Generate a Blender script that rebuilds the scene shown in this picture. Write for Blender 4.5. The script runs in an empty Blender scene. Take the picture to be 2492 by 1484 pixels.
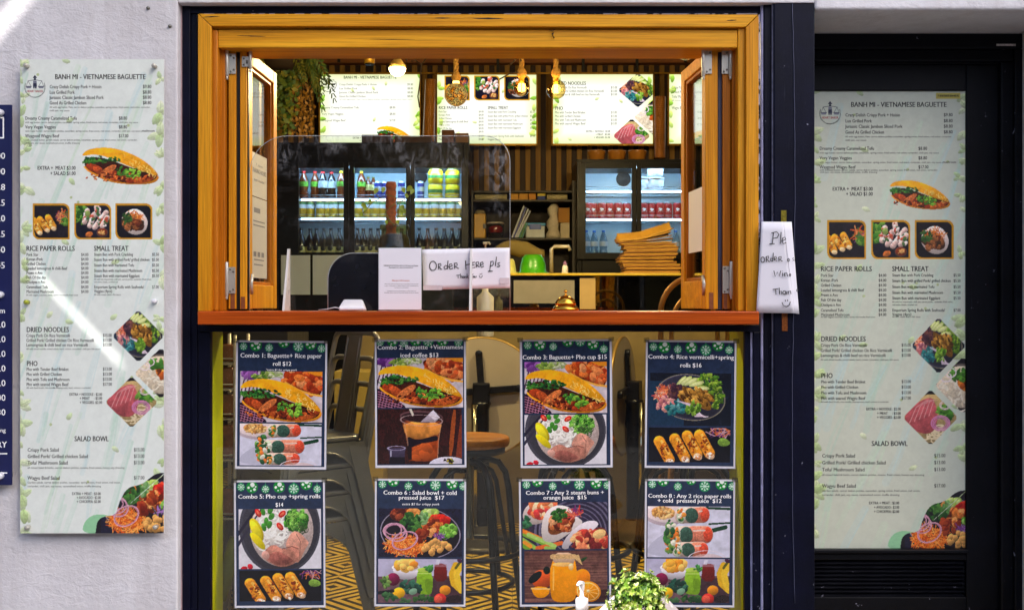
import bpy, math, random
import numpy as np
from mathutils import Vector, Matrix, Euler

sc = bpy.context.scene
COL = sc.collection
PI = math.pi
R = math.radians
random.seed(7)
RNG = np.random.default_rng(11)

# ------------------------------------------------------------------ camera
# Facade plane is y = 0 (street is -y, shop interior is +y), metres, z up.
F, D, H, CX, CY = 2574.0, 3.5, 1.25, 1246.0, 742.0   # focal (in 2492-wide units), distance, eye height
cam_d = bpy.data.cameras.new("camera")
cam = bpy.data.objects.new("camera", cam_d)
COL.objects.link(cam)
cam.location = (0, -D, H)
cam.rotation_euler = (R(90), 0, 0)
cam_d.sensor_width = 36
cam_d.lens = 36 * F / 2492
cam_d.clip_start, cam_d.clip_end = 0.05, 600
sc.camera = cam

# ------------------------------------------------------------------ world, sun, exposure
SUN_EL, SUN_AZ = R(44), R(-40)          # in front of the facade, high, from the left
wd = bpy.data.worlds.new("World")
sc.world = wd
wd.use_nodes = True
wn = wd.node_tree
wn.nodes.clear()
wo = wn.nodes.new("ShaderNodeOutputWorld")
wb = wn.nodes.new("ShaderNodeBackground")
ws = wn.nodes.new("ShaderNodeTexSky")
ws.sky_type = 'NISHITA'
ws.sun_disc = False
ws.sun_elevation = SUN_EL
ws.sun_rotation = R(180) + SUN_AZ
ws.air_density, ws.dust_density, ws.ozone_density = 1.0, 2.5, 1.0
wb.inputs['Strength'].default_value = 0.15
wn.links.new(ws.outputs[0], wb.inputs[0])
wn.links.new(wb.outputs[0], wo.inputs[0])
sun_d = bpy.data.lights.new("sun", 'SUN')
sun_d.energy = 3.2
sun_d.angle = R(0.6)
sun_d.color = (1.0, 0.95, 0.9)
sun = bpy.data.objects.new("sun", sun_d)
COL.objects.link(sun)
sdir = Vector((math.sin(SUN_AZ) * math.cos(SUN_EL), -math.cos(SUN_AZ) * math.cos(SUN_EL), math.sin(SUN_EL)))
sun.location = sdir * 30
sun.rotation_euler = sdir.to_track_quat('Z', 'Y').to_euler()
sc.view_settings.view_transform = 'Standard'
sc.view_settings.look = 'None'
sc.view_settings.exposure = 1.2
sc.view_settings.gamma = 1.0
sc.view_settings.use_curve_mapping = False
sc.render.engine = 'CYCLES'
sc.cycles.use_denoising = True
sc.cycles.max_bounces = 10
sc.cycles.transparent_max_bounces = 24
sc.cycles.sample_clamp_indirect = 6
sc.cycles.sample_clamp_direct = 12
sc.cycles.caustics_reflective = False
sc.cycles.caustics_refractive = False

# ------------------------------------------------------------------ helpers
def X(px, Y=0.0): return (px - CX) * (D + Y) / F
def Z(py, Y=0.0): return H + (CY - py) * (D + Y) / F
def S(n, Y=0.0): return n * (D + Y) / F
def W(px, py, Y=0.0): return (X(px, Y), Y, Z(py, Y))

def lin(c):
    out = []
    for v in c[:3]:
        v = v / 255.0
        out.append(v / 12.92 if v <= 0.04045 else ((v + 0.055) / 1.055) ** 2.4)
    return tuple(out)
def lin4(c): return lin(c) + (1.0,)

class N:
    """small shader-tree writer"""
    def __init__(s, name):
        s.m = bpy.data.materials.new(name)
        s.m.use_nodes = True
        s.t = s.m.node_tree
        s.t.nodes.clear()
        s.out = s.t.nodes.new("ShaderNodeOutputMaterial")
    def n(s, typ, **kw):
        k = s.t.nodes.new("ShaderNode" + typ)
        for a, b in kw.items(): setattr(k, a, b)
        return k
    def l(s, a, b): s.t.links.new(a, b)
    def math(s, op, a, b=None):
        k = s.n("Math", operation=op)
        for i, v in enumerate((a, b)):
            if v is None: continue
            if isinstance(v, (int, float)): k.inputs[i].default_value = v
            else: s.l(v, k.inputs[i])
        return k.outputs[0]
    def mix(s, f, a, b):
        k = s.n("Mix", data_type='RGBA')
        for i, v in ((0, f), (6, a), (7, b)):
            if isinstance(v, (int, float)): k.inputs[i].default_value = v
            elif isinstance(v, tuple): k.inputs[i].default_value = v if len(v) == 4 else v + (1.0,)
            else: s.l(v, k.inputs[i])
        return k.outputs[2]
    def ramp(s, f, a, b, ca=(0, 0, 0, 1), cb=(1, 1, 1, 1)):
        k = s.n("ValToRGB")
        k.color_ramp.elements[0].position, k.color_ramp.elements[1].position = a, b
        k.color_ramp.elements[0].color, k.color_ramp.elements[1].color = ca, cb
        s.l(f, k.inputs[0])
        return k.outputs[0]
    def coord(s, scale=(1, 1, 1), which='Object'):
        tc = s.n("TexCoord")
        mp = s.n("Mapping")
        mp.inputs['Scale'].default_value = scale
        s.l(tc.outputs[which], mp.inputs[0])
        return mp.outputs[0]
    def noise(s, co, scale, detail=4, rough=0.55, dist=0.0):
        k = s.n("TexNoise")
        s.l(co, k.inputs['Vector'])
        k.inputs['Scale'].default_value = scale
        k.inputs['Detail'].default_value = detail
        k.inputs['Roughness'].default_value = rough
        k.inputs['Distortion'].default_value = dist
        return k.outputs[0]
    def bump(s, h, strength, dist=0.01):
        k = s.n("Bump")
        k.inputs['Strength'].default_value = strength
        k.inputs['Distance'].default_value = dist
        s.l(h, k.inputs['Height'])
        return k.outputs[0]
    def bsdf(s, col=None, rough=0.5, metal=0.0, normal=None, spec=0.5, coat=0.0):
        k = s.n("BsdfPrincipled")
        if col is not None:
            if isinstance(col, tuple): k.inputs['Base Color'].default_value = col if len(col) == 4 else col + (1.0,)
            else: s.l(col, k.inputs['Base Color'])
        if isinstance(rough, (int, float)): k.inputs['Roughness'].default_value = rough
        else: s.l(rough, k.inputs['Roughness'])
        k.inputs['Metallic'].default_value = metal
        k.inputs['Specular IOR Level'].default_value = spec
        k.inputs['Coat Weight'].default_value = coat
        if normal is not None: s.l(normal, k.inputs['Normal'])
        return k
    def done(s, sh):
        s.l(sh.outputs[0] if hasattr(sh, 'outputs') else sh, s.out.inputs[0])
        return s.m

def M(name, c, rough=0.5, metal=0.0, var=0.12, scale=9.0, bump=0.0, bscale=120.0, spec=0.5, coat=0.0):
    k = N(name)
    co = k.coord()
    nz = k.noise(co, scale, 5)
    a = tuple(min(1, v * (1 + var)) for v in lin(c)); b = tuple(v * (1 - var) for v in lin(c))
    col = k.ramp(nz, 0.3, 0.7, b + (1,), a + (1,))
    nm = k.bump(k.noise(co, bscale, 3), bump) if bump else None
    rg = k.math('ADD', k.math('MULTIPLY', k.noise(co, scale * 3, 3), 0.18), rough - 0.09)
    return k.done(k.bsdf(col, rg, metal, nm, spec, coat))

def wood(name, c0, c1, axis, rough=0.42, fine=26.0, knots=True, coat=0.15):
    k = N(name)
    st = {'x': (0.9, fine, fine), 'z': (fine, fine, 0.9), 'y': (fine, 0.9, fine)}[axis]
    co = k.coord(st)
    big = k.noise(co, 1.0, 6, 0.62, 0.35)
    st2 = {'x': (4, 240, 240), 'z': (240, 240, 4), 'y': (240, 4, 240)}[axis]
    finen = k.noise(k.coord(st2), 1.0, 3, 0.6)
    col = k.ramp(big, 0.33, 0.68, lin4(c0), lin4(c1))
    col = k.mix(k.math('MULTIPLY', k.ramp(finen, 0.42, 0.72), 0.55), col, lin4(tuple(v * 0.62 for v in c0)))
    if knots:
        kn = k.ramp(k.noise(k.coord({'x': (2.2, 30, 30), 'z': (30, 30, 2.2), 'y': (30, 2.2, 30)}[axis]), 1.0, 2), 0.72, 0.78)
        col = k.mix(k.math('MULTIPLY', kn, 0.55), col, lin4(tuple(v * 0.35 for v in c0)))
    nm = k.bump(finen, 0.12, 0.004)
    return k.done(k.bsdf(col, rough, 0, nm, 0.22, coat * .4))

def emis(name, c, strength, lincol=None):
    k = N(name)
    e = k.n("Emission")
    e.inputs[0].default_value = lin4(c)
    e.inputs[1].default_value = strength
    return k.done(e)

def glass(name, tint=(255, 255, 255), refl=0.05, rough=0.0, smudge=0.0, sscale=14.0, power=5.0):
    k = N(name)
    lw = k.n("LayerWeight"); lw.inputs[0].default_value = 0.5
    f = k.math('ADD', k.math('MULTIPLY', k.math('POWER', lw.outputs[1], power), 1.0 - refl), refl)
    tr = k.n("BsdfTransparent"); tr.inputs[0].default_value = lin4(tint)
    gl = k.n("BsdfAnisotropic") if False else k.n("BsdfGlossy")
    gl.inputs['Roughness'].default_value = rough
    mx = k.n("MixShader")
    k.l(f, mx.inputs[0]); k.l(tr.outputs[0], mx.inputs[1]); k.l(gl.outputs[0], mx.inputs[2])
    res = mx
    if smudge:
        co = k.coord()
        a = k.noise(co, sscale, 5, 0.6, 1.5)
        b = k.noise(co, sscale * 0.23, 2)
        ms = k.math('MULTIPLY', k.ramp(a, 0.5, 0.72), k.ramp(b, 0.42, 0.62))
        gc = k.n("TexCoord"); sp = k.n("SeparateXYZ"); k.l(gc.outputs['Generated'], sp.inputs[0])
        zone = k.math('MULTIPLY', k.ramp(k.noise(k.coord(), 5.5, 2), .46, .6), k.math('MAXIMUM', k.ramp(sp.outputs[2], .74, .92), k.math('MULTIPLY', k.ramp(sp.outputs[0], .90, .97), k.ramp(sp.outputs[2], .3, .5))))
        blot = k.ramp(k.noise(k.coord((1, 1, .6)), 34, 4, .6, 2.2), .47, .62)
        ms = k.math('ADD', k.math('MULTIPLY', ms, smudge * .22), k.math('ADD', k.math('MULTIPLY', k.math('MULTIPLY', blot, zone), smudge), smudge * 0.015))
        df = k.n("BsdfDiffuse"); df.inputs[0].default_value = (0.75, 0.75, 0.8, 1)
        m2 = k.n("MixShader")
        k.l(ms, m2.inputs[0]); k.l(mx.outputs[0], m2.inputs[1]); k.l(df.outputs[0], m2.inputs[2])
        res = m2
    return k.done(res)

def vcol_mat(name, rough=0.4, emit=0.0, coat=0.0):
    k = N(name)
    at = k.n("VertexColor", layer_name="print")
    if emit:
        e = k.n("Emission")
        k.l(at.outputs[0], e.inputs[0]); e.inputs[1].default_value = emit
        return k.done(e)
    return k.done(k.bsdf(at.outputs[0], rough, coat=coat))

# ------------------------------------------------------------------ mesh builder
class MB:
    def __init__(s): s.v, s.f, s.mi, s.sm = [], [], [], []
    def add(s, vs, fs, mi=0, sm=False):
        o = len(s.v)
        s.v.extend([tuple(p) for p in vs])
        for q in fs:
            s.f.append([i + o for i in q]); s.mi.append(mi); s.sm.append(sm)
        return s
    def box(s, x0, x1, y0, y1, z0, z1, mi=0):
        if x0 > x1: x0, x1 = x1, x0
        if y0 > y1: y0, y1 = y1, y0
        if z0 > z1: z0, z1 = z1, z0
        vs = [(x, y, z) for z in (z0, z1) for y in (y0, y1) for x in (x0, x1)]
        return s.add(vs, [(0, 2, 3, 1), (4, 5, 7, 6), (0, 1, 5, 4), (2, 6, 7, 3), (0, 4, 6, 2), (1, 3, 7, 5)], mi)
    def pbox(s, px0, px1, py0, py1, y0, y1, mi=0):
        """box whose front face (at y0) covers the given picture rectangle at its own depth"""
        return s.box(X(px0, y0), X(px1, y0), y0, y1, Z(py1, y0), Z(py0, y0), mi)
    def obox(s, c, ax, ay, az, hx, hy, hz, mi=0):
        c, ax, ay, az = Vector(c), Vector(ax).normalized(), Vector(ay).normalized(), Vector(az).normalized()
        vs = [c + ax * hx * a + ay * hy * b + az * hz * d for d in (-1, 1) for b in (-1, 1) for a in (-1, 1)]
        return s.add(vs, [(0, 2, 3, 1), (4, 5, 7, 6), (0, 1, 5, 4), (2, 6, 7, 3), (0, 4, 6, 2), (1, 3, 7, 5)], mi)
    def bar(s, a, b, w, t, mi=0, up=(0, 1, 0)):
        """rectangular bar from a to b"""
        a, b = Vector(a), Vector(b)
        d = (b - a); u = Vector(up); sd = d.cross(u)
        if sd.length < 1e-6: sd = d.cross(Vector((1, 0, 0)))
        return s.obox((a + b) / 2, sd, d, sd.cross(d), w / 2, d.length / 2, t / 2, mi)
    def tube(s, pts, r, n=8, mi=0, closed=False, caps=True, flat=1.0):
        P = [Vector(p) for p in pts]
        m = len(P)
        rr = r if isinstance(r, (list, tuple)) else [r] * m
        vs, fs = [], []
        prev = None
        for i in range(m):
            if closed: d = P[(i + 1) % m] - P[i - 1]
            else: d = P[min(i + 1, m - 1)] - P[max(i - 1, 0)]
            d.normalize()
            if prev is None:
                u = d.cross(Vector((0, 0, 1)))
                if u.length < 0.05: u = d.cross(Vector((0, 1, 0)))
            else: u = prev - d * prev.dot(d)
            u.normalize(); w = d.cross(u); prev = u
            for k in range(n):
                a = 2 * PI * k / n
                vs.append(P[i] + (u * math.cos(a) + w * math.sin(a) * flat) * rr[i])
        for i in range(m if closed else m - 1):
            j = (i + 1) % m
            for k in range(n):
                k2 = (k + 1) % n
                fs.append((i * n + k, i * n + k2, j * n + k2, j * n + k))
        if caps and not closed:
            fs.append(tuple(range(n - 1, -1, -1))); fs.append(tuple((m - 1) * n + k for k in range(n)))
        return s.add(vs, fs, mi, True)
    def lathe(s, prof, c=(0, 0, 0), n=24, mi=0, sm=True, rot=None):
        c = Vector(c)
        vs, fs = [], []
        m = len(prof)
        for r, z in prof:
            for k in range(n):
                a = 2 * PI * k / n
                p = Vector((r * math.cos(a), r * math.sin(a), z))
                if rot is not None: p = rot @ p
                vs.append(c + p)
        for i in range(m - 1):
            for k in range(n):
                k2 = (k + 1) % n
                fs.append((i * n + k, i * n + k2, (i + 1) * n + k2, (i + 1) * n + k))
        if prof[0][0] > 1e-5: fs.append(tuple(range(n - 1, -1, -1)))
        if prof[-1][0] > 1e-5: fs.append(tuple((m - 1) * n + k for k in range(n)))
        return s.add(vs, fs, mi, sm)
    def ball(s, c, r, n=16, mi=0, sz=1.0):
        pr = [(max(1e-6, r * math.sin(PI * i / (n // 2))), -r * sz * math.cos(PI * i / (n // 2))) for i in range(n // 2 + 1)]
        return s.lathe(pr, c, n, mi)
    def prism(s, pts, y0, y1, mi=0, sm=False):
        """polygon in (x, z) extruded from y0 to y1"""
        n = len(pts)
        vs = [(p[0], y0, p[1]) for p in pts] + [(p[0], y1, p[1]) for p in pts]
        fs = [tuple(range(n)), tuple(range(2 * n - 1, n - 1, -1))]
        for i in range(n):
            j = (i + 1) % n
            fs.append((j, i, n + i, n + j))
        return s.add(vs, fs, mi, sm)
    def hprism(s, pts, z0, z1, mi=0):
        n = len(pts)
        vs = [(p[0], p[1], z0) for p in pts] + [(p[0], p[1], z1) for p in pts]
        fs = [tuple(range(n - 1, -1, -1)), tuple(range(n, 2 * n))]
        for i in range(n):
            j = (i + 1) % n
            fs.append((i, j, n + j, n + i))
        return s.add(vs, fs, mi)
    def xform(s, mat):
        s.v = [tuple(mat @ Vector(p)) for p in s.v]
        return s
    def build(s, name, mats, parent=None, bev=0.0, org=None, seg=2):
        """org: world origin of the object the vertices are written in world space for"""
        me = bpy.data.meshes.new(name)
        o = org
        if parent is not None and o is None: o = parent.get('_o') if False else ORG.get(parent.name, (0, 0, 0))
        if parent is None and o is None:
            xs = [p[0] for p in s.v]; ys = [p[1] for p in s.v]; zs = [p[2] for p in s.v]
            o = ((min(xs) + max(xs)) / 2, (min(ys) + max(ys)) / 2, min(zs))
        vs = [(p[0] - o[0], p[1] - o[1], p[2] - o[2]) for p in s.v]
        me.from_pydata(vs, [], s.f)
        if not isinstance(mats, (list, tuple)): mats = [mats]
        for m in mats: me.materials.append(m)
        if len(mats) > 1: me.polygons.foreach_set('material_index', s.mi)
        me.polygons.foreach_set('use_smooth', s.sm)
        me.update()
        ob = bpy.data.objects.new(name, me)
        COL.objects.link(ob)
        if parent is not None: ob.parent = parent
        else: ob.location = o
        ORG[ob.name] = tuple(o)
        if bev:
            b = ob.modifiers.new("bevel", 'BEVEL')
            b.width, b.segments, b.limit_method, b.angle_limit = bev, seg, 'ANGLE', R(40)
        return ob
ORG = {}

def tag(o, label, cat, group=None, kind=None):
    o['label'] = label; o['category'] = cat
    if group: o['group'] = group
    if kind: o['kind'] = kind
    return o
def struct(o):
    o['kind'] = 'structure'
    return o
def thing(name, label, cat, loc=(0, 0, 0), group=None):
    o = bpy.data.objects.new(name, None)
    COL.objects.link(o)
    o.location = loc
    o.empty_display_size = 0.1
    ORG[o.name] = tuple(loc)
    return tag(o, label, cat, group)
def dup(root, loc, label=None, rotz=None, group=None, scale=None):
    r = root.copy(); COL.objects.link(r); r.location = loc
    if rotz is not None: r.rotation_euler = (0, 0, rotz)
    if scale is not None: r.scale = scale
    if label: r['label'] = label
    if group: r['group'] = group
    for ch in list(root.children):
        c = ch.copy(); COL.objects.link(c); c.parent = r
        for g in list(ch.children):
            d = g.copy(); COL.objects.link(d); d.parent = c
    return r
ORD = ['first', 'second', 'third', 'fourth', 'fifth', 'sixth', 'seventh', 'eighth', 'ninth', 'tenth', 'eleventh', 'twelfth']

# ------------------------------------------------------------------ flat lettering (font curves turned into mesh)
_GL = {}
_fc = bpy.data.curves.new("glyph_source", 'FONT')
_fo = bpy.data.objects.new("glyph_source", _fc)
def _mesh_of(body, bold):
    _fc.body = body; _fc.size = 1.0; _fc.resolution_u = 2; _fc.offset = bold
    me = bpy.data.meshes.new_from_object(_fo)
    vs = [(v.co.x, v.co.y) for v in me.vertices]
    fs = [tuple(p.vertices) for p in me.polygons]
    bpy.data.meshes.remove(me)
    return vs, fs
def _wid(body):
    vs, _ = _mesh_of(body, 0)
    return max(p[0] for p in vs) - min(p[0] for p in vs)
def glyph(ch, bold):
    k = (ch, bold)
    if k not in _GL:
        adv = _wid("H" + ch + "H") - _wid("HH")
        vs, fs = ([], []) if ch == ' ' else _mesh_of(ch, bold)
        _GL[k] = (vs, fs, adv)
    return _GL[k]
CAP = max(p[1] for p in _mesh_of("H", 0)[0])

class Flat:
    """flat printed shapes in picture units (u right, v down); lifted in layers of fractions of a millimetre"""
    def __init__(s): s.v, s.f, s.mi = [], [], []
    def add(s, vs, fs, mi, lift):
        o = len(s.v)
        s.v.extend([(p[0], p[1], lift) for p in vs])
        for q in fs: s.f.append([i + o for i in q]); s.mi.append(mi)
    def text(s, t, x0, x1, base, cap, bold=0.0, mi=0, lift=0.3, align='fit', shear=0.0):
        sc_ = cap / CAP
        tot = sum(glyph(c, 0)[2] for c in t) * sc_
        sx = sc_
        if align == 'fit' and x1 is not None: sx = sc_ * (x1 - x0) / max(tot, 1e-6); x = x0
        elif align == 'c': x = (x0 + x1) / 2 - tot / 2
        elif align == 'r': x = x1 - tot
        else: x = x0
        for c in t:
            vs, fs, adv = glyph(c, 0)
            for k_, sh_ in enumerate((0,) if bold < .004 else ((-bold, bold) if bold < .015 else (-bold, 0, bold))):
                if vs: s.add([(x + (p[0] + sh_) * sx + shear * p[1] * sc_, base - p[1] * sc_) for p in vs], fs, mi, lift + .03 * k_)
            x += adv * sx
        return x
    def poly(s, pts, mi=0, lift=0.1): s.add(pts, [tuple(range(len(pts)))], mi, lift)
    def rect(s, x0, y0, x1, y1, mi=0, lift=0.1): s.poly([(x0, y1), (x1, y1), (x1, y0), (x0, y0)], mi, lift)
    def disc(s, cx, cy, r, mi=0, lift=0.1, n=24, ry=None):
        ry = ry or r
        s.poly([(cx + r * math.cos(2 * PI * i / n), cy - ry * math.sin(2 * PI * i / n)) for i in range(n)], mi, lift)
    def line(s, pts, w, mi=0, lift=0.2):
        n = len(pts)
        L, Rr = [], []
        for i in range(n):
            a = pts[max(0, i - 1)]; b = pts[min(n - 1, i + 1)]
            dx, dy = b[0] - a[0], b[1] - a[1]
            q = math.hypot(dx, dy) or 1
            ww = (w[i] if isinstance(w, (list, tuple)) else w) / 2
            L.append((pts[i][0] - dy / q * ww, pts[i][1] + dx / q * ww)); Rr.append((pts[i][0] + dy / q * ww, pts[i][1] - dx / q * ww))
        s.add(L + Rr, [(i, i + 1, n + i + 1, n + i) for i in range(n - 1)], mi, lift)
    def ring(s, cx, cy, r, w, mi=0, lift=0.2, n=32, a0=0, a1=360):
        s.line([(cx + r * math.cos(R(a0 + (a1 - a0) * i / n)), cy - r * math.sin(R(a0 + (a1 - a0) * i / n))) for i in range(n + 1)], w, mi, lift)
    def build(s, name, mats, parent, fn):
        """fn(u, v, lift_in_mm) -> world point"""
        b = MB()
        b.v = [fn(*p) for p in s.v]; b.f = s.f; b.mi = s.mi; b.sm = [False] * len(s.f)
        return b.build(name, mats, parent)
def plane_at(Y): return lambda u, v, l: (X(u, Y), Y - l * 0.001, Z(v, Y))

# ------------------------------------------------------------------ printed pictures: coloured grids
def _vnoise(nx, ny, cell, rng):
    gx, gy = int(nx / cell) + 3, int(ny / cell) + 3
    g = rng.random((gy, gx))
    xs = np.arange(nx) / cell; ys = np.arange(ny) / cell
    x0 = xs.astype(int); y0 = ys.astype(int)
    fx = (xs - x0); fy = (ys - y0)
    fx = fx * fx * (3 - 2 * fx); fy = fy * fy * (3 - 2 * fy)
    a = g[np.ix_(y0, x0)]; b = g[np.ix_(y0, x0 + 1)]; c = g[np.ix_(y0 + 1, x0)]; d = g[np.ix_(y0 + 1, x0 + 1)]
    fx = fx[None, :]; fy = fy[:, None]
    return (a * (1 - fx) + b * fx) * (1 - fy) + (c * (1 - fx) + d * fx) * fy

def chaikin(p, n=2):
    for _ in range(n):
        q = []
        for i in range(len(p)):
            a, b = p[i], p[(i + 1) % len(p)]
            q += [(0.75 * a[0] + 0.25 * b[0], 0.75 * a[1] + 0.25 * b[1]), (0.25 * a[0] + 0.75 * b[0], 0.25 * a[1] + 0.75 * b[1])]
        p = q
    return p

class Pic:
    def __init__(s, x0, y0, x1, y1, cell=1.0, seed=1):
        s.box = (x0, y0, x1, y1)
        s.nx = max(2, int(round((x1 - x0) / cell)) + 1); s.ny = max(2, int(round((y1 - y0) / cell)) + 1)
        s.gx = np.linspace(x0, x1, s.nx); s.gy = np.linspace(y0, y1, s.ny)
        s.img = np.ones((s.ny, s.nx, 3)); s.al = np.zeros((s.ny, s.nx))
        s.rng = np.random.default_rng(seed)
        c = 1.0 / cell
        s.nf = 0.5 * _vnoise(s.nx, s.ny, 2.2 * c, s.rng) + 0.3 * _vnoise(s.nx, s.ny, 5 * c, s.rng) + 0.2 * s.rng.random((s.ny, s.nx))
        s.nl = 0.6 * _vnoise(s.nx, s.ny, 14 * c, s.rng) + 0.4 * _vnoise(s.nx, s.ny, 7 * c, s.rng)
        s.clip = None
        s.sub(x0, y0, x1, y1, x1 - x0, y1 - y0)
    def sub(s, x0, y0, x1, y1, rw, rh, clip=None):
        s.o = (x0, y0); s.k = (rw / (x1 - x0), rh / (y1 - y0)); s.r = (rw, rh)
        s.lim = (x0, y0, x1, y1)
        s.cp = clip
        s.GX = (s.gx - x0) * s.k[0]; s.GY = (s.gy - y0) * s.k[1]
        s.mk = (s.gx >= x0 - 1e-6)[None, :] & (s.gx <= x1 + 1e-6)[None, :] & (s.gy >= y0 - 1e-6)[:, None] & (s.gy <= y1 + 1e-6)[:, None]
        if clip is not None: s.mk = s.mk & s._inpoly(np.broadcast_to(s.gx[None, :], s.mk.shape), np.broadcast_to(s.gy[:, None], s.mk.shape), clip)
        return s
    @staticmethod
    def _inpoly(PX, PY, pts):
        ins = np.zeros(PX.shape, bool)
        n = len(pts)
        for i in range(n):
            x1, y1 = pts[i]; x2, y2 = pts[(i + 1) % n]
            if y1 == y2: continue
            c = ((y1 > PY) != (y2 > PY)) & (PX < (x2 - x1) * (PY - y1) / (y2 - y1) + x1)
            ins ^= c
        return ins
    def _win(s, bx0, by0, bx1, by1):
        i0 = np.searchsorted(s.GX, bx0); i1 = np.searchsorted(s.GX, bx1, 'right')
        j0 = np.searchsorted(s.GY, by0); j1 = np.searchsorted(s.GY, by1, 'right')
        if i0 >= i1 or j0 >= j1: return None
        PX, PY = np.meshgrid(s.GX[i0:i1], s.GY[j0:j1])
        return slice(j0, j1), slice(i0, i1), PX, PY
    def _put(s, w, m, col, n, sh=0.0, t=None, nl=0.0, a=1.0):
        js, is_, PX, PY = w
        m = m & s.mk[js, is_]
        if not m.any(): return
        c = np.array(col[:3]) / 255.0
        f = 1 + n * (s.nf[js, is_] - 0.5) * 2 + nl * (s.nl[js, is_] - 0.5) * 2
        if t is not None: f = f * (1 + sh * t)
        cc = np.clip(c[None, None, :] * f[..., None], 0, 1)
        im = s.img[js, is_]
        im[m] = im[m] * (1 - a) + cc[m] * a
        s.al[js, is_][m] = 1
    def fill(s, col, n=0.05, nl=0.05):
        s._put(s._win(s.GX[0], s.GY[0], s.GX[-1], s.GY[-1]), np.ones((s.ny, s.nx), bool), col, n, nl=nl)
        return s
    def ell(s, cx, cy, rx, ry, ang=0, col=(0, 0, 0), n=0.08, sh=0.25, a=1.0, ring=None):
        q = max(rx, ry) * 1.02
        w = s._win(cx - q, cy - q, cx + q, cy + q)
        if w is None: return
        dx, dy = w[2] - cx, w[3] - cy
        ca, sa = math.cos(R(ang)), math.sin(R(ang))
        u = (dx * ca + dy * sa) / rx; v = (-dx * sa + dy * ca) / ry
        rr = u * u + v * v
        m = rr <= 1
        if ring: m = m & (rr >= (1 - ring) ** 2)
        s._put(w, m, col, n, sh, -(dx * 0.35 + dy * 0.9) / q, a=a)
    def poly(s, pts, col, n=0.08, sh=0.0, smooth=0, a=1.0, nl=0.0):
        if smooth: pts = chaikin(pts, smooth)
        xs = [p[0] for p in pts]; ys = [p[1] for p in pts]
        w = s._win(min(xs), min(ys), max(xs), max(ys))
        if w is None: return
        m = s._inpoly(w[2], w[3], pts)
        hy = max(1e-6, (max(ys) - min(ys)) / 2)
        s._put(w, m, col, n, sh, -(w[3] - (max(ys) + min(ys)) / 2) / hy, nl=nl, a=a)
    def line(s, pts, wd, col, n=0.08, sh=0.0, a=1.0):
        xs = [p[0] for p in pts]; ys = [p[1] for p in pts]
        h = wd / 2
        w = s._win(min(xs) - h, min(ys) - h, max(xs) + h, max(ys) + h)
        if w is None: return
        m = np.zeros(w[2].shape, bool)
        for (x1, y1), (x2, y2) in zip(pts[:-1], pts[1:]):
            L = (x2 - x1) ** 2 + (y2 - y1) ** 2 + 1e-9
            t = np.clip(((w[2] - x1) * (x2 - x1) + (w[3] - y1) * (y2 - y1)) / L, 0, 1)
            m |= (w[2] - x1 - t * (x2 - x1)) ** 2 + (w[3] - y1 - t * (y2 - y1)) ** 2 <= h * h
        s._put(w, m, col, n, a=a)
    def cap(s, a, b, wd, col, n=0.1, sh=0.35):
        """shaded capsule (a roll)"""
        (x1, y1), (x2, y2) = a, b
        h = wd / 2
        w = s._win(min(x1, x2) - h, min(y1, y2) - h, max(x1, x2) + h, max(y1, y2) + h)
        if w is None: return
        L = (x2 - x1) ** 2 + (y2 - y1) ** 2 + 1e-9
        t = np.clip(((w[2] - x1) * (x2 - x1) + (w[3] - y1) * (y2 - y1)) / L, 0, 1)
        dx, dy = w[2] - x1 - t * (x2 - x1), w[3] - y1 - t * (y2 - y1)
        m = dx * dx + dy * dy <= h * h
        s._put(w, m, col, n, sh, (-(dx * 0.4 + dy * 0.9) / h), nl=0.1)
    def leaf(s, cx, cy, L, wd, ang, col, n=0.15, a=1.0):
        ca, sa = math.cos(R(ang)), math.sin(R(ang))
        pts = [(cx + ca * x - sa * y, cy + sa * x + ca * y) for x, y in ((-L / 2, 0), (-L * .2, -wd / 2), (L * .2, -wd * .4), (L / 2, 0), (L * .2, wd * .4), (-L * .2, wd / 2))]
        s.poly(pts, col, n, 0.25, smooth=1, a=a)
    def scat(s, cx, cy, rx, ry, cnt, pal, size, el=1.6, kind='e', n=0.15, ang=None):
        for _ in range(cnt):
            a, q = s.rng.random() * 2 * PI, math.sqrt(s.rng.random())
            x, y = cx + rx * q * math.cos(a), cy + ry * q * math.sin(a)
            z = size * (0.6 + 0.8 * s.rng.random())
            c = pal[s.rng.integers(len(pal))]
            g = s.rng.random() * 360 if ang is None else ang + (s.rng.random() - .5) * 50
            if kind == 'e': s.ell(x, y, z * el, z, g, c, n, 0.3)
            elif kind == 'l': s.leaf(x, y, z * 2.6, z * 1.3, g, c, n)
            elif kind == 's':
                s.line([(x - z * el * math.cos(R(g)), y - z * el * math.sin(R(g))), (x + z * .2, y + z * .3), (x + z * el * math.cos(R(g)), y + z * el * math.sin(R(g)))], z * .5, c, n)
            elif kind == 'o': s.ell(x, y, z * el, z, g, c, n, 0.3, ring=0.25)
    def build(s, name, mat, parent, Y, lift=0.0, fn=None):
        """grid of faces; only painted cells become faces"""
        nx, ny = s.nx, s.ny
        o = ORG.get(parent.name, (0, 0, 0))
        if fn is None:
            xs = (s.gx - CX) * (D + Y) / F; zs = H + (CY - s.gy) * (D + Y) / F
            co = np.empty((ny, nx, 3)); co[..., 0] = xs[None, :]; co[..., 1] = Y - lift * 0.001; co[..., 2] = zs[:, None]
        else: co = fn(s.gx, s.gy)
        co = co - np.array(o)
        idx = np.arange(nx * ny).reshape(ny, nx)
        al = s.al > 0.5
        ok = al[:-1, :-1] & al[1:, :-1] & al[:-1, 1:] & al[1:, 1:]
        q = np.stack([idx[1:, :-1][ok], idx[1:, 1:][ok], idx[:-1, 1:][ok], idx[:-1, :-1][ok]], -1)
        used = np.unique(q); remap = np.full(nx * ny, -1); remap[used] = np.arange(len(used))
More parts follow.
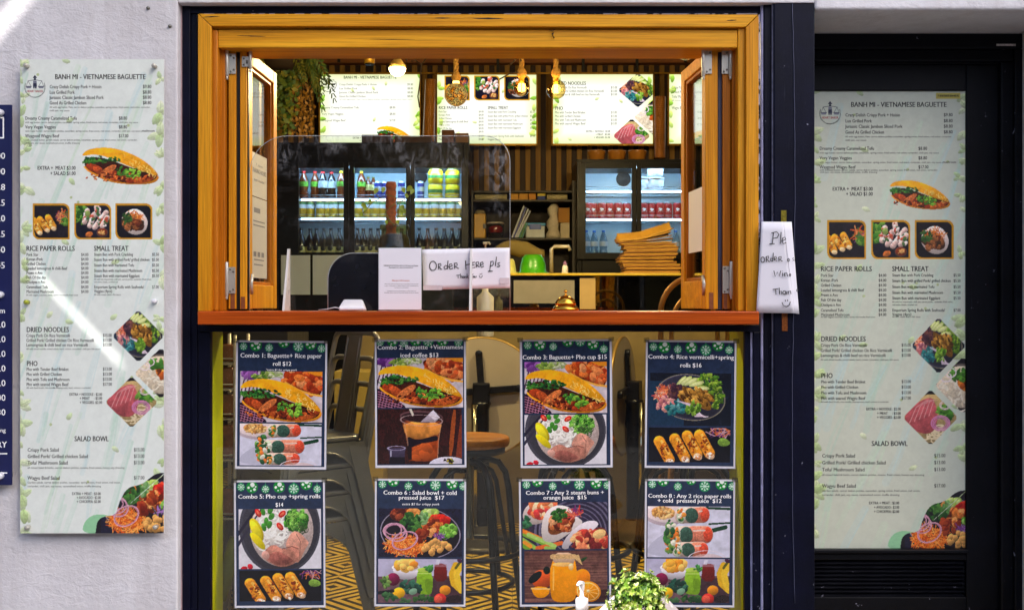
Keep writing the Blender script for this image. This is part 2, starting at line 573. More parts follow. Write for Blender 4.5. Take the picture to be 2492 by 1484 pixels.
        q = remap[q]; co = co.reshape(-1, 3)[used]; cl = s.img.reshape(-1, 3)[used]
        me = bpy.data.meshes.new(name)
        me.vertices.add(len(co)); me.vertices.foreach_set('co', co.ravel().astype(np.float32))
        me.loops.add(q.size); me.loops.foreach_set('vertex_index', q.ravel().astype(np.int32))
        me.polygons.add(len(q)); me.polygons.foreach_set('loop_start', (np.arange(len(q)) * 4).astype(np.int32))
        me.update(calc_edges=True)
        at = me.color_attributes.new("print", 'FLOAT_COLOR', 'POINT')
        lc = np.where(cl <= 0.04045, cl / 12.92, ((cl + 0.055) / 1.055) ** 2.4)
        at.data.foreach_set('color', np.concatenate([lc, np.ones((len(lc), 1))], 1).ravel().astype(np.float32))
        me.materials.append(mat)
        ob = bpy.data.objects.new(name, me)
        COL.objects.link(ob); ob.parent = parent
        ORG[ob.name] = tuple(o)
        return ob
# ------------------------------------------------------------------ materials
def plaster():
    k = N("rough_white_render")
    co = k.coord()
    big = k.noise(co, 2.2, 5, 0.6)
    grit = k.noise(co, 75, 4, 0.6)
    trow = k.noise(k.coord((18, 18, 30)), 1.0, 5, 0.65, 0.8)
    col = k.ramp(big, 0.3, 0.75, lin4((204, 201, 206)), lin4((238, 236, 241)))
    st = k.ramp(k.noise(k.coord((3, 3, 1.1)), 1.6, 6, 0.7, 0.5), 0.55, 0.75)
    col = k.mix(k.math('MULTIPLY', st, 0.35), col, lin4((172, 158, 150)))
    sep = k.n("SeparateXYZ"); k.l(co, sep.inputs[0])
    low = k.math('MULTIPLY', k.ramp(k.noise(k.coord((4, 4, .5)), 2.2, 5, .65), .5, .72), .4)
    col = k.mix(low, col, lin4((186, 178, 180)))
    spot = k.ramp(k.noise(co, 26, 3), 0.73, 0.77)
    col = k.mix(k.math('MULTIPLY', spot, 0.35), col, lin4((150, 140, 142)))
    h = k.math('ADD', k.math('MULTIPLY', grit, 0.5), trow)
    return k.done(k.bsdf(col, 0.75, 0, k.bump(h, 0.62, 0.007), 0.3))
def navy(name, worn=0.0, c=(7, 9, 27)):
    k = N(name)
    co = k.coord()
    a = k.noise(co, 5, 6, 0.65)
    col = k.ramp(a, 0.3, 0.75, lin4(tuple(v * 0.75 for v in c)), lin4(tuple(v * 1.5 for v in c)))
    sc1 = k.ramp(k.noise(k.coord((140, 140, 5)), 1.0, 3), 0.70, 0.78)
    col = k.mix(k.math('MULTIPLY', sc1, 0.20), col, lin4((92, 98, 120)))
    ch = k.ramp(k.noise(co, 34, 4, 0.6), 0.72 - worn * 0.26, 0.75 - worn * 0.24)
    col = k.mix(k.math('MULTIPLY', ch, 0.8 if worn else 0.3), col, lin4((168, 168, 190)))
    dust = k.noise(co, 600, 2)
    col = k.mix(k.math('MULTIPLY', k.ramp(dust, 0.62, 0.7), 0.10), col, lin4((120, 125, 140)))
    return k.done(k.bsdf(col, k.math('ADD', k.math('MULTIPLY', a, 0.3), 0.28), 0, k.bump(k.noise(k.coord((90, 90, 6)), 1.0, 3), 0.15, 0.003), 0.14))
PLASTER = plaster()
NAVY = navy("navy_gloss_paint", 0.05)
NAVYW = navy("worn_navy_edge", 0.75)
BLACKP = navy("black_door_paint", 0.0, (10, 11, 17))
BLACKW = navy("worn_black_paint", 0.10, (10, 11, 17))
CHIP = navy("chipped_white_edge", 1.0)
PALE_EDGE = M("pale_worn_arris", (150, 150, 186), 0.6, var=0.35, scale=24)
PINE_H = wood("honey_pine_across", (206, 132, 8), (244, 178, 38), 'x')
PINE_V = wood("honey_pine_upright", (198, 124, 10), (238, 170, 38), 'z')
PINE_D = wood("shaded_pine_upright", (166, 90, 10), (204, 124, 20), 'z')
MAHOG = wood("red_mahogany", (148, 54, 8), (208, 94, 24), 'x', 0.33, 34, True, 0.3)
LIME = M("lime_green_paint", (216, 228, 24), 0.5, var=0.1, scale=4)
STEEL = M("brushed_steel", (190, 186, 176), 0.33, 0.45)
SCREW = M("screw_steel", (120, 118, 110), 0.35, 0.9)
BLK = M("black_plastic", (14, 14, 18), 0.38)
SEAL = M("grey_rubber_seal", (66, 64, 84), 0.6)
WHITE = M("white_plastic", (226, 225, 232), 0.35, var=0.03)
PAPER = M("white_paper", (228, 226, 236), 0.65, var=0.03, scale=4)
INK = M("black_ink", (14, 14, 20), 0.55)
GLASS = glass("window_glass", (246, 248, 246), 0.045)
LEAFGLASS = glass("leaf_window_glass", (240, 244, 238), 0.10)
DOORGLASS = glass("door_glass", (186, 188, 194), 0.05)
ACRYL = glass("smudged_acrylic", (246, 248, 250), 0.020, 0.02, 0.13, 16)
ACRYL2 = glass("clear_acrylic", (236, 240, 242), 0.09, 0.03)
ACRYL_EDGE = M("acrylic_edge", (188, 196, 200), 0.25, var=0.05)

# ------------------------------------------------------------------ the setting
g = MB(); g.box(-60, 60, -60, -0.02, -0.22, -0.12)
struct(g.build("pavement", M("grey_pavement", (84, 82, 82), 0.8, var=0.2, scale=3, bump=0.3)))

# the other side of the street: only seen as a reflection in the panes
t = thing("opposite_building", "dark brick building with shop windows on the far side of the street", "building", (0, -11, -.12))
g = MB(); g.box(-30, 30, -13, -11, -.12, 5.5); g.build("wall", M("dark_brick_wall", (104, 84, 76), .8, var=.25, scale=2), t)
g = MB(); g.box(-30, 30, -10.99, -9.2, 2.9, 3.05); g.build("awning", M("dark_awning", (44, 44, 54), .7), t)
PN = M("shop_pane", (26, 30, 38), .1)
for i in range(12):
    g = MB(); g.box(-28 + i * 4.8, -25.4 + i * 4.8, -10.99, -10.95, .4, 2.6); g.build("window", PN, t)
    g = MB(); g.box(-27.5 + i * 4.8, -26 + i * 4.8, -10.99, -10.95, 3.6, 4.9); g.build("window", PN, t)
    g = MB(); g.box(-25.3 + i * 4.8, -24.6 + i * 4.8, -10.99, -10.9, -.1, 2.85); g.build("pilaster", M("pale_pilaster_%d" % (i % 3), (150 + 20 * (i % 3), 146 + 18 * (i % 3), 150), .7), t)

# unseen sheets added to shade the facade; slits between them shape the sun streaks
def caster(pts, label):
    T0 = 5.2
    vs = []
    for x, z in pts:
        p = Vector((x, 0, z)); vs.append(p + sdir * (T0 - p.dot(sdir)))
    n = len(vs); vs = vs + [v + sdir * .003 for v in vs]
    g = MB(); g.add(vs, [tuple(range(n)), tuple(range(2 * n - 1, n - 1, -1))] + [(i, n + i, n + (i + 1) % n, (i + 1) % n) for i in range(n)])
    tag(g.build("shade_caster", CASTERM), label, "shade sail", "shade casters added over the street")
CASTERM = M("caster_sheet", (214, 210, 204), .8, var=.05)
fz = lambda px, py: (X(px), Z(py))
a0, a1 = fz(-80, 160), fz(120, -80)          # streak rising to the top left corner
b0, b1 = fz(128, 705), fz(325, 915)         # streak falling across the tall menu
def off(p, q, d):
    dx, dz = q[0] - p[0], q[1] - p[1]; L = math.hypot(dx, dz); return ((p[0] - dz / L * d, p[1] + dx / L * d), (q[0] - dz / L * d, q[1] + dx / L * d))
wa, wb_ = .026, .0085
aL, aR = off(a0, a1, wa), off(a0, a1, -wa)
bL, bR = off(b0, b1, wb_), off(b0, b1, -wb_)
zlo, zhi, xlo, xhi = -.06, 3.4, -2.6, 2.5
caster([(xlo, a0[1] - .1), (aL[0][0], aL[0][1]), (aL[1][0], aL[1][1]), (aL[1][0], zhi), (xlo, zhi)], "added small corner shade sail over the street")
caster([(xlo, zlo), (b0[0], zlo), bL[0] if bL[0][1] < bR[0][1] else bR[0], (b0[0] - .01, b0[1] + .06), aR[0], (xlo, a0[1] - .1)], "added left shade sail over the street")
caster([(b0[0], zlo), (b1[0], zlo), bL[1] if bL[1][1] < bR[1][1] else bR[1], bL[0] if bL[0][1] < bR[0][1] else bR[0]], "added small lower shade sail over the street")
caster([(b1[0], zlo), (xhi, zlo), (xhi, zhi), (aR[1][0], zhi), aR[1], aR[0], (b0[0] - .01, b0[1] + .06), bR[0] if bL[0][1] < bR[0][1] else bL[0], bR[1] if bL[1][1] < bR[1][1] else bL[1], bL[1] if bL[1][1] < bR[1][1] else bR[1]], "added large shade sail over the street")

def tile_floor():
    k = N("yellow_chevron_tiles")
    tc = k.n("TexCoord"); sp = k.n("SeparateXYZ"); k.l(tc.outputs['Object'], sp.inputs[0])
    px, py = 0.40, 0.40
    def tri(v, p):
        f = k.math('FRACT', k.math('ADD', k.math('DIVIDE', v, p), 10.5))
        return k.math('MULTIPLY', k.math('ABSOLUTE', k.math('SUBTRACT', f, 0.5)), 2.0)
    u, v = tri(sp.outputs[0], px), tri(sp.outputs[1], py)
    d = k.math('ADD', u, v)
    st = k.math('FRACT', k.math('MULTIPLY', d, 3.0))
    band = k.math('GREATER_THAN', st, 0.47)
    nz = k.noise(k.coord(), 6, 5)
    yel = k.ramp(nz, 0.3, 0.7, lin4((196, 158, 44)), lin4((236, 200, 84)))
    drk = k.ramp(nz, 0.3, 0.7, lin4((22, 18, 15)), lin4((48, 40, 30)))
    col = k.mix(band, drk, yel)
    gx = k.math('LESS_THAN', k.math('FRACT', k.math('ADD', k.math('DIVIDE', sp.outputs[0], 0.2), 10.0)), 0.015)
    gy = k.math('LESS_THAN', k.math('FRACT', k.math('ADD', k.math('DIVIDE', sp.outputs[1], 0.2), 10.0)), 0.015)
    col = k.mix(k.math('MULTIPLY', k.math('MAXIMUM', gx, gy), 0.6), col, lin4((50, 44, 34)))
    return k.done(k.bsdf(col, 0.4, 0, None, 0.4))
g = MB(); g.box(-2.2, 2.1, -0.018, 5.4, -0.20, 0.0)
struct(g.build("interior_floor", tile_floor(), org=(0, 0, 0)))

# room shell
INT_BROWN = M("orange_brown_panelling", (150, 92, 46), 0.6, var=0.18, scale=3)
INT_DARK = M("dark_brown_wall", (58, 36, 24), 0.7, var=0.2, scale=3)
INT_TAN = M("olive_tan_wall", (122, 104, 62), 0.7, var=0.22, scale=5)
g = MB()
g.box(-2.3, -2.2, 0.302, 5.5, 0.0, 3.7)
g.box(2.1, 2.2, 0.402, 5.5, 0.0, 3.7)
g.box(-2.2, 2.1, 5.4, 5.5, 0.0, 3.7)
w = tag(g.build("interior_wall", INT_DARK), "dark brown side and rear walls of the shop interior", "wall")
g = MB(); g.box(-2.3, 2.2, 0.302, 5.5, 3.702, 3.8)
tag(g.build("ceiling", M("dim_ceiling", (120, 84, 48), 0.7)), "brown ceiling above the shop counter and pendant lamps", "ceiling")['kind'] = 'structure'

# slatted rear wall: dark boards, golden battens
YB = 5.25
t = thing("slatted_wall", "dark rear wall with evenly spaced golden battens behind the light boxes", "wall", (0, YB, 0))
g = MB(); g.box(-2.2, 2.1, YB + 0.02, 5.398, 0, Z(158, YB))
g.build("wall_panel", M("dark_maroon_board", (50, 26, 20), 0.6, var=0.2), t)
g = MB()
x = -2.19
while x < 2.08:
    g.box(x, x + 0.041, YB - 0.012, YB + 0.018, 0.4, Z(160, YB)); x += 0.0852
o = g.build("batten", wood("golden_batten", (150, 112, 52), (182, 140, 70), 'z', 0.5, 26, False, 0), t, 0.002)
t = thing("bulkhead", "orange brown bulkhead with dark vertical joints above the battens", "wall", (0, YB, 2.5))
g = MB(); g.box(-2.2, 2.1, YB - 0.06, YB + 0.1, Z(157, YB), 3.70)
g.build("panel", INT_BROWN, t)
JS = M("black_strip", (16, 12, 12), 0.5)
for px in (757, 828, 908, 1080, 1212, 1418, 1548, 1665):
    g = MB(); g.box(X(px, YB) - 0.012, X(px, YB) + 0.012, YB - 0.072, YB - 0.062, Z(190, YB) if px in (908, 1212, 1418, 1548) else Z(157, YB), 3.70)
    g.build("joint_strip", JS, t)

# rendered outside wall with lintel
t = thing("rendered_wall", "rough white rendered wall with lintel running over the shopfront and door", "wall", (X(210), 0, -0.12))
g = MB()
g.box(-4.2, X(432), 0, 0.3, -0.12, 4.0)
g.build("left_pier", PLASTER, t, 0.006)
g = MB()
g.box(X(432) + 0.001, X(1982), 0.002, 0.3, Z(7), 4.0)
g.build("lintel", PLASTER, t, 0.003)
g = MB()
g.box(X(1982) + 0.001, X(2489.5, .3) - .001, 0.0, 0.42, Z(25), 4.0)
g.build("door_lintel", PLASTER, t, 0.012, seg=4)
g = MB(); g.box(X(2489.5, .3), 4.4, 0.004, 0.42, -0.12, 4.0)
g.build("right_pier", PLASTER, t, 0.004)
g = MB(); g.box(X(432) + 0.0005, X(443, .04), 0.034, 0.1, -0.12, Z(7) - 0.001)
g.build("jamb_return", M("pink_grey_render_edge", (176, 150, 156), 0.75, var=0.15, scale=14, bump=0.3), t)
g = MB()
for px, py, r_ in ((578, 33, .004), (672, 78, .005)): 
    pass
for px, py in ((360, 20), (413, 64)):
    g = MB(); g.lathe([(0.0, -.006), (.006, -.004), (.005, .002), (.0, .004)], W(px, py, -.004), 10, rot=Matrix.Rotation(R(90), 3, 'X'))
    g.build("old_screw", SCREW, t)

# ------------------------------------------------------------------ navy shopfront frame
t = thing("shopfront_frame", "navy black painted timber frame surrounding the serving hatch and lower window", "frame", (X(1200), 0.05, -0.12))
def strips(name, mat, rects, bev=0.002):
    g = MB()
    for px0, px1, py0, py1, y0, y1 in rects: g.pbox(px0, px1, py0, py1, y0, y1)
    return g.build(name, mat, t, bev)
BOT = 1750
strips("head_rail", NAVY, [(443, 1852, 7, 33, .042, .2), ])
strips("jamb", NAVY, [(443, 463, 7.2, BOT, .040, .25), (463.5, 481, 33.2, BOT, .050, .25)], .003)
strips("jamb", NAVY, [(482, 512, 807, BOT, .045, .074)], .003)
strips("mid_rail", NAVY, [(482, 1850, 791, 807, .035, .11)], .002)
strips("post", NAVY, [(1883, 1983, 7.2, BOT, .006, .30)], .004)
strips("post_moulding", NAVY, [(1859, 1879, 7.3, BOT, .026, .25), (1833, 1851, 807.2, BOT, .036, .25)], .003)
strips("post_moulding", NAVY, [(1812, 1826, 807.2, BOT, .050, .074)], .003)
strips("worn_edge", PALE_EDGE, [(1851.6, 1858.4, 7.4, BOT, .030, .25)], .004)
strips("worn_edge", PALE_EDGE, [(1826.5, 1832.5, 807.4, BOT, .044, .2)], .003)
strips("worn_edge", M("dull_worn_arris", (112, 114, 138), .6, var=.5, scale=40), [(1879.5, 1882.4, 7.5, BOT, .014, .2)], .001)
strips("worn_edge", CHIP, [(486, 1843, 33.3, 35.2, .030, .06), (1846, 1849.5, 36, 756, .028, .06)], 0)
g = MB()
pts = []
for i in range(40):
    py = 5 + i * 37.5
    pts.append((X(1929 + 5 * math.sin(i * .16) + random.uniform(-.8, .8) + i * .16), .0035, Z(py)))
g.tube(pts, .0011, 5)
g.build("hairline_wire", M("grey_wire", (74, 78, 104), 0.5), t)
strips("bottom_rail", NAVY, [(512, 1808, 1655, 1700, .045, .12)])

# lower window glass, lime reveals
t = thing("lower_window", "large lower shop window pane with lime green reveals holding eight combo posters", "window", (X(1160, .06), .06, 0))
g = MB(); g.box(X(510, .06), X(1812, .06), .078, .082, 0.03, Z(800, .06))
g.build("glass_pane", GLASS, t)
g = MB(); g.box(X(512, .09) - .10, X(512, .09), .088, .245, 0.002, Z(800, .06))
g.build("reveal", LIME, t)
g = MB(); g.box(X(1815, .09), X(1815, .09) + .10, .088, .36, 0.002, Z(800, .06))
g.build("reveal", LIME, t)

# red mahogany sill
g = MB(); g.box(X(480, -.05), X(1848, -.05), -.05, .26, Z(790, -.05), Z(757, -.05))
tag(g.build("window_sill", MAHOG, None, .004), "red mahogany serving sill below the open hatch", "sill")
SILL = Z(757, -.05)

CRK = M("dark_crack", (36, 22, 12), .8)
# ------------------------------------------------------------------ golden pine hatch frame
t = thing("hatch_frame", "honey coloured pine frame of the serving hatch with mitred corners", "window frame", (X(1164), .04, SILL))
def wp(px, py, Y): return (X(px, Y), Z(py, Y))
g = MB(); g.prism([wp(481.5, 757, .02), wp(481.5, 34, .02), wp(514, 64.6, .02), wp(514, 757, .02)], .02, .12)
g.build("casing", PINE_V, t, .002)
g = MB(); g.prism([wp(482.5, 34, .02), wp(1846, 36, .02), wp(1815, 66, .02), wp(515, 64, .02)], .0205, .12)
g.build("casing", PINE_H, t, .002)
g = MB(); g.prism([wp(1815.5, 757, .02), wp(1815.5, 67, .02), wp(1846.5, 37, .02), wp(1846.5, 757, .02)], .02, .12)
g.build("casing", PINE_V, t, .002)
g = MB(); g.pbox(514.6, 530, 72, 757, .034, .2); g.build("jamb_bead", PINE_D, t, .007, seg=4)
g = MB(); g.pbox(1796, 1814.6, 68, 757, .034, .2); g.build("jamb_bead", PINE_V, t, .004)
g = MB(); g.pbox(514.6, 1814, 64.6, 71.6, .046, .2); g.build("head_bead", PINE_H, t, .002)
g = MB(); g.pbox(530.4, 1795, 72.2, 117, .038, .2); g.build("header_board", PINE_H, t, .004)
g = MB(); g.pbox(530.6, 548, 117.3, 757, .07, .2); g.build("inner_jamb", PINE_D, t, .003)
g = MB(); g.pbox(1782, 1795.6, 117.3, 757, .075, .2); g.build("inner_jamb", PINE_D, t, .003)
g = MB()
g.tube([W(1343, 84, .036), W(1347, 80, .030), W(1345, 88, .030), W(1349, 93, .036)], .0016, 6)
g.tube([W(1337, 73, .036), W(1344, 77, .030), W(1350, 72, .036)], .0012, 5)
g.build("frayed_wire", BLK, t)
for x0, x1, y0, y1, Y, w_ in ((493, 535, 42.5, 40.5, .0203, 1.3), (577, 647, 87.5, 89.5, .0378, 1.1), (1058, 1096, 44.6, 44.4, .0203, 1.2), (1150, 1226, 45.2, 46.0, .0203, 2.0), (1768, 1793, 50.5, 49.5, .0203, 1.3), (742, 756, 70, 68, .0458, 2.0), (900, 1010, 96, 96.5, .0378, .7)):
    g = MB(); m_ = [(X(x0 + (x1 - x0) * k / 6, Y), Z(y0 + (y1 - y0) * k / 6, Y), S(w_ * math.sin(PI * k / 6) * (1 if k % 2 else .7) + .1, Y)) for k in range(7)]
    g.prism([(x, z - q) for x, z, q in m_] + [(x, z + q) for x, z, q in m_[::-1]], Y - .0004, Y + .002)
    g.build("crack", CRK, t)

# ------------------------------------------------------------------ bifold windows, folded open into the room
def hinge(px, py0, py1, side, Y, parent):
    g = MB()
    g.pbox(px - 8.5, px + 8.5, py0, py1, Y, Y + .004)
    kx = px + side * 12.5
    g.tube([W(kx, py0 - 12, Y - .004), W(kx, py1 + 6, Y - .004)], .0062, 10)
    g.tube([W(kx, py1 + 6, Y - .004), W(kx, py1 + 14, Y - .004)], .0045, 8)
    h = g.build("hinge", STEEL, parent, .0006)
    g = MB()
    for dx, dy in ((-3.5, 5), (4, 11), (4, py1 - py0 - 10), (-3.5, py1 - py0 - 5)):
        g.lathe([(0, -.0012), (.0034, -.0008), (.0036, .001)], W(px + dx, py0 + dy, Y - .0005), 10, rot=Matrix.Rotation(R(-90), 3, 'X'))
    g.build("screw", SCREW, h)

def leaf_frame(name, parent, hx, hy, ang, wid, z0, z1, st, mats, thick=.042, rail_b=.085):
    """one leaf standing at plan point (hx, hy), running along direction ang, facing across it"""
    d = Vector((math.cos(ang), math.sin(ang), 0)); nrm = Vector((-d.y, d.x, 0)); up = Vector((0, 0, 1))
    o = Vector((hx, hy, 0))
    def slab(u0, u1, za, zb, mi=0, th=thick):
        c = o + d * ((u0 + u1) / 2) + up * ((za + zb) / 2)
        g.obox(c, d, nrm, up, (u1 - u0) / 2, th / 2, (zb - za) / 2, mi)
    g = MB()
    slab(0, st, z0, z1); slab(wid - st, wid, z0, z1)
    slab(st + .0005, wid - st - .0005, z1 - st, z1 - .001, 1); slab(st + .0005, wid - st - .0005, z0 + .001, z0 + rail_b, 1)
    lf = g.build("leaf", mats, parent, .003)
    g = MB()
    b = .012
    for a0, a1, b0, b1 in ((st + .0005, st + b, z0 + rail_b + .0005, z1 - st - .0005), (wid - st - b, wid - st - .0005, z0 + rail_b + .0005, z1 - st - .0005),
                           (st + b + .0005, wid - st - b - .0005, z1 - st - b, z1 - st - .0005), (st + b + .0005, wid - st - b - .0005, z0 + rail_b + .0005, z0 + rail_b + b)):
        slab(a0, a1, b0, b1, 0, thick * .62)
    g.build("glazing_bead", PINE_D, lf, .002)
    g = MB(); slab(st + .002, wid - st - .002, z0 + rail_b + .002, z1 - st - .002, 0, .004)
    g.build("glass_pane", LEAFGLASS, lf)
    return lf, o, d, nrm

ZT, ZB = Z(119, .1), SILL + .006
t = thing("bifold_window", "pine bifold window folded open at the left side of the hatch", "window", (X(590, .1), .1, SILL))
g = MB(); g.pbox(556, 573.5, 119.5, 752, .085, .113); g.build("stile", PINE_V, t, .002)
g = MB(); g.pbox(574, 583.5, 119.5, 753, .100, .16); g.build("rubber_seal", BLK, t)
g = MB(); g.pbox(584, 600, 119.5, 752, .088, .113); g.build("stile", PINE_V, t, .002)
g = MB(); g.pbox(600.4, 605, 119.5, 753, .100, .113); g.build("rubber_seal", BLK, t)
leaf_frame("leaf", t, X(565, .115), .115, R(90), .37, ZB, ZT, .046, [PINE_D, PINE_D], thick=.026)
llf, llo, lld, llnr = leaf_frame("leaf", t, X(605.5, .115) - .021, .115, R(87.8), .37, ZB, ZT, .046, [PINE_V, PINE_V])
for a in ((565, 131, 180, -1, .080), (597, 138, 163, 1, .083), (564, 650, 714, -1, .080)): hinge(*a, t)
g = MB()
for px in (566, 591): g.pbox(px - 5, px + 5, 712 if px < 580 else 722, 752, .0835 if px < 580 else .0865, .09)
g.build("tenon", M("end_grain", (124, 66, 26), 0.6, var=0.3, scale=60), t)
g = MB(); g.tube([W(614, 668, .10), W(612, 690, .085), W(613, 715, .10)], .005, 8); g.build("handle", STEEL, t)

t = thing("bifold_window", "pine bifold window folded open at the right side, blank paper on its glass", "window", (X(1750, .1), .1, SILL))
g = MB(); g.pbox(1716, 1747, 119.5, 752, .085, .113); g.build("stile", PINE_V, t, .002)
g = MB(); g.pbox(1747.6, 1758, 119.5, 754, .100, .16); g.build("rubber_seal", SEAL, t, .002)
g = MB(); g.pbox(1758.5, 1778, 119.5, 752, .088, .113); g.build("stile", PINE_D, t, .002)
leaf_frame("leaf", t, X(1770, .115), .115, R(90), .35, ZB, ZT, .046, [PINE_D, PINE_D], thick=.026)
lf, lo, ld, lnr = leaf_frame("leaf", t, X(1716, .115) + .021, .115, R(94.5), .35, ZB, ZT, .046, [PINE_V, PINE_H], rail_b=.10)
for a in ((1724, 118, 180, -1, .080), (1765, 118, 180, 1, .083), (1767, 648, 714, 1, .083)): hinge(*a, t)
g = MB(); g.pbox(1726, 1736, 712, 752, .0832, .09); g.pbox(1761, 1770, 712, 752, .0862, .09)
g.build("tenon", bpy.data.materials["end_grain"], t)
g = MB(); g.tube([W(1711, 672, .10), W(1713, 690, .084), W(1712, 718, .10)], .006, 8); g.build("handle", STEEL, t)
# blank paper taped on the glass of the right leaf (room face)
g = MB()
c = lo + ld * .18 + Vector((0, 0, (Z(450, .15) + Z(608, .15)) / 2)) + lnr * .006
g.obox(c, ld, lnr, (0, 0, 1), .128, .0006, (Z(450, .15) - Z(608, .15)) / 2)
tag(g.build("paper_sheet", PAPER), "blank white paper sheet stuck on the right bifold glass", "paper")

# notices on the glass of the left leaf
def leaf_plane(u, v, l): # u metres along the leaf, v picture row at the leaf, l lift
    p = llo + lld * u - llnr * (.0045 + l * .001)
    return (p.x, p.y, Z(v, .25))
for nm, v0, v1, lab in (("trading_hours_sheet", 372, 478, "pale trading hours sheet on the glass of the left bifold window"), ("payment_sheet", 480, 676, "pale long notice below the trading hours sheet on the left bifold window")):
    t = thing(nm, lab, "sheet", leaf_plane(.18, v1, 0), "notices on the left bifold window")
    f = Flat(); f.rect(.085, v0, .29, v1, 0, .2); f.build("paper", M("grey_notice_paper", (178, 174, 170), .6, var=.04), t, leaf_plane)
    f = Flat()
    if v0 < 400:
        f.text("TRADING HOURS", .10, .275, 420, 11, .02, 0, .5); f.text("7 days", .14, .235, 402, 6, 0, 0, .5); f.text("see inside", .12, .255, 440, 7, .01, 0, .5)
    else:
        for k, (a, b, q) in enumerate(((.12, .20, 505), (.11, .26, 536), (.11, .26, 546), (.12, .25, 630), (.12, .24, 642))): f.rect(a, q, b, q + (12 if k == 0 else 3), 0, .5)
        for k in range(3): f.rect(.115 + k * .05, 612, .15 + k * .05, 624, 0, .5)
    f.build("lettering", M("grey_notice_ink", (110, 108, 116), .6), t, leaf_plane)

# ------------------------------------------------------------------ black door in its recess
YD = .30
t = thing("shop_door", "black painted panelled door with a tall menu on its glass and louvred base", "door", (X(2240, YD), YD, -0.12))
def dstr(name, mat, rects, bev=.003):
    g = MB()
    for px0, px1, py0, py1, y0, y1 in rects: g.pbox(px0, px1, py0, py1, y0, y1)
    return g.build(name, mat, t, bev)
B2 = 1700
dstr("door_frame", BLACKW, [(1950, 2489, 82, 119, YD, YD + .1), (2470, 2500, 119.5, B2, YD + .004, YD + .1)], .004)
dstr("door_frame", BLACKP, [(1950, 2468, 120, 150, YD + .02, YD + .1), (2436, 2469, 150.5, B2, YD + .02, YD + .1)], .006)
dstr("door_frame", BLACKP, [(1950, 2460, 150.5, 156, YD + .035, YD + .1)], .002)
dstr("stile", BLACKP, [(2352, 2435, 157, B2, YD + .045, YD + .09)], .004)
dstr("top_rail", BLACKP, [(1930, 2351.5, 157, 221, YD + .045, YD + .09)], .004)
dstr("bottom_rail", BLACKW, [(1930, 2358, 1337, 1346, YD + .03, YD + .09), (1930, 2352, 1346.5, 1362, YD + .045, YD + .09), (1930, 2352, 1452, 1530, YD + .045, YD + .09)], .003)
g = MB()
for i in range(9):
    py = 1364 + i * 9.8
    a = W(1930, py, YD + .05); b = W(2348, py, YD + .05)
    g.add([(a[0], YD + .065, a[2]), (b[0], YD + .065, a[2]), (b[0], YD + .048, a[2] - .011), (a[0], YD + .048, a[2] - .011), (a[0], YD + .075, a[2] - .014), (b[0], YD + .075, a[2] - .014)],
          [(0, 3, 2, 1), (3, 4, 5, 2), (0, 1, 5, 4)])
g.pbox(1930, 2352, 1362, 1452, YD + .078, YD + .088)
g.build("louvre", BLACKW, t)
g = MB(); g.box(X(1930, YD + .07), X(2351, YD + .07), YD + .062, YD + .066, Z(1336, YD + .06), Z(221.5, YD + .06))
g.build("glass_pane", DOORGLASS, t)
g = MB()
for px, py, w_, h_ in ((2450, 111, 22, 3.5),): g.pbox(px - 25, px + w_, py - h_, py + h_ - 2, YD - .0008, YD + .001)
g.build("painted_shine", M("white_shine_streak", (196, 194, 190), 0.5, var=.5, scale=120), t)  # white patch paints a shine streak onto the door head
